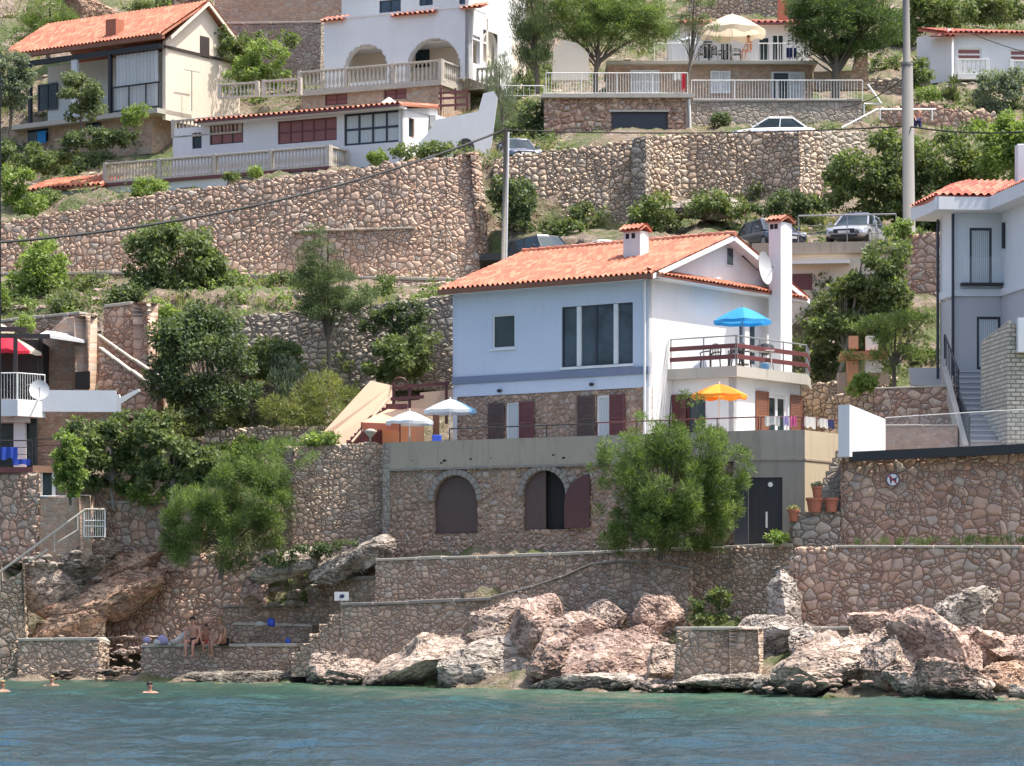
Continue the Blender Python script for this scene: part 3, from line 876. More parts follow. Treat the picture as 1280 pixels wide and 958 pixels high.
# ------------------------------------------------------------------ cars
def car(label, c, rz, color, L=4.4, W=1.82, H=1.5, suv=False, sedan=False, group='cars parked on the hillside road'):
    """x forward; lofted lower body, glass house, roof, wheels, lights"""
    t = empty('parked_car', c, label, 'car', group, rz); LOCAL.add(t.name)
    mp = NT(label[:20].replace(' ', '_') + '_paint').set(Base_Color=rgb(color), Roughness=.28, Metallic=.35); mp.b.inputs['Coat Weight'].default_value = .6; mp = mp.m
    w = W / 2; belt = H * (.60 if suv else .62)
    st = [(-.5, .80, .42, .74), (-.485, .92, .28, .90), (-.44, .98, .22, .98), (-.3, 1, .2, 1.0), (0, 1, .2, .98), (.2, 1, .2, .96), (.34, .99, .2, .86), (.44, .95, .22, .78), (.485, .86, .27, .68), (.5, .72, .40, .58)]
    mb = MB(); K = 9
    for (x, ww, zb, zt) in st:
        X = x * L; T = zt * belt; h = ww * w
        for (yy, zz) in ((-.75, zb), (-1, zb + .12), (-1.0, T * .62), (-.95, T * .93), (-.80, T), (0, T + .05), (.80, T), (.95, T * .93), (1.0, T * .62), (1, zb + .12), (.75, zb)):
            mb.v.append((X, yy * h, zz))
    K = 11
    for i in range(len(st) - 1):
        for j in range(K):
            j2 = (j + 1) % K; mb.f.append((i * K + j, i * K + j2, (i + 1) * K + j2, (i + 1) * K + j))
    mb.f.append(tuple(range(K))); mb.f.append(tuple(reversed(range((len(st) - 1) * K, len(st) * K))))
    b = mb.build('body', mp, t, smooth=True); s = b.modifiers.new('s', 'SUBSURF'); s.levels = s.render_levels = 2
    # glass house: base outline at the belt and a smaller roof
    xr0, xr1 = (-.42, .12) if suv else ((-.30, .08) if not sedan else (-.22, .05)); xb0, xb1 = (-.47, .27) if suv else ((-.42, .24) if not sedan else (-.38, .24))
    g = MB(); n = 0
    bs = [(xb0 * L, -.80 * w), (xb1 * L, -.80 * w), (xb1 * L + .12, 0), (xb1 * L, .80 * w), (xb0 * L, .80 * w), (xb0 * L - .05, 0)]
    rs = [(xr0 * L, -.62 * w), (xr1 * L, -.62 * w), (xr1 * L + .08, 0), (xr1 * L, .62 * w), (xr0 * L, .62 * w), (xr0 * L - .03, 0)]
    zb, zr = belt * .95, H - .06
    for i in range(6):
        j = (i + 1) % 6; g.quad((*bs[i], zb), (*bs[j], zb), (*rs[j], zr), (*rs[i], zr))
    g.build('windows', M['glass'], t)
    rf = MB(); ins = [(x * 1.0, y * 1.03) for x, y in rs]
    rf.poly([(x, y, zr - .02) for x, y in reversed(ins)]); m_ = [(x * .96 + (xr0 + xr1) / 2 * L * .04, y * .9, H) for x, y in rs]
    for i in range(6):
        j = (i + 1) % 6; rf.quad((*ins[i], zr - .02), (*ins[j], zr - .02), m_[j], m_[i])
    rf.poly(m_); rf.build('roof', mp, t, smooth=False)
    for i in (0, 1, 3, 4): pl = MB(); pl.tube([(*bs[i], zb), (*rs[i], zr)], .045, 6); pl.build('roof_pillar', mp, t)
    for sy in (-1, 1): pl = MB(); pl.tube([((xb0 + xb1) / 2 * L, sy * .80 * w, zb), ((xr0 + xr1) / 2 * L, sy * .62 * w, zr)], .03, 6); pl.build('roof_pillar', mp, t)
    for sx in (-.31, .31):
        for sy in (-1, 1):
            wh = MB(); n = 20; y0, y1 = sy * w * .80, sy * w * 1.0
            wh.tube([(sx * L, y0, .32), (sx * L, y1, .32)], .32, 20); o = wh.build('wheel', M['rubber'], t)
            rm = MB(); rm.tube([(sx * L, y1 - sy * .02, .32), (sx * L, y1 + sy * .012, .32)], .2, 14); rm.build('rim', M['steel'], o)
    for sy in (-1, 1):
        hl = MB(); hl.hexa([(.455 * L, sy * w * .55, belt * .62), (.485 * L, sy * w * .52, belt * .60), (.44 * L, sy * w * .93, belt * .66), (.42 * L, sy * w * .9, belt * .66),
                            (.455 * L, sy * w * .55, belt * .74), (.478 * L, sy * w * .52, belt * .72), (.425 * L, sy * w * .95, belt * .80), (.40 * L, sy * w * .9, belt * .80)])
        hl.build('headlight', M['curtain'], t)
        tl = MB(); tl.box(-.495 * L, -.46 * L, min(sy * w * .55, sy * w * .9), max(sy * w * .55, sy * w * .9), belt * .66, belt * .82); tl.build('tail_light', M['u_red'], t)
        mi = MB(); mi.box(xb1 * L * .72, xb1 * L * .72 + .12, min(sy * w * .98, sy * w * 1.15), max(sy * w * .98, sy * w * 1.15), belt, belt + .13); mi.build('mirror', mp, t, bev=.03)
    gr = MB(); gr.box(.47 * L, .503 * L, -w * .5, w * .5, belt * .46, belt * .64); gr.build('grille', M['dmetal'], t, bev=.01)
    bu = MB(); bu.box(.46 * L, .507 * L, -w * .62, w * .62, .26, .36); bu.build('lower_intake', M['dmetal'], t, bev=.01)
    for sx, x in ((1, .505 * L), (-1, -.505 * L)):
        lp = MB(); lp.box(x - .012, x + .012, -.26, .26, .40 if sx > 0 else .58, .51 if sx > 0 else .69); lp.build('number_plate', M['plastic_white'], t)
    return t


# ------------------------------------------------------------------ people
def skin_body(name, J, E, root, mat, parent, loc):
    """J = {joint: (x,y,z,r)}; one continuous skinned surface"""
    ks = list(J); me = bpy.data.meshes.new(name)
    me.from_pydata([J[k][:3] for k in ks], [(ks.index(a), ks.index(b)) for a, b in E], [])
    o = bpy.data.objects.new(name, me); C.objects.link(o)
    md = o.modifiers.new('s', 'SKIN'); md.use_smooth_shade = True
    sv = me.skin_vertices[0].data
    for i, k in enumerate(ks):
        rr = J[k][3]; sv[i].radius = (rr, rr) if not isinstance(rr, tuple) else rr
        sv[i].use_root = (k == root)
    o.modifiers.new('d', 'SUBSURF').levels = 1
    bpy.context.view_layer.update()
    dg = bpy.context.evaluated_depsgraph_get()
    nm = bpy.data.meshes.new_from_object(o.evaluated_get(dg)); bpy.data.objects.remove(o)
    nm.materials.clear(); nm.materials.append(mat)
    for p in nm.polygons: p.use_smooth = True
    o = bpy.data.objects.new(name, nm); C.objects.link(o)
    if parent: o.parent = parent
    else: o.location = loc
    return o


def hand(J, E, pre, wrist, dirv, side, s=1.0):
    """palm and five short finger chains from a wrist joint"""
    w = Vector(J[wrist][:3]); d = Vector(dirv).normalized(); sd = d.cross(Vector((0, 1, 0))); sd = sd.normalized() if sd.length > .1 else Vector((1, 0, 0))
    pm = w + d * .05 * s; J[pre + 'palm'] = (*pm, .026 * s); E.append((wrist, pre + 'palm'))
    for i, (o, ln) in enumerate(((-.027, .060), (-.009, .075), (.009, .080), (.027, .070))):
        a = pm + sd * o * s + d * .035 * s; b = a + d * ln * .55 * s; c = b + (d + Vector((0, .5, -.3))).normalized() * ln * .5 * s
        J[pre + f'f{i}a'] = (*a, .0095 * s); J[pre + f'f{i}b'] = (*b, .0085 * s); J[pre + f'f{i}c'] = (*c, .007 * s)
        E += [(pre + 'palm', pre + f'f{i}a'), (pre + f'f{i}a', pre + f'f{i}b'), (pre + f'f{i}b', pre + f'f{i}c')]
    a = w + d * .02 * s - sd * .035 * side * s; b = a + (d - sd * side).normalized() * .035 * s
    J[pre + 'ta'] = (*a, .011 * s); J[pre + 'tb'] = (*b, .009 * s); E += [(pre + 'palm', pre + 'ta'), (pre + 'ta', pre + 'tb')]


M['skin'] = plain('sunburnt_skin', (.55, .27, .19), .55, var=.08)
M['skin2'] = plain('tanned_skin', (.40, .21, .14), .55, var=.08)
M['hair_d'] = plain('dark_hair', (.03, .02, .015), .7)
M['hair_b'] = plain('fair_hair', (.30, .2, .1), .7)
M['swim_b'] = plain('black_swimwear', (.015, .015, .02), .7)
M['swim_r'] = plain('red_swim_shorts', (.6, .09, .05), .7)
M['cloth_r'] = plain('red_shirt', (.6, .04, .06), .8)
M['cloth_w'] = plain('white_shirt', (.7, .66, .62), .8)
M['cloth_n'] = plain('navy_cloth', (.02, .03, .12), .8)
M['eye'] = plain('dark_eye', (.01, .01, .01), .3)


def person(label, foot, rz, pose, skin='skin', hair='hair_d', clothes=(), group=None, s=1.0, longhair=False):
    """pose = joints in own space, facing -Y; returns the thing"""
    t = empty('person', foot, label, 'person', group, rz); LOCAL.add(t.name); t.scale = (s, s, s)
    J = {k: v for k, v in pose.items()}
    E = [('hip', 'belly'), ('belly', 'chest'), ('chest', 'neck'), ('neck', 'head'), ('head', 'crown')]
    for k in 'lr':
        if k + 'shoulder' in J: E += [('chest', k + 'shoulder'), (k + 'shoulder', k + 'elbow'), (k + 'elbow', k + 'wrist')]
        if k + 'thigh' in J:
            E += [('hip', k + 'thigh'), (k + 'thigh', k + 'knee'), (k + 'knee', k + 'calf'), (k + 'calf', k + 'ankle')]
            if k + 'toe' in J: E += [(k + 'ankle', k + 'toe')]
    E = [(a, b) for a, b in E if a in J and b in J]
    for k, sd in (('l', -1), ('r', 1)):
        if k + 'wrist' in J:
            d = Vector(J[k + 'wrist'][:3]) - Vector(J[k + 'elbow'][:3]); hand(J, E, k, k + 'wrist', d, sd)
    body = skin_body('body', J, E, 'hip', M[skin], t, foot)
    h = Vector(J['head'][:3]); c = Vector(J['crown'][:3]); up = (c - h).normalized(); fwd = Vector((0, -1, 0)) - up * up.dot(Vector((0, -1, 0))); fwd.normalize(); sdv = up.cross(fwd)
    mid = (h + c) / 2
    rot = Matrix((sdv, -fwd, up)).transposed()
    def blob(name, ctr, rad, mat, n=12, cut=None):
        bm = bmesh.new(); bmesh.ops.create_uvsphere(bm, u_segments=n, v_segments=n, radius=1)
        for v in bm.verts:
            q = Vector((v.co.x * rad[0], v.co.y * rad[1], v.co.z * rad[2])); 
            if cut is not None and q.y < 0 and q.z < cut: q.y *= .15
            v.co = ctr + rot @ q
        me = bpy.data.meshes.new(name); bm.to_mesh(me); bm.free(); me.materials.append(M[mat])
        for p in me.polygons: p.use_smooth = True
        o = bpy.data.objects.new(name, me); C.objects.link(o); o.parent = t; return o
    blob('hair', mid + up * .035 - fwd * .015, (.098, .115, .105), hair, cut=.01)
    if longhair: blob('hair_tail', mid - up * .08 - fwd * .09, (.07, .05, .16), hair)
    for sx in (-1, 1):
        blob('eye', mid + sdv * .033 * sx + fwd * .092 - up * .0, (.013, .01, .009), 'eye', 8)
        blob('ear', mid + sdv * .088 * sx - up * .015, (.012, .025, .034), skin, 8)
    blob('nose', mid + fwd * .103 - up * .03, (.014, .02, .026), skin, 8)
    blob('mouth', mid + fwd * .094 - up * .062, (.026, .008, .008), 'cloth_r', 8)
    for nm, mat, jj in clothes:
        JJ = {a: (*J[a][:3], (J[a][3] * f if not isinstance(J[a][3], tuple) else tuple(x * f for x in J[a][3]))) for a, f in jj}
        EE = [e for e in E if e[0] in JJ and e[1] in JJ]
        if EE: skin_body(nm, JJ, EE, jj[0][0], M[mat], t, foot)
    return t

# ------------------------------------------------------------------ terrain and sea
COLS = {
 -900: [(1100, 100), (850, 124), (700, 130), (500, 140), (350, 150), (200, 165), (0, 195), (-200, 225), (-900, 330)],
 -100: [(1000, 98), (900, 112), (850, 121), (842, 124), (800, 124.5), (700, 127), (600, 129), (500, 134), (390, 140), (346, 146), (282, 150.5), (272, 165), (190, 177), (100, 185), (0, 197), (-150, 220), (-900, 330)],
 200: [(1000, 95), (900, 108), (850, 118), (842, 123), (800, 123.5), (700, 124.5), (600, 126), (560, 128), (480, 133), (370, 138), (345, 146), (246, 149.5), (236, 163), (150, 175), (60, 186), (0, 196), (-150, 220), (-900, 330)],
 400: [(1000, 90), (900, 104), (858, 111), (840, 116.6), (812, 119.0), (770, 120.0), (700, 120.4), (600, 123), (550, 127), (480, 131), (370, 136), (350, 145), (222, 148.3), (212, 159), (150, 169), (60, 184), (0, 195), (-150, 220), (-900, 330)],
 600: [(1000, 86), (900, 98), (860, 106), (800, 110), (700, 114), (600, 126), (480, 131), (370, 135), (352, 144), (198, 147.8), (190, 156), (130, 168), (60, 182), (0, 193), (-150, 220), (-900, 330)],
 780: [(1000, 84), (900, 95), (866, 101.5), (840, 104), (790, 110), (700, 112.5), (600, 126), (480, 131), (300, 136), (290, 146), (180, 150), (150, 161), (60, 178), (0, 192), (-150, 220), (-900, 330)],
 950: [(1000, 82), (900, 92), (872, 96.5), (840, 99.5), (790, 107.5), (690, 110), (600, 125), (480, 131), (306, 134), (285, 143), (235, 150), (165, 156), (130, 163), (60, 176), (0, 190), (-150, 220), (-900, 330)],
 1120: [(1000, 78), (900, 88), (876, 93), (840, 96), (795, 103.8), (690, 107), (580, 113), (480, 122), (305, 133), (285, 142), (235, 147), (165, 157), (120, 165), (60, 176), (0, 190), (-150, 220), (-900, 330)],
 1300: [(1000, 76), (900, 86), (876, 91), (840, 94), (795, 102.5), (690, 106), (570, 112), (480, 124), (300, 133), (250, 142), (165, 156), (100, 169), (60, 176), (0, 190), (-150, 220), (-900, 330)],
 2200: [(1000, 74), (900, 86), (876, 92), (800, 100), (690, 108), (570, 116), (480, 124), (300, 135), (165, 156), (0, 190), (-150, 220), (-900, 330)],
}
_ck = sorted(COLS)


def terr(px, py):
    px = min(max(px, _ck[0]), _ck[-1])
    for i in range(len(_ck) - 1):
        if _ck[i] <= px <= _ck[i + 1]: break
    t = (px - _ck[i]) / (_ck[i + 1] - _ck[i])
    def f(c):
        a = COLS[c]
        xs = [-q[0] for q in a]; ys = [q[1] for q in a]
        return float(np.interp(-py, xs, ys))
    return f(_ck[i]) * (1 - t) + f(_ck[i + 1]) * t


def build_terrain():
    xs = list(np.arange(-900, -60, 30)) + list(np.arange(-60, 1340, 5)) + list(np.arange(1340, 2200, 30))
    ys = list(np.arange(1000, -20, -5)) + list(np.arange(-20, -900, -25))
    V = []
    for py in ys:
        for px in xs:
            Y = terr(px, py); p = P(px, py, Y)
            n = noise.multi_fractal(p * .45, 1, 2.1, 5) - 1
            p.y += n * .55 + noise.noise(p * 1.5) * .3; p.z += noise.noise(p * .6 + Vector((9, 0, 0))) * .35 + noise.noise(p * 2) * .1
            V.append(tuple(p))
    W = len(xs); Fc = [(j * W + i, j * W + i + 1, (j + 1) * W + i + 1, (j + 1) * W + i) for j in range(len(ys) - 1) for i in range(W - 1)]
    mb = MB(); mb.v = V; mb.f = Fc
    o = mb.build('hillside', M['ground'], None, smooth=True); o['kind'] = 'structure'


build_terrain()


def build_sea():
    xs = np.concatenate([np.linspace(-900, -40, 20), np.linspace(-36, 36, 420), np.linspace(40, 900, 20)])
    ys = np.concatenate([np.linspace(-900, 38, 16), np.linspace(40, 128, 560)])
    X, Y = np.meshgrid(xs, ys)
    rg = np.random.default_rng(3); Z = np.zeros_like(X)
    for i in range(46):
        lam = rg.uniform(.7, 5) ; th = rg.normal(-1.35, .55); k = 2 * np.pi / lam
        Z += .0055 * lam ** .8 * np.sin(k * (X * math.cos(th) + Y * math.sin(th)) + rg.uniform(0, 6.3) + .8 * np.sin(X * rg.uniform(.05, .2) + Y * rg.uniform(.05, .2)))
    Z *= np.clip((128 - Y) / 40, .35, 1)
    mb = MB(); W = len(xs)
    mb.v = list(zip(X.ravel().tolist(), Y.ravel().tolist(), Z.ravel().tolist()))
    mb.f = [(j * W + i, j * W + i + 1, (j + 1) * W + i + 1, (j + 1) * W + i) for j in range(len(ys) - 1) for i in range(W - 1)]
    o = mb.build('sea', M['water'], None, smooth=True); o['kind'] = 'structure'


build_sea()

# sandy cove at the left, under the seat walls
mb = MB(); xs = np.linspace(-60, 210, 60); rows = 14
for j in range(rows + 1):
    for x in xs:
        t = j / rows; e = 120.6 if x < 120 else 120.6 - (x - 120) * .03
        Y = e - 1.5 + t * 4; p = P(float(x), 0, Y); mb.v.append((p.x, p.y, -.08 + t * .45 + .05 * noise.noise(Vector((p.x, p.y, 0)) * 1.2)))
W = len(xs); mb.f = [(j * W + i, j * W + i + 1, (j + 1) * W + i + 1, (j + 1) * W + i) for j in range(rows) for i in range(W - 1)]
M['sand'] = plain('pinkish_beach_sand', (.52, .38, .29), .95, var=.15, sc=6, bump=.6)
o = mb.build('beach', M['sand'], None, smooth=True); o['kind'] = 'structure'

# ------------------------------------------------------------------ dry and mortared stone walls
G1 = 'stone terrace walls'
wall('terrace_wall', [(-60, 282, 352, 147), (0, 277, 350, 146.4), (60, 265, 349, 146), (180, 243, 348, 145.2), (330, 222, 350, 144.3), (500, 200, 354, 143.3), (560, 194, 358, 143.2), (603, 191, 362, 143.4), (616, 200, 362, 144.2)], M['st_tall'],
     'longest and highest brown rubble wall, below the red roofed white house with the long balustrade', 'wall', G1, thick=.9, batter=.10, jag=.16, step=.09)
wall('terrace_wall', [(-60, 344, 396, 145), (0, 343, 388, 144.6), (150, 342, 380, 144), (300, 345, 380, 143.4), (420, 347, 380, 142.7), (500, 349, 380, 142.2), (600, 352, 384, 141.8)], M['st_small'],
     'low stone ledge with pale coping along the foot of the highest rubble wall', 'wall', G1, thick=1.2, cap=1.3, capm=M['coping'], capt=.12)
wall('terrace_wall', [(616, 196, 300, 146.8), (660, 190, 300, 146.6), (740, 181, 305, 146.2), (803, 171, 300, 145.8)], M['st_pale'],
     'steep dry stone wall of pale lit stones behind the thin wooden pole', 'wall', G1, thick=.8, batter=.08, jag=.18, step=.07)
wall('terrace_wall', [(788, 172, 262, 145.5), (806, 170, 240, 145.2)], M['st_grey'], 'narrow stone buttress between the two lit walls below the dark garage door', 'wall', G1, thick=.7, step=.07, jag=.1, batter=.05)
wall('terrace_wall', [(806, 171, 258, 147.2), (860, 167, 256, 147.6), (950, 163, 255, 147.2), (1000, 163, 262, 146.2), (1030, 164, 262, 146.6)], M['st_pale'],
     'pale sunlit dry stone wall right below the parked white car', 'wall', G1, thick=.8, batter=.05, jag=.14, step=.07)
wall('terrace_wall', [(1026, 163, 212, 147.6), (1085, 165, 200, 149.5)], M['st_grey'], 'grey end of stone wall running into the big green shrub beside the concrete pole', 'wall', G1, thick=.8, jag=.15)
wall('terrace_wall', [(862, 127, 172, 157.6), (1078, 126, 168, 158)], M['st_dark'], 'smooth grey stone wall behind the parked white car', 'wall', G1, thick=.5, cap=1.5, capm=M['coping_dark'], jag=.02)
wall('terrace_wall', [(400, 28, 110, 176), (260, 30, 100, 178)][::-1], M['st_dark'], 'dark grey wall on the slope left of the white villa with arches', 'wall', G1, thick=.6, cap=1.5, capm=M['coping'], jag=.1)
wall('terrace_wall', [(268, -12, 22, 182), (430, -12, 28, 180)], M['st_villa'], 'brown wall at the top edge above the grey terrace wall', 'wall', G1, thick=.6, jag=.05)
wall('terrace_wall', [(860, -30, 26, 186), (1010, -30, 26, 184)], M['st_pale'], 'brown dry stone wall above the red roof with the cream parasol', 'wall', G1, thick=.6, jag=.05)
wall('terrace_wall', [(262, 398, 470, 131.5), (380, 388, 475, 130.8), (440, 384, 478, 130.2), (500, 376, 480, 129.8), (566, 366, 478, 129.0)], M['st_grey'],
     'grey dry stone wall in shade left of the blue-white house', 'wall', G1, thick=.7, batter=.08, jag=.14)
wall('terrace_wall', [(250, 478, 530, 129.3), (330, 482, 530, 128.8), (420, 490, 540, 128.3)], M['st_grey'], 'broken grey terrace wall among yellow green broom bushes', 'wall', G1, thick=.6, batter=.08, jag=.25)
wall('terrace_wall', [(255, 537, 600, 126.2), (330, 534, 600, 125.8), (400, 531, 600, 125.4), (425, 533, 600, 125.2)], M['st_pale'], 'dry stone wall right behind the fig bushes, left of the peach stair wall', 'wall', G1, thick=.6, jag=.12)
wall('terrace_wall', [(1126, 292, 480, 129.4), (1180, 289, 480, 128.8)], M['st_pink'], 'tall brown stone wall between fig tree and white house at the right', 'wall', G1, thick=.7, jag=.08)
wall('terrace_wall', [(1030, 495, 560, 121), (1100, 480, 560, 119.5)], M['st_pale'], 'small stone retaining wall behind the low sloping white wall', 'wall', G1, thick=.6, jag=.1)
wall('terrace_wall', [(990, 480, 560, 122.5), (1052, 476, 560, 121.5)], M['st_pale'], 'stone wall under the balcony at the right corner of the main house', 'wall', G1, thick=.6, jag=.1)
lw = [o for o in C.objects if o.get('label', '').startswith('longest and highest')][0]
mb = MB(); n = 30
for i in range(n):
    a, b = P(365 + 155 * i / n, 288 - 4 * i / n + noise.noise(Vector((i * .7, 0, 0))) * 1.5, 144.25 - .75 * i / n), P(365 + 155 * (i + .94) / n, 288 - 4 * (i + 1) / n + noise.noise(Vector((i * .7, 0, 0))) * 1.5, 144.25 - .75 * (i + 1) / n)
    mb.hexa([(a.x, a.y - .12, a.z - .09), (b.x, b.y - .12, b.z - .09), (b.x, b.y + .5, b.z - .09), (a.x, a.y + .5, a.z - .09), (a.x, a.y - .12, a.z), (b.x, b.y - .12, b.z), (b.x, b.y + .5, b.z), (a.x, a.y + .5, a.z)])
mb.build('ledge', M['coping'], lw, bev=.03)
# the left property
wall('terrace_wall', [(-20, 404, 500, 132.5), (60, 396, 500, 131.8), (98, 392, 500, 131.2)], M['st_pink'], 'brown stone wall behind the red parasol', 'wall', G1, thick=.6, cap=1.2, capm=M['coping'], jag=.06)
wall('stone_hut', [(52, 422, 500, 128.5), (80, 396, 500, 128.2), (112, 395, 500, 127.6), (116, 396, 500, 128.8), (122, 400, 500, 130.2)], M['st_villa'], 'brown stone hut with a small dark door beside the red parasol', 'building', None, thick=.5, jag=.02, step=.07)
wall('terrace_wall', [(128, 384, 500, 130.3), (160, 380, 500, 129.9), (188, 378, 490, 129.5), (200, 400, 490, 131)], M['st_pink'], 'square brown stone wall above the little lit staircase', 'wall', G1, thick=.6, cap=1.2, capm=M['coping'], jag=.04)
wall('terrace_wall', [(122, 436, 500, 128.2), (186, 482, 520, 127.4), (196, 490, 520, 127.2)], M['st_pink'], 'sloping parapet wall of the little stair beside the stone hut', 'wall', G1, thick=.3, cap=1., capm=M['coping'], jag=.02)
wall('terrace_wall', [(120, 420, 470, 129.2), (190, 468, 500, 128.6), (204, 476, 500, 128.4)], M['st_pink'], 'upper parapet wall of the little stair beside the stone hut', 'wall', G1, thick=.3, cap=1., capm=M['coping'], jag=.02)
wall('terrace_wall', [(45, 513, 575, 125.6), (148, 512, 575, 124.8)], M['st_villa'], 'brown stone wall under the long pale grey parapet at the left', 'wall', G1, thick=.5, jag=.0, step=.07)
wall('terrace_wall', [(-30, 590, 720, 122.2), (47, 590, 715, 121.6)], M['st_pink'], 'tall stone wall under the deck with the blue towels', 'wall', G1, thick=.8, jag=.0, step=.07)
wall('terrace_wall', [(47, 621, 700, 121.7), (115, 620, 690, 121.2), (116, 622, 690, 122.4)], M['st_villa'], 'smooth brown wall with white edging behind the stair rail at the left', 'wall', G1, thick=.4, cap=3, capm=M['wmetal'], capt=.05, jag=.0)
wall('terrace_wall', [(131, 629, 705, 122.6), (250, 628, 705, 121.8)], M['st_pink'], 'stone wall with straight pale coping beside the white gate', 'wall', G1, thick=.6, cap=1.1, capm=M['coping'], jag=.02)
wall('sea_wall', [(130, 770, 808, 122.8), (180, 735, 808, 122.2), (205, 700, 808, 121.8), (260, 690, 808, 121.2), (330, 690, 800, 120.6)], M['st_pink'], 'rough stone wall under the feathery bush above the bathers', 'wall', 'stone sea walls', thick=.6, jag=.2, batter=.12)
wall('sea_wall', [(-70, 780, 845, 119.6), (0, 737, 845, 119.9), (35, 706, 842, 120.2), (39, 708, 842, 121.6)], M['st_pale'], 'pale stone wall carrying the stair at the left edge of the cove', 'wall', 'stone sea walls', thick=.8, jag=.12, batter=.05)
wall('sea_wall', [(22, 801, 842, 119.6), (125, 800, 842, 119.2), (138, 806, 842, 119.8)], M['st_sea'], 'low seat wall left of the gap with rubble in the cove', 'wall', 'stone sea walls', thick=1.1, cap=2.0, capm=M['coping'], capt=.1, jag=.02)
wall('sea_wall', [(176, 809, 846, 118.6), (240, 808, 842, 118.2), (372, 808, 840, 117.2)], M['st_sea'], 'low seat wall on which the two bathers sit', 'wall', 'stone sea walls', thick=1.2, cap=2.0, capm=M['coping'], capt=.1, jag=.02)
wall('sea_wall', [(292, 781, 822, 119.4), (390, 783, 822, 118.6)], M['st_sea'], 'narrow brick coloured step wall behind the sitting bathers', 'wall', 'stone sea walls', thick=.8, cap=2.0, capm=M['coping'], capt=.08, jag=.02)
wall('sea_wall', [(278, 759, 792, 120.2), (404, 757, 792, 119.2)], M['st_sea'], 'upper step wall with a pale coping below the grey slope', 'wall', 'stone sea walls', thick=.8, cap=2.0, capm=M['coping_dark'], capt=.08, jag=.04)
wall('sea_wall', [(383, 742, 775, 119.6), (408, 728, 790, 118.9), (472, 722, 790, 116.2)], M['st_sea'], 'short stone wall behind the small white notice board', 'wall', 'stone sea walls', thick=.6, cap=1.2, capm=M['coping_dark'], jag=.06)
wall('sea_wall', [(352, 558, 685, 119.6), (365, 559, 685, 118.7), (465, 552, 685, 118.3), (490, 560, 685, 118.2)], M['st_small'], 'stone wall left of the arched basement, topped by the peach stair wall', 'wall', G1, thick=.6, jag=.06, batter=.03, step=.07)
# walls along the water side
wall('sea_wall', [(364, 817, 836, 112.7), (374, 817, 836, 112.7), (374.6, 805, 836, 112.6), (386, 805, 836, 112.5), (386.6, 793, 836, 112.5), (398, 793, 836, 112.4), (398.6, 781, 836, 112.4), (410, 781, 836, 112.3), (410.6, 769, 836, 112.3), (424, 769, 836, 112.2)], M['st_sea'],
     'stepped stone stair end of the grey sea wall beside the seat wall', 'wall', 'stone sea walls', thick=1.2, jag=.02, step=.06)
wall('sea_wall', [(424, 757, 836, 112.2), (500, 755, 836, 111.6), (590, 751, 836, 110.8), (606, 749, 836, 110.6), (646, 757, 830, 109.6)], M['st_sea'],
     'grey stone sea wall above the low cream rocks, left of the ramp', 'wall', 'stone sea walls', thick=.7, cap=1.5, capm=M['coping_dark'], capt=.1, jag=.03, step=.07)
wall('sea_wall', [(468, 701, 790, 114.0), (560, 698, 790, 113.0), (700, 694, 790, 111.4), (780, 690, 790, 110.4), (850, 688, 790, 109.6), (905, 686, 790, 108.8), (915, 684, 800, 108.4), (990, 683, 800, 107.4)], M['st_small'],
     'long stone wall running below the arched basement and the feathery bush', 'wall', 'stone sea walls', thick=.7, cap=1.4, capm=M['coping'], capt=.09, jag=.05, step=.07)
wall('sea_wall', [(612, 748, 800, 110.2), (650, 739, 800, 109.8), (700, 722, 800, 109.4), (740, 705, 800, 109.0), (790, 700, 800, 108.6), (860, 712, 800, 107.9)], M['st_sea'],
     'stone ramp wall rising from the grey sea wall to the long wall', 'wall', 'stone sea walls', thick=.5, cap=1.3, capm=M['coping_dark'], capt=.06, jag=.05, step=.07)
wall('sea_wall', [(984, 700, 800, 104.6), (992, 684, 800, 104.0), (1130, 684, 800, 102.6), (1320, 685, 800, 100.6)], M['st_pink'],
     'broad reddish stone wall right above the shore rocks at the right', 'wall', 'stone sea walls', thick=.8, cap=1.6, capm=M['coping'], capt=.07, jag=.02, step=.065)
wall('sea_wall', [(1047, 575, 705, 109.4), (1049, 573, 705, 107.4), (1160, 567, 705, 106.4), (1320, 560, 705, 105.0)], M['st_pink'],
     'large reddish stone wall with the round no dogs sign', 'wall', 'stone sea walls', thick=.8, jag=.0, step=.065)
wall('stone_pier', [(843, 787, 845, 99.9), (846, 787, 845, 98.4), (950, 787, 838, 97.8), (952, 787, 838, 99.4)], M['st_sea'], 'small square stone block standing on the shore shelf in front of the rocks', 'stone block', None, thick=.9, cap=1.2, capm=M['coping'], capt=.08, jag=.02, step=.06)
wall('sea_wall', [(988, 788, 830, 100.8), (1062, 787, 830, 100.2)], M['st_sea'], 'low reddish stone ledge left of the square boulder', 'wall', 'stone sea walls', thick=.8, cap=1.2, capm=M['coping'], jag=.05)
wall('terrace_wall', [(984, 652, 700, 107.9), (990, 640, 700, 107.5), (1050, 640, 700, 107.1)], M['st_grey'], 'rough low planter wall carrying the terracotta pots', 'wall', G1, thick=.8, jag=.1, step=.06)
wall('terrace_wall', [(1088, 533, 566, 110.0), (1197, 532, 566, 109.4)], M['st_villa'], 'lit smooth stone wall behind the low white wall and glass rail', 'wall', G1, thick=.4, cap=2, capm=M['coping'], capt=.05, jag=.0, step=.06)
wall('terrace_wall', [(1093, 486, 540, 114.4), (1196, 483, 540, 113.6)], M['st_pink'], 'square reddish stone wall left of the outdoor stair', 'wall', G1, thick=.4, cap=2, capm=M['coping'], capt=.05, jag=.0, step=.06)

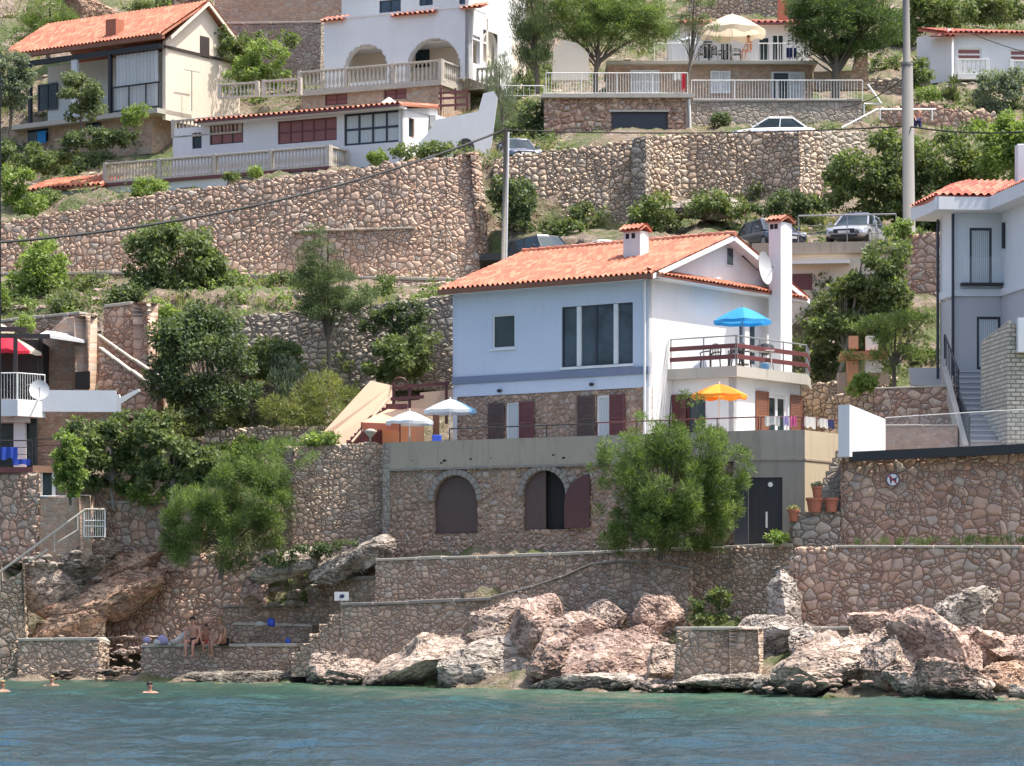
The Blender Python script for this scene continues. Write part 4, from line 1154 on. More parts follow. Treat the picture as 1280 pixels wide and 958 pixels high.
# ------------------------------------------------------------------ the main house
fL = Fr(811, 115, -36); fR = Fr(811, 115, 54); UL, UR = fL.U, fR.U
def HP(a, b, z): q = fL.O + UL * a + UR * b; return Vector((q.x, q.y, z))
aL = fL.u(566); DB = 10.4
zf = 9.08                                     # terrace floor
zL = lambda py: CZ + (HY - py) / F * 115      # heights read at the near corner
house = empty('house', HP(aL / 2, DB / 2, zf), 'pale blue and white two storey house with orange tiled roof and balcony in the middle', 'house')
mb = MB(); a0, a1, b0, b1 = aL + .3, -.3, .3, DB - .3
mb.hexa([HP(a0, b0, zf - .3), HP(a1, b0, zf - .3), HP(a1, b1, zf - .3), HP(a0, b1, zf - .3), HP(a0, b0, zL(350)), HP(a1, b0, zL(350)), HP(a1, b1, zL(350)), HP(a0, b1, zL(350))])
mb.build('core', M['white'], house)
hw1 = fL.rect(615, 644, 393, 436); hw2 = fL.rect(702, 791, 381, 457)
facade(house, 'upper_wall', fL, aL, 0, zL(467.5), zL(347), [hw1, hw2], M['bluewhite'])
window(house, fL, hw1, M['pvcw'], M['glass'], 1, 1, .07, .1, sill=M['pvcw'])
# big three light window with white mullions
w = window(house, fL, hw2, M['pvcd'], M['glassb'], 1, 1, .06, .10, name='large_window', label='wide three-light window of dark glass')
for x0, x1 in ((721, 726), (767, 772)):
    one(fL, 'mullion', M['pvcw'], w, fL.u(x0), fL.u(x1), hw2[2] + .02, hw2[3] - .02, -.14, .0)
one(fL, 'mullion', M['pvcd'], w, fL.u(743), fL.u(745.5), hw2[2] + .05, hw2[3] - .05, -.12, -.06)
mb = MB(); fL.box(mb, hw2[0] - .04, hw2[1] + .04, hw2[2] - .1, hw2[2] - .003, -.1, .06); mb.build('sill', M['pvcw'], w)
one(fL, 'dark_band', M['blueband'], house, aL, .02, zL(467.3), zL(458), -.05, .06)
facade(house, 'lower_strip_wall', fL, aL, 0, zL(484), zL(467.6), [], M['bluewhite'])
hd1 = fL.rect(632, 649, 503, 548); hd1 = (hd1[0], hd1[1], zf, hd1[3]); hd2 = fL.rect(745, 762, 494, 545); hd2 = (hd2[0], hd2[1], zf, hd2[3])
facade(house, 'stone_wall', fL.off(-.03), aL, 0, zf - .3, zL(484), [hd1, hd2], M['st_base'], step=.1)
window(house, fL, hd1, M['pvcw'], M['curtain'], 1, 1, .08, .12, name='door')
window(house, fL, hd2, M['pvcw'], M['curtain'], 1, 1, .10, .12, name='door')
shutter(house, fL, fL.u(611), fL.u(631), zf + .02, hd1[3], M['wood_plum'], .03)
shutter(house, fL, fL.u(649.5), fL.u(668), zf + .02, hd1[3], M['wood_red'], .03)
shutter(house, fL, fL.u(722), fL.u(744), zf + .02, hd2[3], M['wood_plum'], .03)
shutter(house, fL, fL.u(762.5), fL.u(782), zf + .02, hd2[3], M['wood_red'], .03)
for px, py in ((626, 489), (741, 481)):
    mb = MB(); q = fL.p(fL.u(px), fL.z(px, py), .1); mb.lathe(q, [(.04, -.06), (.1, -.02), (.1, .04), (.03, .07)], 10); mb.build('wall_lamp', M['dmetal'], house)
mb = MB(); mb.tube([fL.p(-.12, zf, .1), fL.p(-.12, zL(351), .1)], .05, 8); mb.build('downpipe', M['pvcw'], house)
# right face
ub = fR.u(834)
gw = fR.rect(907, 916, 309, 333)
zr, ze = 17.22, 15.22
bd = [fR.rect(924, 931, 405, 455), fR.rect(937, 947, 405, 457)]
facade(house, 'side_wall', fR, 0.004, DB, zf - .3, zL(345), bd, M['white'])
for h in bd: window(house, fR, h, M['pvcw'], M['glassb'], 1, 1, .06, .12)
mb = MB()
tri = [(0, zL(345)), (DB, zL(345)), (DB / 2, zr - .06)]
for d in (0,):
    A_, B_, C_ = [fR.p(u, z, 0) for u, z in tri]; A2, B2, C2 = [fR.p(u, z, -.25) for u, z in tri]
    mb.poly([A_, B_, C_]); mb.quad(A_, C_, C2, A2); mb.quad(C_, B_, B2, C2); mb.poly([A2, C2, B2])
mb.build('gable_wall', M['white'], house)
mb = MB(); A_, B_, C_ = [Vector(HP(aL + .01, u, z)) for u, z in tri]; mb.poly([A_, C_, B_]); mb.build('rear_gable_wall', M['white'], house)
facade(house, 'far_side_wall', Fr(0, 0, 54 + 180, HP(aL, DB, 0)), 0, DB, zf - .3, zL(345), [], M['white'])
facade(house, 'back_wall', Fr(0, 0, 144, HP(0, DB, 0)), 0, -aL, zf - .3, zL(345), [], M['white'])
mb = MB(); fR.box(mb, gw[0], gw[1], gw[2], gw[3], .0, .04); g = mb.build('attic_window', M['pvcw'], house)
mb = MB(); fR.box(mb, gw[0] + .05, gw[1] - .05, gw[2] + .05, gw[3] - .05, .035, .05); mb.build('pane', M['glass'], g)
e = .52
roof(house, 'roof', HP(aL - .3, -e, ze), HP(e, -e, ze), HP(e, DB / 2, zr), HP(aL - .3, DB / 2, zr), M['tile'], wave=.24, amp=.05)
roof(house, 'roof', HP(e, DB + e, ze), HP(aL - .3, DB + e, ze), HP(aL - .3, DB / 2, zr), HP(e, DB / 2, zr), M['tile'], wave=.24, amp=.05)
ridge_tiles(house, HP(aL - .35, DB / 2, zr + .06), HP(e + .03, DB / 2, zr + .06), M['tile'])
roof(house, 'pent_roof', fR.p(-.3, zL(341) - .14, .6), fR.p(DB + .3, zL(341) - .14, .6), fR.p(DB + .3, zL(341) + .1, .02), fR.p(-.3, zL(341) + .1, .02), M['tile'], amp=.035, thick=.06)
mb = MB(); fL.box(mb, aL - .3, e, zL(349.5), ze - .05, -.02, e - .02); mb.build('eaves_soffit', M['greywhite'], house)
mb = MB(); fL.box(mb, aL - .3, e + .01, ze - .17, ze + .02, e - .015, e + .09); mb.build('gutter', M['wood_brown'], house)
mb = MB(); fR.box(mb, -.2, DB + .25, zL(349.5), zL(345) - .02, .003, .55); mb.build('pent_soffit', M['greywhite'], house)
mb = MB()
for (ua, za, ub_, zb_) in ((-e, ze, DB / 2, zr), (DB / 2, zr, DB + e, ze)):
    mb.hexa([fR.p(ua, za - .19, e + .02), fR.p(ub_, zb_ - .19, e + .02), fR.p(ub_, zb_ - .19, e - .03), fR.p(ua, za - .19, e - .03), fR.p(ua, za - .0, e + .02), fR.p(ub_, zb_ - .0, e + .02), fR.p(ub_, zb_ - .0, e - .03), fR.p(ua, za - .0, e - .03)])
    mb.hexa([fR.p(ua, za - .17, e - .03), fR.p(ub_, zb_ - .17, e - .03), fR.p(ub_, zb_ - .17, .0), fR.p(ua, za - .17, .0), fR.p(ua, za - .13, e - .03), fR.p(ub_, zb_ - .13, e - .03), fR.p(ub_, zb_ - .13, .0), fR.p(ua, za - .13, .0)])
mb.build('verge_board', M['white'], house)
# small hooded chimney on the slope, tall one on the right flank
def chimney(parent, fr, u, d, z0, z1, w, dp, mat, name='chimney', hood=True, tilem='tile'):
    mb = MB(); fr.box(mb, u, u + w, z0, z1, d - dp, d); c = mb.build(name, mat, parent)
    if hood:
        o = MB()
        for k in (.25, .6): fr.box(o, u + w * k - .08, u + w * k + .08, z1 - .28, z1 - .08, d - .05, d + .006)
        o.build('vent', M['black'], c)
        zz = z1 + .02
        roof(c, 'hood', fr.p(u - .1, zz, d + .12), fr.p(u + w + .1, zz, d + .12), fr.p(u + w + .1, zz + .22, d - dp / 2), fr.p(u - .1, zz + .22, d - dp / 2), M[tilem], thick=.04, amp=.03, wave=.2)
        roof(c, 'hood', fr.p(u + w + .1, zz, d - dp - .12), fr.p(u - .1, zz, d - dp - .12), fr.p(u - .1, zz + .22, d - dp / 2), fr.p(u + w + .1, zz + .22, d - dp / 2), M[tilem], thick=.04, amp=.03, wave=.2)
    return c
fc = Fr(779, 118.6, -36); chimney(house, fc, 0, 0, 15.8, CZ + (HY - 289) / F * 118.3, .78, .6, M['white2'])
fo = fR.off(1.0); cq = fo.p(fo.u(976), 0); fc = Fr(0, 0, -36, cq); wl = -fc.u(961); dr2 = Fr(0, 0, 54, cq).u(990)
chimney(house, fc, -wl, 0, zL(470), CZ + (HY - 277) / F * cq.y, wl, dr2, M['white'], 'tall_chimney')
# balcony
f1 = Fr(0, 0, -36, fR.p(ub, 0)); d1 = f1.u(921); f2 = Fr(0, 0, 54, f1.p(d1, 0)); u2 = f2.u(1010); f3 = Fr(0, 0, 82, f2.p(u2, 0)); u3 = 2.4
zs1 = CZ + (HY - 457) / F * f1.p(d1, 0).y; zs0 = zs1 - .40
inner = fR.p(DB - .2, 0, 0.0)
def prism(mb, pts, z0, z1):
    n = len(pts); b = len(mb.v)
    mb.v += [(p[0], p[1], z0) for p in pts] + [(p[0], p[1], z1) for p in pts]
    mb.f.append(tuple(b + i for i in reversed(range(n)))); mb.f.append(tuple(b + n + i for i in range(n)))
    for i in range(n): j = (i + 1) % n; mb.f.append((b + i, b + j, b + n + j, b + n + i))
bp = [f1.p(0.0, 0), f1.p(d1, 0), f2.p(u2, 0), f3.p(u3, 0), fR.p(DB, 0, .02)]
mb = MB(); prism(mb, bp, zs0, zs1); mb.build('balcony', M['concrete_pale'], house)
gi = .35
g1 = f1.off(-gi) ; g1 = Fr(0, 0, -36, fR.p(ub + gi, 0)); gd = d1 - gi; g2 = Fr(0, 0, 54, g1.p(gd, 0)); gu = g2.u(1000)
gp = [g1.p(0, 0), g1.p(gd, 0), g2.p(gu, 0), fR.p(DB - 1, 0, .02)]
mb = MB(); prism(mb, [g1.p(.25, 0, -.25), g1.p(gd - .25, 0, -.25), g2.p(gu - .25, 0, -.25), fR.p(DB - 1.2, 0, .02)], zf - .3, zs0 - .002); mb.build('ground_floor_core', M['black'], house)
gh1 = g1.rect(835, 882, 493, 541); gh1 = (gh1[0] + .02, gh1[1], zf, gh1[3])
facade(house, 'ground_floor_wall', g1, 0, gd, zf - .3, zs0 - .003, [gh1], M['white'])
window(house, g1, gh1, M['wood_red'], M['glass'], 2, 1, .08, .12, name='door')
shutter(house, g1, g1.u(836), g1.u(858), zf + .02, gh1[3], M['wood_red'], .03)
gh2 = g2.rect(960, 985, 493, 545); gh2 = (gh2[0], gh2[1], zf, gh2[3])
facade(house, 'ground_floor_wall', g2, 0, gu, zf - .3, zs0 - .003, [gh2], M['white'])
window(house, g2, gh2, M['pvcw'], M['glass'], 2, 1, .16, .12, name='door')
shutter(house, g2, g2.u(944), g2.u(959.5), zf + .02, gh2[3] + .04, M['wood_brown'], .03)
shutter(house, g2, g2.u(987), g2.u(1001) , zf + .02, gh2[3] + .04, M['wood_brown'], .03)
mb = MB(); q = g2.p(gu, 0); prism(mb, [g2.p(gu + .05, 0, 0), Fr(0, 0, 80, q).p(.9, 0), fR.p(DB, 0, .5), fR.p(DB - 1.2, 0, .5)], zf - .3, zs0 - .003); mb.build('flank_wall', M['cream'], house)
# balcony railing: steel rail, two maroon planks
def plank_rail(label, runs, h=1.12):
    root = empty('balcony_railing', runs[0][0].p(runs[0][1], runs[0][3]), label, 'railing')
    for fr, a, b, z in runs:
        t = MB(); t.tube([fr.p(a, z + h, -.06), fr.p(b, z + h, -.06)], .028, 8); t.build('hand_rail', M['steel'], root)
        for q in (.26, .66): one(fr, 'plank', M['wood_red'], root, a, b, z + q, z + q + .17, -.04, -.01, .01)
        n = max(1, round((b - a) / 1.5))
        for i in range(n + 1):
            t = MB(); c = a + .03 + (b - a - .06) * i / n; t.tube([fr.p(c, z, -.06), fr.p(c, z + h, -.06)], .028, 6); t.build('post', M['steel'], root)
    return root
plank_rail('steel balcony railing with two maroon planks around the blue parasol', [(f1, 0.1, d1, zs1), (f2, 0, u2, zs1), (f3, 0, u3, zs1)])
for dx in (0, .28, .5):
    mb = MB(); mb.tube([f1.p(0.05 + dx * .1, zs1 + 1.1, .0), fR.p(ub - 1.0 + dx * .9, zf + .1, .15)], .018, 6); tag(mb.build('stay_cable', M['wmetal'], None), 'thin white stay running from balcony rail down the white wall, %s of three' % {0: 'outer', .28: 'middle', .5: 'inner'}[dx], 'cable', 'white stays beside the balcony')
# dish on the gable
def dish(label, c, r, deg, pole_to, group='satellite dishes', up=.35):
    t = empty('satellite_dish', c, label, 'satellite dish', group)
    d = Vector((math.cos(R(deg)), math.sin(R(deg)), up)).normalized(); a = d.cross(Vector((0, 0, 1))).normalized(); b = a.cross(d)
    mb = MB(); rings = 6; n = 24
    for s_, off in ((1, 0), (-1, -.025)):
        base = len(mb.v)
        for i in range(rings + 1):
            q = i / rings * r
            for k in range(n):
                th = 2 * math.pi * k / n; mb.v.append(tuple(Vector(c) + a * q * math.cos(th) + b * q * 1.08 * math.sin(th) + d * (q * q * .28 / r + off)))
        for i in range(rings):
            for k in range(n):
                k2 = (k + 1) % n; mb.f.append((base + i * n + k, base + i * n + k2, base + (i + 1) * n + k2, base + (i + 1) * n + k))
    mb.build('reflector', M['grey'], t, smooth=True)
    m2 = MB(); m2.tube([Vector(c) - d * .02, Vector(c) - d * .2, pole_to], .03, 6); m2.build('bracket', M['dmetal'], t)
    m3 = MB(); f = Vector(c) + d * r * .9; m3.tube([Vector(c) - b * r, f], .012, 5); m3.tube([f, f + d * -.12], .04, 8); m3.build('feed_arm', M['steel'], t)
    return t
fd = fR.off(.95); dish('large pale dish on bracket at gable of main house', fd.p(fd.u(952), fd.z(952, 336)), .60, -30, fR.p(fR.u(926), fR.z(926, 318), .0), up=.12)

# ------------------------------------------------------------------ terrace with arched basement
fT = Fr(948, 109.5, -30.2); uT = fT.u(487)
zt = lambda py: CZ + (HY - py) / F * 109.5
base = empty('terrace_basement', fT.p(uT / 2, 0).lerp(fT.p(uT / 2, 0), 0) + Vector((0, 0, 4.6)), 'stone basement with three arched openings carrying a concrete terrace', 'building')
zb1, zb0 = zt(538), zt(573.5); zg = zt(693)
ar1 = fT.rect(541, 596, 594, 667); ar2 = fT.rect(653, 707, 588, 662); ar3 = fT.rect(700, 738, 594, 660)
facade(base, 'wall', fT.off(-.06), uT, fT.u(930), zg - 1, zb0, [(*ar1, True), (*ar2, True)], M['st_base'], step=.09, depth=.35)
f25 = fT.off(-.25)
def archleaf(fr, a, b, c, d, mat, dd, name, half=None):
    mb = MB(); r = (b - a) / 2; zc = d - r; K = 20
    pts = [(a, c), (b, c)] + [(a + r + r * math.cos(math.pi * k / K), zc + r * math.sin(math.pi * k / K)) for k in range(K + 1)]
    if half == 'l': pts = [(u, z) for u, z in pts if u <= a + r + 1e-4] ; pts.insert(1, (a + r, c))
    if half == 'r': pts = [(u, z) for u, z in pts if u >= a + r - 1e-4]; pts.insert(0, (a + r, c))
    if half: pts = sorted(set(pts), key=lambda q: math.atan2(q[1] - (c + d) / 2, q[0] - (min(p[0] for p in pts) + max(p[0] for p in pts)) / 2))
    mb.poly([fr.p(u, z, dd) for u, z in pts]); mb.poly([fr.p(u, z, dd - .05) for u, z in reversed(pts)])
    for i in range(len(pts)): p, q = pts[i], pts[(i + 1) % len(pts)]; mb.quad(fr.p(*p, dd), fr.p(*p, dd - .05), fr.p(*q, dd - .05), fr.p(*q, dd))
    return mb.build(name, mat, base)
archleaf(fT, *ar1, M['wood_plum'], -.2, 'arched_door')
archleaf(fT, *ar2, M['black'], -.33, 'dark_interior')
archleaf(fT, *ar2, M['wood_plum'], -.14, 'arched_shutter', 'l')
archleaf(fT, ar2[1] - .02 , ar2[1] + (ar3[1] - ar2[1]) * 2, ar3[2], ar3[3], M['wood_dred'], .07, 'arched_shutter', 'l')
for h in (ar1, ar2):      # voussoirs
    mb = MB(); r = (h[1] - h[0]) / 2; zc = h[3] - r; K = 15
    for k in range(K):
        a0_, a1_ = math.pi * (k + .04) / K, math.pi * (k + .96) / K; r0, r1 = r + .0, r + .22
        q = lambda a, rr, d: fT.p(h[0] + r - rr * math.cos(a), zc + rr * math.sin(a), d)
        mb.hexa([q(a0_, r0, .03), q(a0_, r1, .03), q(a0_, r1, -.2), q(a0_, r0, -.2), q(a1_, r0, .03), q(a1_, r1, .03), q(a1_, r1, -.2), q(a1_, r0, -.2)])
    mb.build('arch_stones', M['coping_dark'], base, bev=.01)
one(fT, 'parapet', M['concrete'], base, uT, 0, zb0, zb1, -.22, .02)
one(fT, 'edge_strip', M['coping_dark'], base, uT + .003, fT.u(930), zb0 - .08, zb0 - .003, -.1, .05)
for px, py, r in ((556, 576, .07), (552, 579, .05), (589, 574, .05), (516, 576, .03), (614, 573, .03), (692, 569, .05), (705, 572.5, .06)):
    mb = MB(); u, z = fT.u(px), fT.z(px, py); K = 9; mb.poly([fT.p(u + r * 1.3 * math.cos(6.283 * k / K), z + r * (.7 + .3 * math.sin(k * 2.3)) * math.sin(6.283 * k / K), .024) for k in range(K)]); mb.build('spalled_hole', M['black'], base)
f2t = Fr(0, 0, -4, fT.p(0, 0, .02)); uc = f2t.u(1006); f3t = Fr(0, 0, 58, f2t.p(uc, 0)); ue = f3t.u(1052)
dr = f2t.rect(936, 978, 597, 684)
facade(base, 'concrete_wall', f2t, f2t.u(917), uc, zg - 1, zb0, [dr], M['concrete_grey'])
one(f2t, 'parapet', M['concrete_grey'], base, 0.003, uc, zb0 + .003, zb1, -.22, .0)
facade(base, 'lit_side_wall', f3t, 0.003, ue, zg - 1, zb1, [], M['render_rough'])
archx = one(f2t, 'double_door', M['dmetal'], base, dr[0] + .01, dr[1] - .01, dr[2], dr[3] - .01, -.12, -.06)
one(f2t, 'door_leaf', M['pvcd'], base, f2t.u(918), f2t.u(935), dr[2] + .02, dr[3] - .05, .02, .07)
mb = MB()
for k in range(5): u = dr[0] + (dr[1] - dr[0]) * (k + .5) / 5; f2t.box(mb, u - .012, u + .012, dr[2], dr[3], -.06, -.045)
mb.build('panel_rib', M['dmetal'], archx)
mb = MB(); f2t.box(mb, f2t.u(957), f2t.u(959.5), zt(660), zt(640), -.05, .0); mb.build('door_handle', M['wmetal'], archx)
mb = MB(); mb.tube([f2t.p(f2t.u(963), zt(606), .02), f2t.p(f2t.u(963), zt(606), -.08)], .09, 10); mb.build('door_knocker', M['wmetal'], archx)
mb = MB(); prism(mb, [fT.p(uT, 0, -.23), fT.p(-.1, 0, -.23), f2t.p(uc - .1, 0, -.23), f3t.p(ue, 0, -.2), P(1056, 0, 126), P(470, 0, 126)], zf - .25, zf - .003); mb.build('terrace_floor', M['concrete_pale'], base)
one(fT, 'plinth', M['st_dark'], base, fT.u(478), fT.u(702), zt(709), zt(693), -.3, .45)
one(fT, 'plinth', M['st_dark'], base, fT.u(640), fT.u(880), zt(705), zt(685), -.3, .25)
mb = MB(); q = fT.p(uT, 0); Fr(0, 0, 60, q).box(mb, 0, 4, zg - 1, zb1 - .01, -.3, 0); mb.build('end_wall', M['st_dark'], base)
one(f2t, 'string_course', M['coping_dark'], base, f2t.u(917), uc, zb0 - .07, zb0 - .003, -.1, .03); one(f3t, 'string_course', M['render_brown'], base, 0.003, ue, zb0 - .07, zb0 - .003, -.1, .03)
sst = empty('stone_steps', P(1036, 640, 107.6), 'rough stone steps squeezed between lit side wall and reddish wall', 'steps')
mb = MB()
for i in range(9): a = P(1014 + 4 * i, 640 - 8.5 * (i + 1), 107.75 + .12 * i); b = P(1052, 640, 107.75 + .12 * i); mb.box(a.x, b.x, a.y, a.y + .5, a.z - .6, a.z)
mb.build('treads', M['st_dark'], sst)
# thin terrace railings
bars_rail('low maroon tube railing on the terrace behind the feathery bush', [(fT.off(-.1), fT.u(745), -.05, zb1), (f2t.off(-.1), 0.1, uc - .1, zb1), (f3t.off(-.1), .1, ue, zb1)], .48, 'wood_red', bars=False, rails=(), group='tube railings on the house terrace', posts=1.7)
bars_rail('low dark tube railing on the left part of the concrete terrace', [(fT.off(-.1), fT.u(560), fT.u(744), zb1)], .45, 'dmetal', bars=False, rails=(), group='tube railings on the house terrace', posts=2.2)

# ------------------------------------------------------------------ peach stair beside the house
def slab_px(name, pts, Y, th, m, parent=None):
    """a wall of given outline (px, py) standing at distance Y, th metres thick"""
    mb = MB(); dy = [p[2] if len(p) > 2 else 0 for p in pts]
    a = [P(p[0], p[1], Y + d) for p, d in zip(pts, dy)]; b = [q + Vector((0, th, 0)) for q in a]
    mb.poly(a[::-1]); mb.poly(b)
    for i in range(len(a)): j = (i + 1) % len(a); mb.quad(a[i], a[j], b[j], b[i])
    return mb.build(name, m, parent)


st = empty('outdoor_staircase', P(450, 556, 121), 'peach coloured stair wall with maroon steps left of the main house', 'staircase')
slab_px('stair_wall', [(398, 547, 0), (396, 556, 0), (432, 558, 1.3), (462, 520, 2.4), (490, 508, 3.5), (490, 482, 3.5), (463, 476, 2.45)], 121.6, .3, M['pink'], st)
n = 11; mb = MB()
for i in range(n):
    t0, t1 = i / n, (i + 1) / n; xa, xb = 433 + 54 * t0, 433 + 54 * t1 + 2; yb = 555 - 50 * t1; Y = 120.6 + .7 * t0
    a = P(xa, yb, Y); b = P(xb + 20, yb, Y); mb.hexa([(a.x, a.y, a.z - 1.2), (b.x, a.y, a.z - 1.2), (b.x, a.y + 1.1, a.z - 1.2), (a.x, a.y + 1.1, a.z - 1.2), (a.x, a.y, a.z), (b.x, a.y, a.z), (b.x, a.y + 1.1, a.z), (a.x, a.y + 1.1, a.z)])
mb.build('steps', M['wood_red'], st)
mb = MB(); mb.tube([P(440, 553, 120.2), P(486, 498, 121), P(489, 482, 121)], .05, 6); mb.build('hand_rail', M['pink'], st)
slab_px('orange_wall', [(478, 560), (478, 536), (484, 536), (484, 530), (530, 527), (530, 560)], 119.5, .25, M['orange']).update_tag()
tag(bpy.context.scene.objects['orange_wall'], 'low orange wall under the peach awning', 'wall')
aw = empty('awning', P(495, 520, 118.5), 'peach canvas awning with pink scalloped front beside the stair', 'awning')
mb = MB(); A_, B_, C_, D_ = P(452, 528, 118.6), P(500, 530, 118.0), P(543, 512, 121.0), P(490, 509, 121.6)
for i in range(8):
    for j in range(6):
        def ap(u, v): q = (A_ * (1 - u) + B_ * u) * (1 - v) + (D_ * (1 - u) + C_ * u) * v; return q - Vector((0, 0, .12 * math.sin(math.pi * u) * math.sin(math.pi * v)))
        mb.quad(ap(i / 8, j / 6), ap((i + 1) / 8, j / 6), ap((i + 1) / 8, (j + 1) / 6), ap(i / 8, (j + 1) / 6))
mb.build('canvas', M['u_peach'], aw, smooth=True)
mb = MB()
for i in range(14):
    a, b = A_.lerp(B_, i / 14), A_.lerp(B_, (i + 1) / 14); m_ = (a + b) / 2
    mb.poly([a, Vector((a.x, a.y, a.z - .22)), Vector((m_.x, m_.y, a.z - .32)), Vector((b.x, b.y, b.z - .22)), b])
mb.build('valance', M['awn_edge'], aw)
mb = MB()
for q in (A_, B_, D_, C_): mb.tube([q, Vector((q.x, q.y, q.z - 1.4))], .03, 6)
mb.build('posts', M['wood_red'], aw)
pg = empty('pergola', P(525, 505, 123), 'maroon timber pergola beam frame left of the blue white house', 'pergola')
for (x0, y0, x1, y1) in ((488, 483, 562, 477), (488, 497, 530, 494)):
    mb = MB(); a, b = P(x0, y0, 123), P(x1, y1, 123); mb.hexa([a + Vector((0, 0, -.13)), b + Vector((0, 0, -.13)), b + Vector((0, .12, -.13)), a + Vector((0, .12, -.13)), a, b, b + Vector((0, .12, 0)), a + Vector((0, .12, 0))]); mb.build('beam', M['wood_red'], pg)
for x in (492, 512, 558):
    mb = MB(); a = P(x, 480, 123.05); mb.box(a.x - .06, a.x + .06, a.y, a.y + .1, a.z - 1.6, a.z); mb.build('post', M['wood_red'], pg)
mb = MB(); K = 16; mb.tube([P(500 + 8 * math.cos(6.283 * k / K), 478 + 6 * math.sin(6.283 * k / K), 122.9) for k in range(K + 1)], .025, 5, cap=False); mb.build('wheel_ornament', M['wood_red'], pg)
slab_px('low_side_wall', [(525, 500), (525, 491), (566, 487), (566, 520), (490, 520), (490, 503)], 123.6, .3, M['pink'])
tag(bpy.context.scene.objects['low_side_wall'], 'pale peach wall piece joining the pergola to the house corner', 'wall')
slab_px('brown_pillar', [(541, 552), (541, 512), (549, 512), (549, 552)], 119.6, .3, M['wood_brown']); tag(bpy.context.scene.objects['brown_pillar'], 'brown pillar behind the white parasol pole', 'pillar')

umbrella('faded white sun parasol with blue panel, nearest the left wall of the main house', 563, 499, 513, 66, 118.3, ['u_sky'] + ['u_white'] * 6 + ['u_sky'], 552)
umbrella('lower pale parasol overlapping the peach awning', 512, 514, 527, 60, 117.6, ['u_sky'] + ['u_white'] * 7, 556)
umbrella('bright blue parasol open over the upper balcony', 928, 384, 401, 72, 117.3, ['u_blue2', 'u_blue'], 457, pole='steel')
umbrella('orange parasol with yellow top panels below the balcony', 899, 480, 494, 70, 112.0, ['u_orange', 'u_yellow'], 545, scallop=True)
umbrella('big cream scalloped parasol on the hilltop terrace', 915, 18, 38, 84, 163.6, ['u_cream'], 78, scallop=True, valance=.3)
umbrella('red and cream parasol on the balcony at the left edge', 8, 419, 441, 88, 125.5, ['u_red', 'u_red', 'u_cream'], 500, seg=9, pole='dmetal')
umbrella('plain cream parasol behind the red one at the left edge', -12, 400, 414, 60, 129, ['u_cream'], 500)
umbrella('small tan parasol under the dark pine on the hilltop', 1026, 68, 77, 34, 166, ['u_tan'], 112)
umbrella('pale flat parasol left of the cream one on the hilltop', 862, 46, 52, 34, 163.8, ['u_white'], 78)

chair('dark round-backed garden chair at the left of the balcony table', f1.p(1.3, zs1, -1.0), R(-140))
chair('dark garden chair tilted toward the blue parasol pole', f1.p(2.3, zs1, -1.2), R(-100))
chair('dark garden chair right of the blue parasol pole', f2.p(1.6, zs1, -.8), R(120))
table('white balcony table under the blue parasol', f1.p(2.6, zs1, -2.2), 1.3, .8)
mb = MB(); q = f2.p(3.0, zs1, -.6); mb.lathe(q, [(.14, 0), (.17, .3), (.15, .31), (.02, .02)], 12); tag(mb.build('bucket', M['u_sky'], None), 'pale turquoise bucket behind the balcony planks', 'bucket')
gr_ = empty('garden_grill', f2.p(3.5, zs1, -.9), 'black kettle grill on legs next to the tall chimney', 'grill'); 
mb = MB(); q = f2.p(3.5, zs1, -.9); mb.lathe((q.x, q.y, q.z), [(.1, .66), (.32, .78), (.36, .9), (.3, 1.05), (.05, 1.12)], 14); mb.build('bowl', M['dmetal'], gr_)
mb = MB(); [mb.tube([(q.x + .2 * math.cos(a), q.y + .2 * math.sin(a), q.z + .7), (q.x + .35 * math.cos(a), q.y + .35 * math.sin(a), q.z)], .015, 5) for a in (0, 2.1, 4.2)]; mb.build('legs', M['dmetal'], gr_)
# towels drying on the terrace rail, tables and small things
def towel(label, fr, u0, u1, z, h, mat):
    mb = MB(); K = 8
    for i in range(K):
        a, b = u0 + (u1 - u0) * i / K, u0 + (u1 - u0) * (i + 1) / K; s0, s1 = .03 * math.sin(i * 1.7), .03 * math.sin((i + 1) * 1.7); h0, h1 = h * (1 + .12 * math.sin(i * 1.1)), h * (1 + .12 * math.sin((i + 1) * 1.1))
        mb.quad(fr.p(a, z + .02, .05 + s0), fr.p(b, z + .02, .05 + s1), fr.p(b, z - h1, .06 + s1), fr.p(a, z - h0, .06 + s0))
        mb.quad(fr.p(a, z + .02, -.03), fr.p(b, z + .02, -.03), fr.p(b, z + .02, .05 + s1), fr.p(a, z + .02, .05 + s0))
        mb.quad(fr.p(a, z - h0 * .8, -.05 + s0), fr.p(b, z - h1 * .8, -.05 + s1), fr.p(b, z + .02, -.03), fr.p(a, z + .02, -.03))
    o = mb.build('towel', M[mat], None, smooth=True); return tag(o, label, 'towel', 'towels hung over railings')
M['c_pink'] = fabric('pink_towel', (.75, .2, .4)); M['c_white'] = fabric('white_towel', (.75, .74, .72)); M['c_blue'] = fabric('blue_towel', (.06, .13, .62)); M['c_lilac'] = fabric('lilac_towel', (.55, .5, .75))
towel('white towel draped over the terrace rail left of the pink one', f2t.off(-.1), f2t.u(956), f2t.u(975), zb1 + .47, .3, 'c_white')
towel('lilac towel between white towel and pink towel on the rail', f2t.off(-.1), f2t.u(979), f2t.u(986), zb1 + .47, .3, 'c_lilac')
towel('pink towel hanging on the terrace rail under the brown shutters', f2t.off(-.1), f2t.u(987.5), f2t.u(996), zb1 + .47, .34, 'c_pink')
towel('white towel at the corner of the terrace rail', f3t.off(-.1), .15, .9, zb1 + .47, .36, 'c_white')
towel('crumpled white towel near the pile of dark cloths on the rail', f3t.off(-.1), 1.3, 1.9, zb1 + .47, .3, 'c_white')
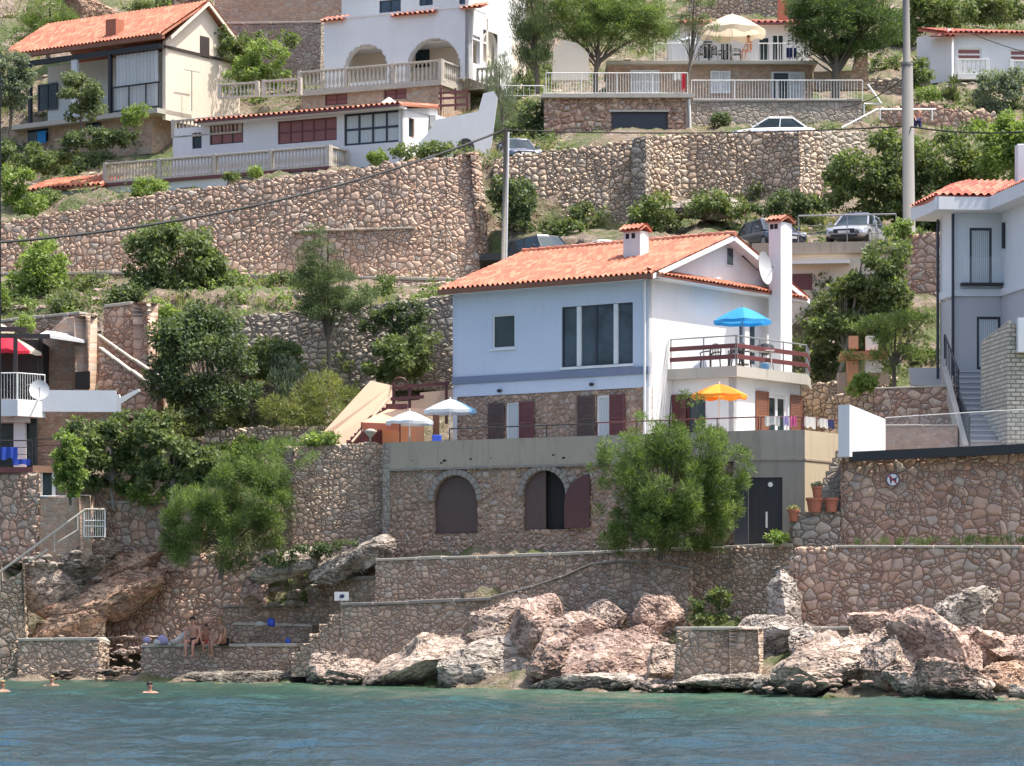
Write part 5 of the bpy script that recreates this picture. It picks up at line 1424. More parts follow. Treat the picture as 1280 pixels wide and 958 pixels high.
towel('dark cloth hung at the far end of the terrace rail', f3t.off(-.1), 2.0, 2.4, zb1 + .47, .3, 'cloth_n')
mb = MB(); q = P(546, 553, 117.2); mb.box(q.x - .18, q.x + .18, q.y, q.y + .3, q.z, q.z + .28); tag(mb.build('crate', M['plastic_blue'], None, bev=.03), 'bright blue plastic tub beside the parasol pole', 'tub')
mb = MB(); mb.lathe(P(463, 555, 118.0), [(.05, 0), (.04, .25), (.22, .42), (.26, .5), (.12, .56), (.02, .58)], 12); tag(mb.build('stone_ornament', M['coping'], None, smooth=True), 'small pale stone figure on the wall before the stair', 'ornament')
def tpot(label, px, pyb, w, h, Y, square=False, plant=None):
    c = P(px, pyb, Y); k = Y / F; r, hh = w * k / 2, h * k
    t = empty('plant_pot', c, label, 'plant pot', 'terracotta pots by the basement door')
    mb = MB()
    mb.lathe(c, [(r * .7, 0), (r * .92, hh * .8), (r * 1.05, hh * .82), (r * 1.05, hh), (r * .85, hh), (r * .8, hh * .9)], 6 if square else 16); mb.build('pot', M['terracotta'], t)
    mb = MB(); mb.lathe(c + Vector((0, 0, hh * .86)), [(r * .8, 0), (r * .6, hh * .05), (.01, hh * .06)], 10); mb.build('soil', M['bark'], t)
    if plant: leaf_mesh('leaves', [(c.x, c.y, c.z + hh * 1.1, r * 1.0, r * 1.0, hh * .25)], 260, .07, LEAF[plant], seed(), parent=t, nc=14, origin=c)
    return t
tpot('small terracotta pot standing on two larger ones, with grey plant', 1021.5, 622, 14, 14, 107.3, plant='grey')
tpot('wide terracotta pot under the small upper pot', 1018, 640.5, 21, 18, 107.3)
tpot('large terracotta pot next to the corner of the reddish wall', 1039, 640.5, 18, 18, 107.3)
tpot('single terracotta pot by the black door, on the planter wall end', 992, 652, 15, 15, 107.6, plant='grass')

# sign: no dogs
sg = Fr(1116, 106.72, -6); zc = sg.z(1116, 600); sn = empty('round_sign', sg.p(0, zc, .08), 'round white sign with dark ring and a crossed out dog on the reddish wall', 'sign')
mb = MB(); rr = .23; K = 28
mb.tube([sg.p(0, zc, .06), sg.p(0, zc, .09)], rr, K); mb.build('disc', M['plastic_white'], sn)
M['navy'] = plain('navy_print', (.03, .04, .14), .5); M['red_print'] = plain('red_print', (.5, .05, .05), .5)
mb = MB()
for k in range(K):
    a0_, a1_ = 6.2832 * k / K, 6.2832 * (k + 1) / K
    q = lambda a, r: sg.p(r * math.cos(a), zc + r * math.sin(a), .094); mb.quad(q(a0_, rr * .86), q(a0_, rr * 1.0), q(a1_, rr * 1.0), q(a1_, rr * .86))
mb.build('ring', M['navy'], sn)
mb = MB(); dog = [(-.13, .10), (-.10, .03), (-.08, -.12), (-.04, -.12), (-.03, -.03), (.05, -.03), (.07, -.12), (.11, -.12), (.11, .02), (.15, .09), (.12, .10), (.07, .05), (-.02, .05), (-.05, .12), (-.08, .14)]
mb.poly([sg.p(x * 1.1, zc + y * 1.1, .093) for x, y in dog]); mb.build('dog_symbol', M['navy'], sn)
mb = MB(); mb.quad(*[sg.p(x, zc + y, .097) for x, y in ((-.16, .12), (-.13, .15), (.16, -.12), (.13, -.15))]); mb.build('slash', M['red_print'], sn)
nb = empty('notice_board', P(427, 752, 115.6), 'small white rectangular notice with dark emblem near the sea steps', 'sign')
slab_px('board', [(418, 751), (418, 740), (436, 740), (436, 751)], 115.6, .03, M['plastic_white'], nb); slab_px('emblem', [(424, 747.5), (425, 743.5), (429, 742.8), (431, 745), (429, 748)], 115.58, .01, M['navy'], nb)
slab_px('stake', [(426, 758), (426, 751), (428, 751), (428, 758)], 115.62, .03, M['steel'], nb)

# ------------------------------------------------------------------ white house at the right
g0 = Fr(1192, 116, 3); wr = g0.u(1252)
Zg = lambda py: CZ + (HY - py) / F * 116
gs = Fr(0, 0, -81, g0.p(wr, 0)); gl = Fr(0, 0, -80, g0.p(0, 0)); ll = gl.u(1175)      # gs comes toward the viewer, gl goes away
rh = empty('modern_house', g0.p(wr / 2, Zg(470)), 'modern white and grey house with black window frames and glass balcony at the right edge', 'house')
h1 = g0.rect(1212, 1240, 285, 357); h2 = g0.rect(1221, 1251, 396, 462)
facade(rh, 'upper_wall', g0, 0, wr, Zg(362), Zg(262), [h1], M['greywhite'])
facade(rh, 'lower_wall', g0, 0, wr, Zg(480), Zg(370), [h2], M['grey'])
facade(rh, 'left_wall', gl, ll, 0, Zg(372), Zg(262), [], M['greywhite']); facade(rh, 'left_lower_wall', gl, ll, 0, Zg(480), Zg(373), [], M['grey'])
facade(rh, 'protruding_wall', gs, 0.003, 9, Zg(362), Zg(240), [], M['greywhite']); facade(rh, 'protruding_lower_wall', gs, 0.003, 9, Zg(480), Zg(370), [], M['grey'])
for f_, a, b in ((g0, 0, wr), (gl, ll, .06), (gs, 0, 9)): one(f_, 'cornice', M['greywhite'], rh, a, b, Zg(370.5), Zg(361.5), -.1, .09)
mb = MB(); c0, c1, c2, c3 = gl.p(ll, 0, -.3), g0.p(.3, 0, -.3), gs.p(-.3, 0, -.3), gs.p(9, 0, -.3)
prism(mb, [c0, c1, c2, c3, c3 + Vector((8, 0, 0)), c0 + Vector((14, 0, 0))], Zg(480), Zg(262)); mb.build('core', M['greywhite'], rh)
window(rh, g0, h1, M['pvcd'], M['curtain'], 1, 1, .09, .1, name='balcony_door'); window(rh, g0, h2, M['pvcd'], M['curtain'], 1, 1, .09, .1, name='lower_door')
mb = MB(); g0.box(mb, g0.u(1200), g0.u(1252), Zg(357.5), Zg(354.5), -.02, .35); mb.build('balcony_shelf', M['dmetal'], rh)
tg = NT('clear_balcony_glass'); tg.set(Base_Color=(.82, .88, .9, 1), Roughness=.03, Alpha=.06); M['clear'] = tg.m
mb = MB(); g0.box(mb, g0.u(1202), g0.u(1252), Zg(354), Zg(322), .3, .315); mb.build('glass_balustrade', M['clear'], rh)
for px, f_, u in ((1190, g0, -.05), (1174, gl, ll + .1)):
    mb = MB(); mb.tube([f_.p(u, Zg(470), .12), f_.p(u, Zg(268), .12)], .055, 8); mb.build('downpipe', M['pvcd'], rh)
one(gs, 'side_lamp', M['pvcd'], rh, .35, .47, Zg(312), Zg(280), .02, .12)
# roof: deep white eaves and red tiles over it
ev = .85
def eave(fr, a, b, z0, z1, ex=ev): one(fr, 'eaves', M['white'], rh, a, b, z0, z1, -.2, ex)
eave(g0, -ev, wr + .1, Zg(266), Zg(250)); eave(gl, ll - 1, ev - .003, Zg(266) + .003, Zg(250) - .003); eave(gs, -.1, 9, Zg(266) - .003, Zg(250) + .003, ev - .1)
q0 = g0.p(-ev, Zg(249.5), ev); q1 = g0.p(wr - .4, Zg(249.5), ev); 
roof(rh, 'roof', q0 + Vector((0, 0, .02)), q1 + Vector((0, 0, .02)), q1 + Vector((1.2, 2.2, .85)), q0 + Vector((1.6, 2.2, .85)), M['tile_red'])
q2 = gs.p(9, Zg(249.5), ev - .1)
roof(rh, 'roof', q1 + Vector((0, 0, .04)), q2 + Vector((0, 0, .04)), q2 + Vector((2.2, 1, .85)), q1 + Vector((1.2, 2.2, .85)), M['tile_red'])
roof(rh, 'roof', gl.p(ll - 1, Zg(249.5), ev) , q0, q0 + Vector((1.6, 2.2, .85)), gl.p(ll - 1, Zg(249.5), ev) + Vector((1.6, 0, .85)), M['tile_red'])
mb = MB(); q = P(1276, 230, 114.5); mb.box(q.x - .13, q.x + .5, q.y, q.y + .6, q.z - 1.5, P(0, 180, 114.5).z); mb.build('chimney', M['greywhite'], rh, bev=.03)

# outdoor stair and split stone wall
stt = empty('outdoor_staircase', P(1228, 557, 109), 'pale concrete outdoor stair between glass rail and split stone wall at the right', 'staircase')
n = 14; mb = MB()
for i in range(n):
    t = i / (n - 1); xl, xr = 1211 - 15 * t, 1260 - 26 * t; py = 551 - 87 * t; Y = 108.6 + 6.6 * t
    a, b = P(xl, py, Y), P(xr, py, Y); mb.hexa([(a.x, a.y, a.z - .5), (b.x, a.y, a.z - .5), (b.x, a.y + .6, a.z - .5), (a.x, a.y + .6, a.z - .5), (a.x, a.y, a.z), (b.x, a.y, a.z), (b.x, a.y + .6, a.z), (a.x, a.y + .6, a.z)])
    mb.hexa([(a.x, a.y - .10, a.z - .05), (b.x, a.y - .10, a.z - .05), (b.x, a.y + .6, a.z - .04), (a.x, a.y + .6, a.z - .04), (a.x, a.y - .10, a.z + .004), (b.x, a.y - .10, a.z + .004), (b.x, a.y + .6, a.z + .004), (a.x, a.y + .6, a.z + .004)])
mb.build('steps', M['grey'], stt)
mb = MB(); a, b = P(1211, 560, 108.3), P(1184, 462, 115.4)
mb.hexa([a + Vector((-.2, 0, -.6)), a + Vector((0, 0, -.6)), b + Vector((0, 0, -.6)), b + Vector((-.2, 0, -.6)), a + Vector((-.2, 0, .1)), a + Vector((0, 0, .1)), b + Vector((0, 0, .1)), b + Vector((-.2, 0, .1))]); mb.build('stringer', M['concrete_pale'], stt)
for (x0, y0, Y0, x1, y1, Y1) in ((1212, 556, 108.2, 1200, 502, 112), (1198, 497, 112.2, 1181, 425, 115.8)):
    mb = MB(); a, b = P(x0, y0 - 34, Y0), P(x1, y1 - 6, Y1); mb.tube([Vector((a.x, a.y, a.z - 1.0)), a, b, Vector((b.x, b.y, b.z - .9))], .04, 6)
    for k in range(1, 8): q = a.lerp(b, k / 8); mb.tube([q, q - Vector((0, 0, 1.0))], .018, 5)
    mb.build('hand_rail', M['pvcd'], stt)
bk = empty('split_stone_wall', P(1262, 557, 107.5), 'pale split stone wall with sloping top beside the outdoor stair', 'wall')
bf = Fr(1259, 107.8, 4); bs = Fr(0, 0, -84, bf.p(0, 0)); ul = bs.u(1226)
mb = MB(); A_, B_, C_, D_ = bs.p(ul, CZ + (HY - 560) / F * 108), bs.p(0, CZ + (HY - 560) / F * 108), bs.p(0, CZ + (HY - 405) / F * 107.8), bs.p(ul, CZ + (HY - 430) / F * (bs.p(ul, 0).y))
mb.quad(A_, B_, C_, D_); mb.build('side_face', M['brick'], bk)
mb = MB(); bf.box(mb, 0.003, 4, CZ + (HY - 566) / F * 108, CZ + (HY - 405) / F * 107.8, -.35, 0); mb.build('front_face', M['brick'], bk)
mb = MB(); mb.tube([C_ + Vector((.1, 0, .05)), D_ + Vector((.1, 0, .05))], .09, 4); mb.build('coping', M['coping'], bk)
slab_px('window_box', [(1273, 440), (1273, 397), (1300, 397), (1300, 440)], 107.3, .4, M['greywhite']); tag(bpy.context.scene.objects['window_box'], 'grey framed panel cut by the right edge of the photograph', 'panel')
# white sloping wall and terrace edge
ww = Fr(1062, 106.6, 55); mb = MB(); uw = ww.u(1107); ztop = CZ + (HY - 506) / F * 106.6; zbot = CZ + (HY - 571) / F * 106.6; z2 = ww.z(1106, 524)
a = [ww.p(0, zbot), ww.p(uw, zbot), ww.p(uw, z2), ww.p(0, ztop)]; b = [q - ww.N * .45 for q in a]
mb.poly(a); mb.poly(b[::-1])
for i in range(4): j = (i + 1) % 4; mb.quad(a[j], a[i], b[i], b[j])
tag(mb.build('white_sloping_wall', M['white'], None), 'low bright white wall with sloping top at the corner of the reddish wall', 'wall')
mb = MB(); a, b = P(1063, 573, 106.9), P(1330, 561, 104.6); mb.hexa([a + Vector((0, -.12, -.1)), b + Vector((0, -.12, -.1)), b + Vector((0, .5, -.1)), a + Vector((0, .5, -.1)), a + Vector((0, -.12, .22)), b + Vector((0, -.12, .22)), b + Vector((0, .5, .22)), a + Vector((0, .5, .22))])
tag(mb.build('edge_trim', M['dmetal'], None), 'black metal edge strip along the top of the reddish wall', 'edge strip')
gr_ = empty('glass_railing', P(1190, 560, 107), 'frameless glass railing in front of the outdoor stair', 'railing')
xs = [1106, 1150, 1198, 1246, 1300]
for i in range(4):
    mb = MB(); a, b = P(xs[i] + .5, 562, 107.6 - .45 * i), P(xs[i + 1] - .5, 561 - i * 0, 107.6 - .45 * (i + 1)); zt_ = P(0, 521, 107).z; a2, b2 = Vector((a.x, a.y, zt_ + .05 * i)), Vector((b.x, b.y, zt_ + .05 * (i + 1))); o_ = Vector((0, .015, 0))
    mb.hexa([a, b, b + o_, a + o_, a2, b2, b2 + o_, a2 + o_]); mb.build('glass_panel', M['clear'], gr_)
    mb = MB(); mb.tube([a2, b2], .018, 6); mb.build('top_rail', M['wmetal'], gr_)
slab_px('awning_roof', [(1137, 460), (1178, 460), (1182, 482), (1140, 482)], 117.5, .5, M['grey']); tag(bpy.context.scene.objects['awning_roof'], 'grey slanting shed roof left of the modern house foot', 'shed roof')
bq = empty('outdoor_fireplace', P(1080, 490, 121), 'outdoor brick barbecue with orange pillars behind the flat pine', 'barbecue')
slab_px('pillar', [(1059, 486), (1059, 451), (1073, 451), (1073, 486)], 121, .4, M['orange'], bq); slab_px('pillar', [(1062, 436), (1062, 420), (1073, 420), (1073, 436)], 121, .4, M['orange'], bq)
slab_px('chimney_box', [(1083, 438), (1083, 420), (1098, 420), (1098, 438)], 121.05, .4, M['white2'], bq); slab_px('hearth', [(1082, 466), (1082, 446), (1102, 446), (1102, 466)], 121, .5, M['white2'], bq); slab_px('roof_slab', [(1050, 450), (1052, 440), (1108, 438), (1110, 448)], 120.8, .8, M['terracotta'], bq)
slab_px('base', [(1048, 500), (1048, 466), (1112, 464), (1112, 500)], 121.1, .5, M['render_brown'], bq)

# ------------------------------------------------------------------ parking deck with beige house under it
pk = empty('parking_deck', P(1060, 310, 128), 'concrete parking deck edge with beige building below it', 'building')
dk = Fr(985, 130.5, -8)
one(dk, 'deck_slab', M['concrete'], pk, dk.u(940), dk.u(1132), dk.z(1050, 317), dk.z(1050, 303), -7, .15)
one(dk, 'beige_wall', M['cream'], pk, dk.u(960), dk.u(1128), dk.z(1050, 470), dk.z(1050, 317) - .003, -3, -.15)
one(dk, 'ledge', M['white2'], pk, dk.u(990), dk.u(1062), dk.z(1030, 331), dk.z(1030, 327), -.15, .5)
r_ = dk.rect(990, 1015, 342, 362); mb = MB(); dk.box(mb, *r_, -.15, -.1); mb.build('window', M['wood_red'], pk)
bars_rail('grey tube guard rail along the parking deck in front of the silver car', [(dk, dk.u(998), dk.u(1120), dk.z(1050, 303))], 1.15, 'steel', bars=False, rails=(.35, .72), posts=2.1, top=.035)
road = MB(); road.quad(P(600, 0, 133) * 1, P(1200, 0, 131), P(1200, 0, 139), P(600, 0, 141))
def flat(name, pts, z, m, kind='structure'):
    mb = MB(); prism(mb, [(P(px, 0, Y).x, Y) for px, Y in pts], z - .3, z); o = mb.build(name, M[m], None); o['kind'] = kind; return o
M['asphalt'] = plain('worn_asphalt', (.07, .07, .07), .9, var=.2, sc=8)
zr_ = dk.z(1050, 303)
flat('road', [(600, 134), (940, 132.6), (1130, 130.9), (1130, 138), (600, 143)], zr_ - .02 - 0, 'asphalt')
car('silver grey hatchback parked nose-out on the concrete deck', P(1072, 303, 132.3).lerp(P(1072, 303, 132.3), 0) * 1.0, R(-112), (.42, .43, .48), 4.3, 1.85, 1.48).location.z = zr_
car('dark car behind the tall chimney on the parking deck', P(962, 300, 134.3), R(-70), (.05, .06, .09), 4.4, 1.85, 1.5).location.z = zr_
car('black suv seen from behind above the orange roof', P(674, 326, 136), R(-60), (.02, .02, .025), 4.3, 1.85, 1.62, suv=True).location = P(678, 341, 137)
car('white car with only its roof showing behind the small chimney', P(757, 326, 136), R(-68), (.7, .7, .68), 4.3, 1.8, 1.45).location = P(758, 342, 137)
car('white car parked lengthwise on the top road below the grey wall', P(965, 171, 152), R(180), (.72, .74, .76), 4.35, 1.8, 1.38, sedan=True).location = P(965, 183, 152.5)
car('blue grey car half hidden left of the dark garage', P(650, 193, 153), R(-75), (.12, .14, .2), 4.2, 1.8, 1.45).location = P(644, 211, 152)

# ------------------------------------------------------------------ left property with balconies
lh = empty('balcony_house', P(15, 590, 124), 'white house corner with two balconies cut by the left edge', 'house')
b1 = Fr(22, 123.2, -12); b2 = Fr(0, 0, 50, b1.p(0, 0)); ua, ub2 = b1.u(-60), b2.u(57)
Zb = lambda py: CZ + (HY - py) / F * 123.2
mb = MB(); prism(mb, [b1.p(ua, 0), b1.p(0, 0), b2.p(ub2, 0), b2.p(ub2, 0, -4), b1.p(ua, 0, -4.5)], Zb(520), Zb(500)); mb.build('balcony', M['white'], lh)
mb = MB(); prism(mb, [b1.p(ua, 0, -.8), b1.p(.2, 0, -.8), b2.p(ub2 - .1, 0, -.8), b2.p(ub2, 0, -4), b1.p(ua, 0, -4.5)], Zb(526), Zb(519)); mb.build('beam', M['white'], lh)
slab_px('column', [(17, 585), (17, 522), (31, 522), (31, 585)], 124.3, .45, M['white'], lh)
slab_px('dark_opening', [(-60, 590), (-60, 520), (17, 520), (17, 590)], 125.0, .2, M['glass'], lh); slab_px('dark_opening', [(31, 590), (31, 520), (46, 520), (46, 590)], 124.9, .2, M['glass'], lh)
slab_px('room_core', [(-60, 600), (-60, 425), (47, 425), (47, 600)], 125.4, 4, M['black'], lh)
rl = bars_rail('white balcony railing in front of the red parasol', [(b1.off(-.05), ua, -.05, Zb(502)), (b2.off(-.05), .05, ub2, Zb(502))], 1.15, 'wmetal', gap=.13, r=.012)
dish('small white dish clamped to the corner of the balcony railing', P(49, 489, 122.6), .40, -80, P(56, 480, 124))
pl_ = empty('dark_pergola', P(20, 415, 124), 'dark timber pergola over the red parasol', 'pergola')
for (x0, y0, x1, y1, Y) in ((-30, 419, 62, 420, 124), (-30, 410, 33, 412, 125.5)):
    mb = MB(); a, b = P(x0, y0, Y), P(x1, y1, Y); mb.hexa([a + Vector((0, 0, -.1)), b + Vector((0, 0, -.1)), b + Vector((0, .16, -.1)), a + Vector((0, .16, -.1)), a + Vector((0, 0, .08)), b + Vector((0, 0, .08)), b + Vector((0, .16, .08)), a + Vector((0, .16, .08))]); mb.build('beam', M['wood_dark'], pl_)
for x, Y in ((19, 123.9), (50, 126)):
    mb = MB(); a = P(x, 418, Y); b = P(x, 502, Y); mb.box(a.x - .08, a.x + .08, a.y, a.y + .14, b.z, a.z); mb.build('post', M['wood_dark'], pl_)
mb = MB(); a, b, c, d = P(50, 421, 124.5), P(112, 430, 128), P(100, 421, 130), P(58, 417, 128); mb.hexa([a, b, c, d] + [q + Vector((0, 0, .12)) for q in (a, b, c, d)]); mb.build('tin_roof', M['grey'], pl_)
chair('dark chair on the left balcony behind the white railing', P(8, 502, 125), R(20)); chair('second dark chair on the left balcony nearest the dish', P(36, 502, 125.4), R(-60))
slab_px('hut_door', [(94, 486), (94, 465), (112, 464), (112, 486)], 127.3, .2, M['black']); tag(bpy.context.scene.objects['hut_door'], 'small dark doorway in the brown stone hut', 'door')
# grey parapet
pp = Fr(57, 124.2, 4); mb = MB(); pp.box(mb, pp.u(52), pp.u(145), pp.z(100, 515), pp.z(100, 488), -.25, 0); tag(mb.build('parapet', M['greywhite'], None), 'long pale grey parapet right of the left balcony', 'parapet')
slab_px('corner_upright', [(143, 530), (143, 494), (149, 493), (150, 497), (173, 486), (175, 489), (151, 505), (150, 530)], 124.4, .3, M['white2']); tag(bpy.context.scene.objects['corner_upright'], 'white prop with slanting arm at the end of the grey parapet', 'post')
# lower deck with orange plank and towels
ld = empty('wooden_deck', P(40, 590, 122), 'deck with orange edge plank below the left balcony', 'deck')
slab_px('edge_plank', [(41, 590), (41, 582), (76, 583), (76, 592)], 121.9, .1, M['orange'], ld); slab_px('edge_beam', [(-30, 591), (-30, 584), (41, 584), (41, 591)], 121.9, .2, M['wood_red'], ld)
mb = MB(); prism(mb, [P(-60, 0, 122), P(76, 0, 122), P(76, 0, 125), P(-60, 0, 125)], P(0, 588, 122).z - .1, P(0, 585, 122).z); mb.build('deck_floor', M['wood_brown'], ld)
dr_ = Fr(0, 121.95, 0); bars_rail('black tube railing around the deck with blue towels', [(dr_, dr_.u(-40), dr_.u(40), P(0, 584, 121.95).z), (dr_.off(-.9), dr_.u(40), dr_.u(72), P(0, 580, 121.95).z)], 1.05, 'dmetal', bars=False, rails=(.22, .5, .78), posts=1.0)
towel('blue towel on the deck rail, upper of the pile at the left edge', dr_, dr_.u(1), dr_.u(22), P(0, 560, 122).z, .45, 'c_blue'); towel('blue towel hanging lower on the deck rail by the orange plank', dr_, dr_.u(16), dr_.u(38), P(0, 575, 122).z, .2, 'c_blue')
dw = empty('cellar_door', P(58, 622, 122), 'narrow dark cellar door with white frame under the orange plank', 'door')
slab_px('leaf', [(53, 622), (53, 592), (65, 592), (65, 622)], 122.1, .08, M['glass'], dw); slab_px('frame', [(49, 624), (49, 591), (53, 591), (53, 622), (65, 622), (65, 591), (69, 591), (69, 624)], 121.95, .12, M['white2'], dw); slab_px('surround', [(47, 628), (47, 590), (78, 590), (78, 628)], 122.25, 1, M['render_brown'], dw)
gt = empty('garden_gate', P(118, 672, 120.4), 'white barred garden gate at the head of the sea stair', 'gate')
mb = MB()
for x in (105, 131): a = P(x, 672, 120.4); mb.tube([a, P(x, 637, 120.4)], .035, 6)
for y in (637, 651, 658, 671): mb.tube([P(105, y, 120.4), P(131, y, 120.4)], .022, 6)
mb.build('gate_frame', M['wmetal'], gt)
mb = MB()
for k in range(1, 9): mb.tube([P(105 + 26 * k / 9, 671, 120.4), P(105 + 26 * k / 9, 637, 120.4)], .014, 5)
mb.build('bars', M['wmetal'], gt)
sr = empty('stair_railing', P(50, 690, 120), 'long pale handrail slanting down to the left edge', 'railing')
mb = MB(); mb.tube([P(131, 637, 120.3), P(107, 637, 120.3), P(0, 715, 119.6), P(-30, 737, 119.4)], .05, 8); mb.build('hand_rail', M['bal'], sr)
mb = MB(); mb.tube([P(97, 663, 120.2), P(72, 678, 120.1)], .04, 6); mb.tube([P(60, 687, 120.1), P(36, 703, 119.9)], .04, 6); mb.build('lower_rail', M['bal'], sr)
for x, y0, y1 in ((36, 703, 689), (97, 663, 645), (0, 735, 715), (68, 690, 667)):
    mb = MB(); mb.tube([P(x, y0, 120), P(x, y1, 120)], .03, 6); mb.build('post', M['bal'], sr)
stl = MB()
for i in range(16):
    t = i / 15; a = P(-15 + 118 * t, 742 - 72 * t, 121.7 + .9 * t); stl.box(a.x - .02, a.x + .5, a.y, a.y + 1.2, a.z - 1.0, a.z - .35)
tag(stl.build('sea_stair', M['st_pale'], None), 'stone steps climbing from the left edge to the white gate', 'staircase')
slab_px('black_pipe', [(-2, 560), (-2, 90), (1, 90), (1, 560)], 119, .05, M['dmetal']); tag(bpy.context.scene.objects['black_pipe'], 'thin black line post along the left edge of the photograph', 'post')
pi_ = bpy.context.scene.objects['black_pipe']

# ------------------------------------------------------------------ houses up the slope
def boxhouse(root, fr, u0, u1, z0, z1, dep, m, name='wall', inset=.22):
    """closed walls behind a facade"""
    mb = MB(); fr.box(mb, u0 + .02, u1 - .02, z0, z1 - .004, -dep, -inset - .01); return mb.build(name, M[m], root)


def red_window(root, fr, r, mf='wood_red', mg='glass', nx=2, nz=1, **k): return window(root, fr, r, M[mf], M[mg], nx, nz, **k)


# A: cream house, top left
A0 = Fr(207, 168, -34); A1 = Fr(0, 0, 56, A0.p(0, 0)); ZA = lambda py: CZ + (HY - py) / F * 168
ha = empty('hill_house', A0.p(-4, ZA(145)), 'cream house with orange roof and covered terrace with glass curtain at the top left', 'house', 'houses on the hillside')
ul, ur = A0.u(26), A1.u(300); rid = A1.u(256)
gw_ = A1.rect(250, 261, 45, 71)
facade(ha, 'gable_side_wall', A1, 0, ur, ZA(150), ZA(52), [], M['cream'])
za, zrr = ZA(47), ZA(47) + 2.45
mb = MB(); t3 = [(0, ZA(52)), (ur, ZA(52)), (ur / 2, zrr - .1)]; a = [A1.p(u, z, 0) for u, z in t3]; b = [A1.p(u, z, -.2) for u, z in t3]; mb.poly(a); mb.quad(a[0], a[2], b[2], b[0]); mb.quad(a[2], a[1], b[1], b[2]); mb.build('gable', M['cream'], ha)
mb = MB(); A1.box(mb, A1.u(250), A1.u(261), A1.z(255, 72), A1.z(255, 46), .0, .05); gx = mb.build('attic_shutter', M['wood_dark'], ha)
roof(ha, 'roof', A0.p(ul - .8, za, .9), A0.p(.5, za, .9), A1.p(ur / 2, zrr, .4), A0.p(ul - .8, zrr, -ur / 2), M['tile']); 
roof(ha, 'roof', A1.p(ur + .5, za - .1, .4), A0.p(ul - .8, za - .1, -ur - .5), A0.p(ul - .8, zrr, -ur / 2), A1.p(ur / 2, zrr, .4), M['tile'])
mb = MB(); mb.hexa([A1.p(0, za - .15, .42), A1.p(ur / 2, zrr - .2, .42), A1.p(ur / 2, zrr - .2, .34), A1.p(0, za - .15, .34), A1.p(0, za + .02, .42), A1.p(ur / 2, zrr, .42), A1.p(ur / 2, zrr, .34), A1.p(0, za + .02, .34)])
mb.hexa([A1.p(ur / 2, zrr - .2, .42), A1.p(ur + .5, za - .3, .42), A1.p(ur + .5, za - .3, .34), A1.p(ur / 2, zrr - .2, .34), A1.p(ur / 2, zrr, .42), A1.p(ur + .5, za - .1, .42), A1.p(ur + .5, za - .1, .34), A1.p(ur / 2, zrr, .34)]); mb.build('verge_board', M['cream'], ha)
one(A0, 'eaves_board', M['wood_brown'], ha, ul - .8, .45, za - .22, za - .02, .6, .88)
one(A1, 'string_course', M['wood_dark'], ha, -.1, ur, ZA(60), ZA(57), -.05, .09)
boxhouse(ha, A0, ul, -.3, ZA(185), ZA(52), 6.5, 'white2', inset=2.2)
one(A0, 'terrace_slab', M['concrete_pale'], ha, ul - .3, 0, ZA(143), ZA(137), -2.2, .7)
facade(ha, 'lower_wall', A0, ul - 2.5, -1, ZA(190), ZA(143), [], M['st_villa']); 
boxhouse(ha, A0, ul - 2.5, -1, ZA(190), ZA(143), 6, 'st_villa')
for x0, x1, t_, b_ in ((35, 60, 155, 178), (108, 126, 146, 160)):
    r_ = A0.rect(x0, x1, t_, b_); mb = MB(); A0.box(mb, *r_, .0, .04); mb.build('lower_window', M['glass'], ha)
mb = MB(); r_ = A0.rect(52, 62, 165, 180); A0.box(mb, *r_, .3, .34); tag(mb.build('blue_board', M['u_blue'], None), 'small blue and white board leaning before the cellar of the cream house', 'board')
for x in (44, 100, 144):
    mb = MB(); u = A0.u(x); A0.box(mb, u - .09 - (.12 if x == 100 else 0), u + .09 + (.12 if x == 100 else 0), ZA(137), ZA(57), .3, .5); mb.build('column', M['dmetal'] if x != 100 else M['greywhite'], ha)
one(A0, 'terrace_beam', M['dmetal'], ha, ul - .2, 0, ZA(62), ZA(56), .25, .55)
window(ha, A0.off(-2.15), A0.off(-2.15).rect(48, 72, 105, 138), M['pvcd'], M['glass'], 2, 1, .1, -.02)
mb = MB(); K = 40
for i in range(K):
    u0, u1 = A0.u(149) + (A0.u(202) - A0.u(149)) * i / K, A0.u(149) + (A0.u(202) - A0.u(149)) * (i + 1) / K
    w0, w1 = .06 * math.sin(i * 1.9), .06 * math.sin((i + 1) * 1.9); mb.quad(A0.p(u0, ZA(133), .25 + w0), A0.p(u1, ZA(133), .25 + w1), A0.p(u1, ZA(63), .25 + w1), A0.p(u0, ZA(63), .25 + w0))
M['c_sheer'] = fabric('white_terrace_curtain', (.82, .84, .84), trans=.3); mb.build('curtain', M['c_sheer'], ha, smooth=True)
mb = MB()
for py in (104, 134): mb.tube([A0.p(A0.u(148), ZA(py), .45), A0.p(0, ZA(py), .45)], .05, 6)
for x in (148, 168, 189, 205): mb.tube([A0.p(A0.u(x), ZA(134), .45), A0.p(A0.u(x), ZA(104), .45)], .045, 6)
mb.build('terrace_railing', M['dmetal'], ha)
chimney(ha, Fr(132, 170, -34), 0, 0, ZA(50), CZ + (HY - 25) / F * 170, .75, .7, M['terracotta'], hood=False)
mb = MB(); mb.tube([A1.p(A1.u(231), ZA(135), .5), A1.p(A1.u(231), ZA(84), .5)], .03, 5); mb.tube([A1.p(A1.u(221), ZA(85), .5), A1.p(A1.u(241), ZA(84), .5)], .025, 5); tag(mb.build('antenna', M['steel'], None), 'thin tee shaped pole before the cream gable wall', 'antenna')

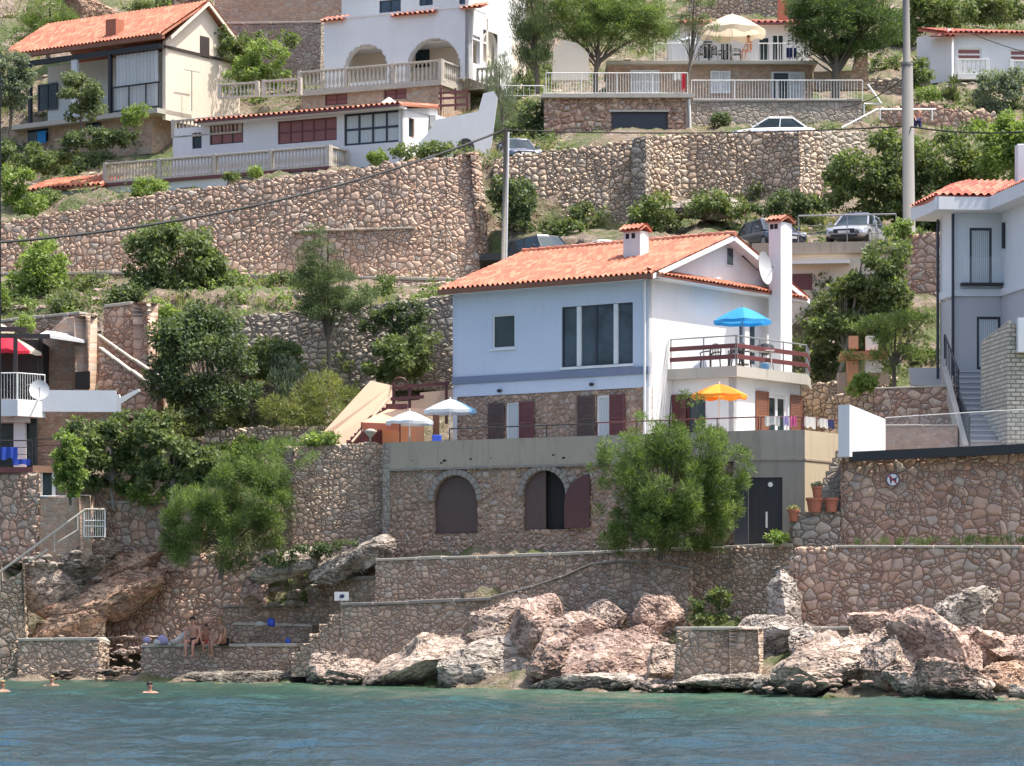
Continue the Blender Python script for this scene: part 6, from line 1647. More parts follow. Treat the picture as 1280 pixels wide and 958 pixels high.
# B: long white house with balustrade
B0 = Fr(503, 154, -27); B1 = Fr(0, 0, 63, B0.p(0, 0)); ZB = lambda py: CZ + (HY - py) / F * 154
hb = empty('hill_house', B0.p(-6, ZB(205)), 'long white house with red curtains and low red tiled roof above the highest rubble wall', 'house', 'houses on the hillside')
uB = B0.u(216); uR = B1.u(547)
wins = [B0.rect(262, 304, 153, 180), B0.rect(347, 421, 149, 178), B0.rect(430, 501, 140, 180)]
dB = B0.rect(240, 252, 166, 186)
facade(hb, 'front_wall', B0, uB, 0, ZB(215), ZB(137), wins + [dB], M['white'])
boxhouse(hb, B0, uB, -.2, ZB(215), ZB(137), 5, 'white2', inset=.3)
window(hb, B0, wins[0], M['wood_dark'], M['curtain_red'], 3, 2); window(hb, B0, wins[1], M['wood_red'], M['curtain_red'], 5, 2); window(hb, B0, wins[2], M['pvcd'], M['curtain'], 4, 2, fw=.11); window(hb, B0, dB, M['pvcd'], M['glass'], 1, 1, name='door')
dB2 = B1.rect(511, 518, 148, 172); facade(hb, 'right_wall', B1, 0, uR, ZB(215), ZB(134), [dB2], M['white']); window(hb, B1, dB2, M['wood_brown'], M['glass'], 1, 1, name='door')
mb = MB(); t3 = [(0, ZB(136.5)), (uR, ZB(136.5)), (uR, ZB(120))]; mb.poly([B1.p(u, z, 0) for u, z in t3]); mb.poly([B1.p(u, z, -.2) for u, z in reversed(t3)]); mb.build('gable', M['white'], hb)
roof(hb, 'roof', B0.p(B0.u(252), ZB(133), .7), B0.p(.25, ZB(133), .7), B1.p(uR, ZB(120), .2), B0.p(B0.u(252), ZB(120), -uR), M['tile'], wave=.3, amp=.06)
one(B0, 'soffit', M['white'], hb, B0.u(255), .2, ZB(137), ZB(134.5), -.1, .65)
one(B0, 'gutter', M['wood_red'], hb, B0.u(252), .25, ZB(135.5), ZB(133), .66, .78)
one(B1, 'air_conditioner', M['plastic_white'], hb, B1.u(536), B1.u(552), ZB(149), ZB(134), .05, .4, .02)
mb = MB(); q = B1.p(B1.u(545), ZB(141.5), .41); B1_ = B1; K = 14; mb.poly([B1.p(B1.u(545) + .2 * math.cos(6.283 * k / K), ZB(141.5) + .2 * math.sin(6.283 * k / K), .405) for k in range(K)]); mb.build('fan_grille', M['dmetal'], hb)
balustrade('short balustrade on the flat roof at the left end of the long white house', [(B0.off(-.1), B0.u(216), B0.u(300), ZB(149))], .95)
Bv = B0.off(1.9); zv = CZ + (HY - 203) / F * 152.3
veu0, veu1 = Bv.u(132), Bv.u(411); Bv2 = Fr(0, 0, 63, Bv.p(veu1, 0))
balustrade('long cast stone balustrade along the veranda of the white house', [(Bv, veu0, veu1, zv), (Bv2, 0.1, 1.7, zv)], 1.05, gap=.2)
one(Bv, 'veranda_slab', M['wood_red'], hb, veu0 - .05, veu1 + .1, zv - .14, zv - .004, -2.2, .12)
one(Bv, 'veranda_wall', M['white2'], hb, veu0, veu1, zv - 2.2, zv - .145, -1.7, -.05)
for x in (148, 232, 300): mb = MB(); r_ = Bv.rect(x - 8, x + 12, 226, 240); Bv.box(mb, r_[0], r_[1], zv - 1.3, zv - .5, -.05, .0); mb.build('cellar_recess', M['render_brown'], hb)
roof(hb, 'porch_roof', Bv.p(Bv.u(38), zv - .15, .6), Bv.p(Bv.u(134), zv - .15, .6), Bv.p(Bv.u(134), zv + .65, -1.4), Bv.p(Bv.u(48), zv + .65, -1.4), M['tile'], wave=.3, amp=.06)
one(Bv, 'porch_wall', M['white2'], hb, Bv.u(40), Bv.u(132), zv - 2.6, zv - .25, -1.5, .2)
slab_px('white_garden_wall', [(524, 215), (524, 178), (534, 168), (545, 150), (590, 141), (598, 139), (604, 117), (617, 114), (622, 122), (617, 160), (612, 196), (600, 200)], 151.5, .5, M['white']); tag(bpy.context.scene.objects['white_garden_wall'], 'curved white garden wall right of the long white house', 'wall')
mb = MB(); K = 12; q = P(582, 186, 151.3); pts = [(571, 190)] + [(582 - 11 * math.cos(math.pi * k / K), 186 - 13 * math.sin(math.pi * k / K)) for k in range(K + 1)] + [(593, 190)]; mb.poly([P(x, y, 151.45) for x, y in reversed(pts)]); mb.poly([P(x, y, 151.49) for x, y in pts]); mb.build('arched_niche', M['wood_dark'], bpy.context.scene.objects['white_garden_wall'])
slab_px('red_fence', [(548, 134), (548, 131), (585, 129), (585, 132)], 153, .05, M['wood_red']); fe = bpy.context.scene.objects['red_fence']; tag(fe, 'brown ranch fence with three rails next to the air conditioner', 'fence')
for yy in (118, 125): slab_px('rail', [(548, yy), (548, yy - 3), (585, yy - 5), (585, yy - 2)], 153, .05, M['wood_red'], fe)
for xx in (550, 568, 583): slab_px('post', [(xx, 138), (xx, 110), (xx + 2.5, 110), (xx + 2.5, 138)], 153.1, .08, M['wood_red'], fe)

# C: white villa with arches
C0 = Fr(586, 164, -25); C1 = Fr(0, 0, 65, C0.p(0, 0)); ZC = lambda py: CZ + (HY - py) / F * 164
hc = empty('hill_villa', C0.p(-5, ZC(100)), 'white villa with two wide arches and stone basement at the top centre', 'house', 'houses on the hillside')
uC = C0.u(405); uC1 = C1.u(640)
archs = []
for x0, x1, t_, b_ in ((430, 484, 56, 102), (508, 575, 48, 100)):
    r_ = C0.rect(x0, x1, t_, b_); archs.append((*r_, True))
def arch_low(h): return h
facade(hc, 'front_wall', C0, uC, 0, ZC(98), ZC(8), archs, M['white'], depth=.5, step=.1)
facade(hc, 'loggia_wall', C0.off(-2.2), uC, 0, ZC(98), ZC(14), [], M['cream'])
one(C0, 'loggia_ceiling', M['white'], hc, uC, 0, ZC(47), ZC(45), -2.2, -.5)
facade(hc, 'right_wall', C1, 0, uC1, ZC(98), ZC(-40), [(*C1.rect(590, 600, 45, 80), True), (*C1.rect(604, 622, 40, 80), True)], M['white'])
boxhouse(hc, C0, uC, -.3, ZC(98), ZC(12), 8, 'cream', inset=2.5)
r_ = C0.off(-2.2).rect(520, 537, 58, 84); mb = MB(); C0.off(-2.2).box(mb, *r_, .0, .05); mb.build('door', M['glass'], hc)
C2 = C0.off(-2.0); u2_ = C2.u(427)
uw_ = [C2.rect(474, 501, 0, 19), C2.rect(524, 541, -12, 7), C2.rect(574, 588, -14, 5)]
facade(hc, 'upper_wall', C2, u2_, C2.u(600), ZC(24), ZC(-60), uw_, M['white2']); boxhouse(hc, C2, u2_, C2.u(600), ZC(24), ZC(-60), 6, 'white2')
for r_ in uw_: window(hc, C2, r_, M['pvcd'], M['glassb'], 2, 1)
one(C0, 'parapet_cap', M['white'], hc, uC, 0.02, ZC(9), ZC(6.5), -2.2, .06)
for x0, x1, py in ((403, 432, 21), (491, 547, 13), (577, 604, 5)):
    za_ = C0.z((x0 + x1) / 2, py + 6); roof(hc, 'small_roof', C0.p(C0.u(x0), za_, .25), C0.p(C0.u(x1), za_, .25), C0.p(C0.u(x1) , za_ + .35, -.7), C0.p(C0.u(x0), za_ + .35, -.7), M['tile'], wave=.3, amp=.05, thick=.06)
roof(hc, 'main_roof', C2.p(u2_ - .6, ZC(-60), .6), C2.p(C2.u(600) + 1, ZC(-60), .6), C2.p(C2.u(600), ZC(-90), -3), C2.p(u2_, ZC(-90), -3), M['tile'])
Cb = C0.off(2.0); zcb = CZ + (HY - 98) / F * 161.5; cu0, cu1 = Cb.u(375), Cb.u(551); Cb2 = Fr(0, 0, 65, Cb.p(cu1, 0))
balustrade('pale balustrade on the stone basement of the white villa', [(Cb, cu0, cu1, zcb), (Cb2, .1, Cb2.u(582), zcb), (Fr(0, 0, -20, Cb2.p(Cb2.u(582), 0)), .1, 1.8, zcb)], 1.15, gap=.24, r=.085)
one(Cb, 'terrace_slab', M['coping'], hc, cu0 - .1, cu1 + .1, zcb - .2, zcb - .003, -2.4, .15)
wv_ = [Cb.rect(405, 433, 117, 131), Cb.rect(479, 507, 110, 124)]
facade(hc, 'basement_wall', Cb.off(-.1), cu0, cu1, zcb - 2.8, zcb - .2, wv_, M['st_villa']); boxhouse(hc, Cb, cu0, cu1, zcb - 2.8, zcb - .2, 3, 'st_villa', inset=.4)
for r_ in wv_: window(hc, Cb.off(-.1), r_, M['wood_red'], M['curtain_red'], 2, 2)
facade(hc, 'basement_side_wall', Cb2.off(-.1), 0, Cb2.u(590), zcb - 2.8, zcb - .01, [], M['st_villa'])
balustrade('short lower balustrade stepping down left of the white villa', [(Fr(330, 164, -20), 0, Fr(330, 164, -20).u(375), CZ + (HY - 122) / F * 164)], .9)
balustrade('balustrade piece half hidden by green bushes above the flat white block', [(Fr(275, 165, -20), 0, Fr(275, 165, -20).u(322), CZ + (HY - 124) / F * 165)], .8)
mb = MB(); mb.lathe(B0.p(B0.u(468), ZB(128), -1.5), [(.25, 0), (.3, .2), (.5, .25), (.1, .55), (.02, .6)], 12); tag(mb.build('roof_vent', M['white2'], None), 'white domed vent poking above the long low roof', 'vent')

# D: garage terrace and the house behind it
D0 = Fr(680, 156, 0); ZD = lambda py: CZ + (HY - py) / F * 156
hd = empty('garage', D0.p(3, ZD(186)), 'flat roofed stone garage with wide dark door and railing on top', 'garage')
uD = D0.u(862); gr = D0.rect(764, 835, 140, 186); 
facade(hd, 'wall', D0, 0, uD, ZD(195), ZD(123), [(gr[0], gr[1], ZD(194), gr[3])], M['st_pink'], step=.09)
boxhouse(hd, D0, 0, uD, ZD(195), ZD(123), 6, 'st_dark', inset=.4)
one(D0, 'garage_door', M['pvcd'], hd, gr[0], gr[1], ZD(194), gr[3], -.2, -.12)
one(D0, 'lintel', M['concrete_pale'], hd, gr[0] - .1, gr[1] + .1, gr[3], gr[3] + .1, -.1, .03)
one(D0, 'roof_slab', M['concrete_pale'], hd, -.15, uD + .2, ZD(123), ZD(118.5), -6, .25)
one(D0, 'side_wall', M['render_brown'], hd, uD - .2, uD, ZD(195), ZD(123.3), -6, .05)
mb = MB(); mb.tube([D0.p(uD + .04, ZD(170), .1), D0.p(uD - .02, ZD(124), .1)], .06, 8); mb.build('downpipe', M['wmetal'], hd)
bars_rail('white bar railing on top of the stone garage', [(D0, 0.1, uD - .1, ZD(118.5))], 1.1, 'wmetal', gap=.14, posts=1.8, r=.014)
D2 = Fr(862, 158.5, 0); ZD2 = lambda py: CZ + (HY - py) / F * 158.5
bars_rail('pale railing right of the garage roof, along the grey wall', [(D2, 0.1, D2.u(1078), ZD2(126))], 1.05, 'wmetal', gap=.15, posts=2.1, r=.014)
bars_rail('low white fence rail behind the trees left of the garage', [(Fr(618, 158, 0), 0, Fr(618, 158, 0).u(680), ZD2(124))], .6, 'wmetal', gap=.3)
D3 = Fr(760, 163, 0); ZD3 = lambda py: CZ + (HY - py) / F * 163
hd2 = empty('hill_house', D3.p(4, ZD3(120)), 'hill house with brown stone lower floor, white top floor and red roof behind the garage', 'house', 'houses on the hillside')
uD3 = D3.u(1016)
ws = [D3.rect(788, 824, 88, 117), D3.rect(888, 913, 89, 117), D3.rect(967, 985, 92, 125), D3.rect(700, 701, 90, 91)][:3]
facade(hd2, 'lower_wall', D3, 0, uD3, ZD3(135), ZD3(82), [ws[2]], M['st_villa']); boxhouse(hd2, D3, 0, uD3, ZD3(135), ZD3(82), 5, 'st_dark', inset=.3)
one(D3, 'floor_slab', M['concrete_pale'], hd2, -.1, uD3 + .2, ZD3(82), ZD3(78), -5, .5)
for r_ in ws[:2]:
    m_ = (r_[0] + r_[1]) / 2; shutter(hd2, D3, r_[0], m_ - .01, r_[2], r_[3], M['pvcw'], .01); shutter(hd2, D3, m_ + .01, r_[1], r_[2], r_[3], M['pvcw'], .01)
one(D3, 'pale_surround', M['white2'], hd2, D3.u(964), D3.u(1006), ZD3(127), ZD3(90), .0, .03).location.z += 0
window(hd2, D3, ws[2], M['pvcd'], M['glass'], 1, 1, back=-.02, name='door'); shutter(hd2, D3, D3.u(985.5), D3.u(1001), ws[2][2], ws[2][3], M['pvcw'], .04)
D4 = D3.off(-3.2); D4 = Fr(840, 166.5, 0); ZD4 = lambda py: CZ + (HY - py) / F * 166.5; uD4 = D4.u(1012)
w4 = [D4.rect(878, 892, 50, 74), D4.rect(900, 912, 52, 76), D4.rect(948, 962, 46, 76), D4.rect(965, 980, 43, 76)]
facade(hd2, 'upper_wall', D4, 0, uD4, ZD4(82), ZD4(31), w4, M['white']); boxhouse(hd2, D4, 0, uD4, ZD4(82), ZD4(31), 6, 'white2')
for k, r_ in enumerate(w4): window(hd2, D4, r_, M['pvcw'], M['glass'], 1 + k % 2, 1)
roof(hd2, 'roof', D4.p(.2, ZD4(32), .7), D4.p(uD4 + .5, ZD4(32), .7), D4.p(uD4 - .6, ZD4(14), -3), D4.p(1, ZD4(14), -3), M['tile_red'], wave=.3, amp=.06)
one(D4, 'gutter', M['wood_red'], hd2, .2, uD4 + .5, ZD4(34), ZD4(31.5), .65, .8)
chimney(hd2, Fr(973, 167, 0), 0, 0, ZD4(30), ZD4(-6), .5, .5, M['terracotta'], hood=False)
bars_rail('thin balcony railing under the cream parasol on the hilltop', [(Fr(818, 163, 0), 0, Fr(818, 163, 0).u(1015), ZD3(78))], 1.0, 'wmetal', gap=.2, r=.012)
for x, cc in ((985, 'cloth_n'), (989, 'navy'), (994, 'cloth_n')):
    towel('dark laundry on the hilltop balcony rail, piece at %s' % {985: 'left', 989: 'middle', 994: 'right'}[x], Fr(818, 162.9, 0), Fr(818, 162.9, 0).u(x - 2), Fr(818, 162.9, 0).u(x + 1.6), ZD3(61), .55, cc)
towel('white towel hung on the garage roof railing', D0.off(-.02), D0.u(842), D0.u(852), ZD(93), .3, 'c_white'); towel('dark and red cloth on the garage roof railing', D0.off(-.02), D0.u(852), D0.u(857), ZD(93), .8, 'cloth_r')
for k, x in enumerate((880, 897, 920)): chair('dark chair %s on the hilltop terrace' % ('at the left end', 'beside the parasol pole', 'next to the sitting red shirt')[k], P(x, 78, 165.2), R(40 * k))
slab_px('stone_house_part', [(690, 100), (692, 62), (704, 50), (722, 54), (736, 68), (736, 100)], 160, .8, M['cream']); tag(bpy.context.scene.objects['stone_house_part'], 'rough cream stone wall stub glimpsed under the green pine', 'wall')
slab_px('round_stone_wall', [(1018, 112), (1018, 90), (1066, 88), (1070, 66), (1084, 66), (1086, 112)], 162, .6, M['st_villa']); tag(bpy.context.scene.objects['round_stone_wall'], 'brown stone pillar wall under the dark pine', 'wall')
slab_px('pale_block', [(1018, 100), (1018, 62), (1036, 62), (1036, 100)], 165, .6, M['cream']); tag(bpy.context.scene.objects['pale_block'], 'cream wall with lit opening below the dark pine crown', 'wall')

# E: white house top right
E0 = Fr(1185, 168, 2); ZE = lambda py: CZ + (HY - py) / F * 168
he = empty('hill_house', E0.p(2, ZE(105)), 'white house with red roof and rounded bay at the top right', 'house', 'houses on the hillside')
we = [E0.rect(1196, 1227, 60, 76), E0.rect(1262, 1290, 62, 77)]
facade(he, 'front_wall', E0, 0, E0.u(1360), ZE(112), ZE(43), we, M['white']); boxhouse(he, E0, 0, E0.u(1360), ZE(112), ZE(43), 7, 'white2')
for r_ in we: window(he, E0, r_, M['white2'], M['curtain_red'], 1, 2, fw=.09)
El = Fr(0, 0, -62, E0.p(0, 0, 0)); ue0 = El.u(1146)
ad = El.rect(1165, 1173, 58, 108)
facade(he, 'left_wall', El, ue0, 0, ZE(115), ZE(36), [(*ad, True)], M['white']); mb = MB(); El.box(mb, ad[0], ad[1], ad[2], ad[3], -.2, -.12); mb.build('arched_door', M['pvcd'], he)
facade(he, 'bay', Fr(0, 0, -35, E0.p(.1, 0, .6)), -1.3, 0, ZE(104), ZE(48), [], M['white'])
roof(he, 'roof', E0.p(-.2, ZE(43), .4), E0.p(E0.u(1360), ZE(43), .4), E0.p(E0.u(1360), ZE(28), -3.2), El.p(ue0 + .3, ZE(27), .2), M['tile_red'], wave=.3, amp=.05)
roof(he, 'upper_roof', E0.p(E0.u(1252), ZE(34), -2), E0.p(E0.u(1360), ZE(34), -2), E0.p(E0.u(1360), ZE(20), -5), E0.p(E0.u(1256), ZE(20), -5), M['tile_red'], wave=.3, amp=.05)
roof(he, 'bay_roof', E0.p(-1.2, ZE(50), 1.0), E0.p(.3, ZE(50), 1.0), E0.p(.3, ZE(45), .0), E0.p(-1.0, ZE(45), .0), M['tile_red'], wave=.3, amp=.04, thick=.05)
one(E0, 'balcony_slab', M['white2'], he, E0.u(1188), E0.u(1234), ZE(103), ZE(98), -.1, 1.0)
mb = MB(); mb.tube([E0.p(-.1, ZE(110), .1), E0.p(-.1, ZE(44), .1)], .06, 6); mb.build('downpipe', M['steel'], he)
balustrade('small white balustrade below the left red window at the top right', [(E0.off(.9), E0.u(1192), E0.u(1230), ZE(98))], .9, m='wmetal')
balustrade('white balustrade cut by the right edge near the top', [(E0.off(.9), E0.u(1260), E0.u(1310), ZE(98))], .85, m='wmetal')
wall('terrace_wall', [(1085, 98, 150, 165.5), (1130, 97, 150, 165)], M['st_grey'], 'short grey stone wall just left of the concrete pole near the top', 'wall', G1, thick=.6, jag=.1)
wall('terrace_wall', [(1180, 104, 150, 166.5), (1300, 100, 150, 166)], M['st_grey'], 'grey stone foot wall below the white house at the top right', 'wall', G1, thick=.6, jag=.1)
wall('terrace_wall', [(1100, 136, 166, 158.5), (1145, 128, 166, 158), (1250, 140, 170, 157.5)], M['st_pink'], 'low reddish rocky wall beside the walking person', 'wall', G1, thick=.6, jag=.3)
sh = empty('handrail', P(1100, 150, 157), 'pale stair handrail by the grey wall end near the concrete pole', 'railing')
mb = MB(); mb.tube([P(1052, 160, 155.5), P(1096, 137, 156.5), P(1170, 137, 157)], .05, 6); mb.tube([P(1080, 130, 156.5), P(1102, 130, 156.5), P(1085, 106, 158)], .05, 6); mb.build('rail', M['wmetal'], sh)
mb = MB(); [mb.tube([P(x, y, 156.5), P(x, y + 14, 156.5)], .04, 6) for x, y in ((1100, 136), (1080, 130), (1130, 137), (1165, 137))]; mb.build('post', M['wmetal'], sh)

# ------------------------------------------------------------------ poles and wires
def pole(label, pts, r, m, name='utility_pole'):
    t = empty(name, pts[0], label, 'utility pole'); mb = MB(); mb.tube(pts, r, 12); mb.build('shaft', M[m], t, smooth=True); return t
Yp = 131.6; pc = pole('thick pale concrete utility pole standing in front of the green slope', [P(1137, 330, Yp), P(1134, 82, Yp), P(1133.6, 80, Yp), P(1130, -160, Yp)], [.27, .24, .16, .12], 'pole')
mb = MB(); mb.tube([P(1133.5, 82, Yp), P(1133.5, 79, Yp)], .27, 12); mb.build('collar', M['pole'], pc)
Yw = 133; pw = pole('thin weathered wooden pole in front of the gap between rubble walls', [P(629, 336, Yw), P(632, 160, Yw)], [.10, .07], 'bark_pale')
mb = MB(); mb.tube([P(632.5, 334, Yw - .2), P(635.5, 165, Yw - .2)], .045, 8); mb.build('white_conduit', M['wmetal'], pw)
pole('wooden pole top on the reddish slope at the top left', [P(217, 60, 178), P(218, -60, 178)], [.14, .11], 'bark')
def wire(label, a, b, sag, r=.022, n=24):
    mb = MB(); mb.tube([a.lerp(b, i / n) - Vector((0, 0, sag * 4 * (i / n) * (1 - i / n))) for i in range(n + 1)], r, 5); return tag(mb.build('power_line', M['rubber'], None, smooth=True), label, 'power line', 'overhead lines')
wire('thick black cable sagging from the wooden pole toward the left edge', P(632, 162, Yw), P(-160, 312, 100), 1.1, .05)
wire('black cable from the wooden pole to the concrete pole', P(632, 163, Yw), P(1134, 158, Yp), .2, .03)
wire('cable running right from the concrete pole', P(1134, 158, Yp), P(1420, 142, 120), .5, .035)
wire('thin cable crossing the top right corner', P(1134, 94, Yp), P(1052, 134, 150), .3, .025)
wire('thin wire rising past the white house at the top right', P(1206, 38, 160), P(1330, 75, 150), .2, .02)

# ------------------------------------------------------------------ shore rocks
RK = [
 # label, px, py, w, h, Y, mat, tilt, depth, strat
 ('low rounded cream rock at the left end of the big sloping outcrop', 408, 838, 66, 46, 112.0, 'rock', 10, 1.1, 0),
 ('small tawny rock beside the low rounded cream rock', 448, 845, 74, 44, 110.4, 'rock', 0, 1.1, 0),
 ('long cream outcrop sloping up to the right under the grey sea wall', 540, 834, 250, 76, 108.6, 'rock', 20, .8, 5),
 ('upper end of the sloping outcrop touching the ramp wall', 618, 793, 130, 70, 108.6, 'rock', 28, .8, 5),
 ('shadowed rock face dropping to the water right of the sloping outcrop', 622, 836, 140, 84, 107.0, 'rock_grey', 10, .7, 0),
 ('fissured pale rock at the foot of the ramp wall', 676, 790, 100, 84, 107.0, 'rock_pink', 38, .9, 4),
 ('big pink boulder with a curved pale vein in the middle of the shore', 705, 822, 130, 96, 104.6, 'rock_pink', 26, .8, 0),
 ('long pink boulder with jagged top right of the curved one', 768, 832, 170, 84, 103.2, 'rock_pink', 12, .8, 4),
 ('dark undercut rock at the water line below the pink boulders', 735, 856, 180, 30, 101.8, 'rock_grey', 0, .7, 0),
 ('large round brown boulder leaning on the long wall', 820, 768, 70, 68, 106.0, 'rock_pink', -20, 1, 0),
 ('brown angular boulder below the large round one', 802, 800, 66, 54, 104.6, 'rock_pink', 30, 1, 0),
 ('cream boulder between ramp wall and round boulder', 758, 780, 80, 56, 106.4, 'rock', 24, 1, 0),
 ('low boulder tucked left of the square stone block', 832, 836, 60, 56, 101.8, 'rock', 0, 1, 0),
 ('low broken rock shelf at the water, left of the stone block', 834, 858, 80, 22, 99.6, 'rock', 0, 1.2, 0),
 ('flat pale shelf under the square stone block', 905, 853, 170, 34, 97.8, 'slab_rock', 2, 1.2, 0),
 ('flat pale shelf right of the square stone block', 968, 856, 66, 38, 96.2, 'slab_rock', 0, 1.2, 0),
 ('tall smooth grey rock rising against the long wall', 984, 758, 66, 100, 104.0, 'rock_grey', 16, .8, 0),
 ('smooth grey rock at the foot of the tall one', 964, 800, 100, 74, 102.2, 'rock_grey', 14, .9, 0),
 ('big creviced grey and cream rock at the water, left of the pale boulders', 1042, 838, 150, 96, 95.2, 'rock', 20, .8, 5),
 ('pale pointed boulder with an overhang', 1112, 832, 96, 74, 93.8, 'rock', 24, .9, 0),
 ('yellowish boulder at the water between two dark gaps', 1136, 856, 66, 52, 92.2, 'rock', -20, .9, 0),
 ('square pink boulder with flat top before the broad reddish wall', 1090, 780, 64, 42, 99.6, 'rock_pink', 0, .9, 0),
 ('long cream ridge boulder with rusty face', 1178, 818, 160, 104, 94.0, 'rock_pink', -30, .7, 0),
 ('grooved boulder running down to the water in front of the rusty one', 1186, 848, 110, 58, 91.6, 'rock_pink', -22, .8, 5),
 ('grey sloping boulder resting on the broad reddish wall', 1192, 770, 130, 60, 98.4, 'rock_grey', 22, .7, 0),
 ('pink boulder with flat pale top cut by the right edge', 1262, 812, 100, 54, 95.2, 'rock_pink', 8, 1, 0),
 ('dark brown boulder under the flat topped one at the right edge', 1258, 846, 110, 60, 92.6, 'rock_red', 10, 1, 0),
 ('little pink boulder standing alone in the shallow water at the right', 1236, 871, 24, 20, 89.8, 'rock_pink', 0, 1, 0),
 ('dark low boulder in the water at the right edge', 1272, 866, 40, 26, 89.8, 'rock_grey', 0, 1, 0),
 ('long flat slab ledge in front of the bathers', 290, 848, 190, 26, 114.6, 'slab_rock', 0, .45, 0),
 ('broken end of the slab ledge toward the cream rocks', 372, 846, 70, 26, 113.6, 'slab_rock', 0, .7, 0),
 ('rusty slanting cliff slab in the cove, upper one', 130, 722, 170, 54, 122.2, 'rock_red', 28, .5, 5),
 ('rusty slanting cliff slab in the cove, middle one', 118, 752, 180, 60, 121.4, 'rock_red', 26, .5, 5),
 ('rusty slanting cliff slab in the cove, lower one', 90, 784, 140, 56, 120.9, 'rock_red', 18, .5, 5),
 ('grey brown cliff rock above the left seat wall', 58, 740, 80, 96, 121.6, 'rock', 42, .6, 0),
 ('pale cliff rock just below the white gate', 105, 704, 110, 54, 122.0, 'rock', 30, .6, 0),
 ('small pink rock shaped like a seat right of the feathery bush', 318, 742, 32, 46, 117.6, 'rock_pink', 0, 1, 0),
 ('long grey slanting rock below the stone wall of the peach stair', 436, 708, 110, 38, 117.4, 'rock_grey', 26, .6, 4),
 ('grey broken rock left of the slanting one', 366, 708, 110, 48, 117.6, 'rock_grey', 14, .7, 4),
 ('grey rock wedge touching the corner of the arched basement', 464, 690, 60, 44, 116.2, 'rock_grey', 30, .8, 0),
 ('lit orange rock on the top left slope', 110, 18, 70, 60, 184, 'rock_red', 20, .6, 0),
 ('lit orange rock next to the wooden pole on the top left slope', 235, 14, 70, 44, 184, 'rock_red', 10, .6, 0),
 ('cream rock ridge in front of the low ledge, under the highest wall', 520, 362, 96, 24, 139.6, 'rock', 4, .6, 0),
 ('pale bare rock on the slope beside the two trees', 300, 372, 56, 26, 140.2, 'rock_pink', 14, .6, 0),
 ('grey outcrop behind the chimneys of the main house', 880, 262, 120, 40, 143.5, 'rock_grey', -6, .6, 0),
 ('brown outcrop to the left of the main chimneys, over the cars', 800, 284, 60, 40, 143.2, 'rock_grey', 30, .6, 0),
 ('brown boulder wedged right of the curved veined one', 742, 796, 60, 44, 105.6, 'rock', -10, 1, 0),
 ('pale block rock above the pointed boulder', 1062, 812, 84, 48, 97.4, 'rock', 12, 1, 0),
 ('cream boulder directly below the square pink one', 1110, 804, 70, 44, 97.0, 'rock', -10, 1, 0),
 ('rusty boulder facing the water near the right edge', 1220, 806, 70, 66, 95.0, 'rock_pink', -30, 1, 0),
 ('grey rock between the tall smooth rock and the wall ledge', 1010, 806, 60, 50, 100.4, 'rock_grey', 14, 1, 0),
 ('low cream rock at the water right of the grooved boulder', 1218, 860, 50, 28, 91.2, 'rock', 0, 1, 0),
]
for i, (lab, px, py, w, h, Y, mt, tl, dp, stt_) in enumerate(RK):
    big = w * h > 4500
    boulder('shore_rock' if py > 730 else 'rock_outcrop', lab, px, py, w, h, Y, mt, i + 3, tl, dp, cuts=18 if big else 12, sub=6 if w * h > 1500 else 5, rough=.15 if big else .12, group='boulders and outcrops', strat=stt_, flat=.55 if 'flat' in lab or 'slab' in lab else 0)
rubble('loose_stones', 'loose stones fallen between the seat walls of the cove', [(128, 182, 806, 842, 119.2, 120.4), (40, 200, 795, 800, 120.6, 121.2), (60, 180, 838, 846, 118.6, 119.2)], 120, .17, 'rock')
rubble('loose_stones', 'broken stones filling the gaps between the shore boulders', [(640, 860, 820, 862, 102.6, 104.6), (960, 1280, 840, 872, 91.4, 95.5), (400, 600, 845, 858, 108.4, 109.5), (800, 1000, 858, 868, 96.4, 98.4)], 240, .15, 'rock_pink')
rubble('loose_stones', 'stones strewn over the slope below the straight coping wall', [(30, 130, 690, 760, 120.9, 122.4), (310, 470, 690, 760, 117.2, 119.4)], 180, .2, 'rock_grey')

# ------------------------------------------------------------------ trees and bushes
T = tree
T('feathery_tree', 'big feathery green bush hiding the right half of the arched basement', 107.6, (825, 690), [(832, 608, 64, 54), (786, 566, 38, 30), (872, 562, 40, 42), (866, 518, 16, 26), (760, 592, 28, 18), (835, 552, 26, 34), (776, 630, 30, 20), (908, 585, 32, 32), (838, 655, 72, 34), (785, 655, 30, 32), (803, 532, 20, 16), (895, 615, 32, 36), (744, 566, 20, 12), (925, 572, 18, 12), (885, 655, 26, 26), (905, 640, 28, 34), (858, 495, 10, 12), (830, 674, 84, 16)], 'feather', 88000, .17, 'feather', .10, clump=.22, nc=330)
T('feathery_tree', 'feathery green bush hanging over the rough stone wall above the bathers', 117.2, (275, 715), [(300, 620, 62, 46), (255, 650, 50, 42), (330, 585, 40, 28), (275, 685, 66, 26), (230, 672, 32, 26), (345, 640, 26, 40), (370, 572, 30, 14), (215, 690, 20, 12)], 'feather', 60000, .17, 'feather', .10, clump=.22, nc=260)
T('olive_tree', 'dark leaved carob tree left of the grey dry stone wall', 126.4, (262, 560), [(250, 450, 58, 56), (225, 420, 34, 30), (285, 430, 34, 34), (262, 500, 56, 34), (215, 480, 30, 36), (300, 480, 26, 30), (255, 400, 30, 18)], 'dark', 17000, .17, 'broad', .13, 'bark_pale', clump=.3, nc=150)
T('leafy_tree', 'round bluish green tree in front of the highest rubble wall', 140.2, (230, 392), [(225, 320, 48, 40), (195, 305, 34, 28), (250, 345, 38, 34), (215, 355, 44, 28), (270, 355, 24, 20), (178, 330, 22, 34)], 'fig', 13000, .2, 'broad', .11, clump=.32, nc=110)
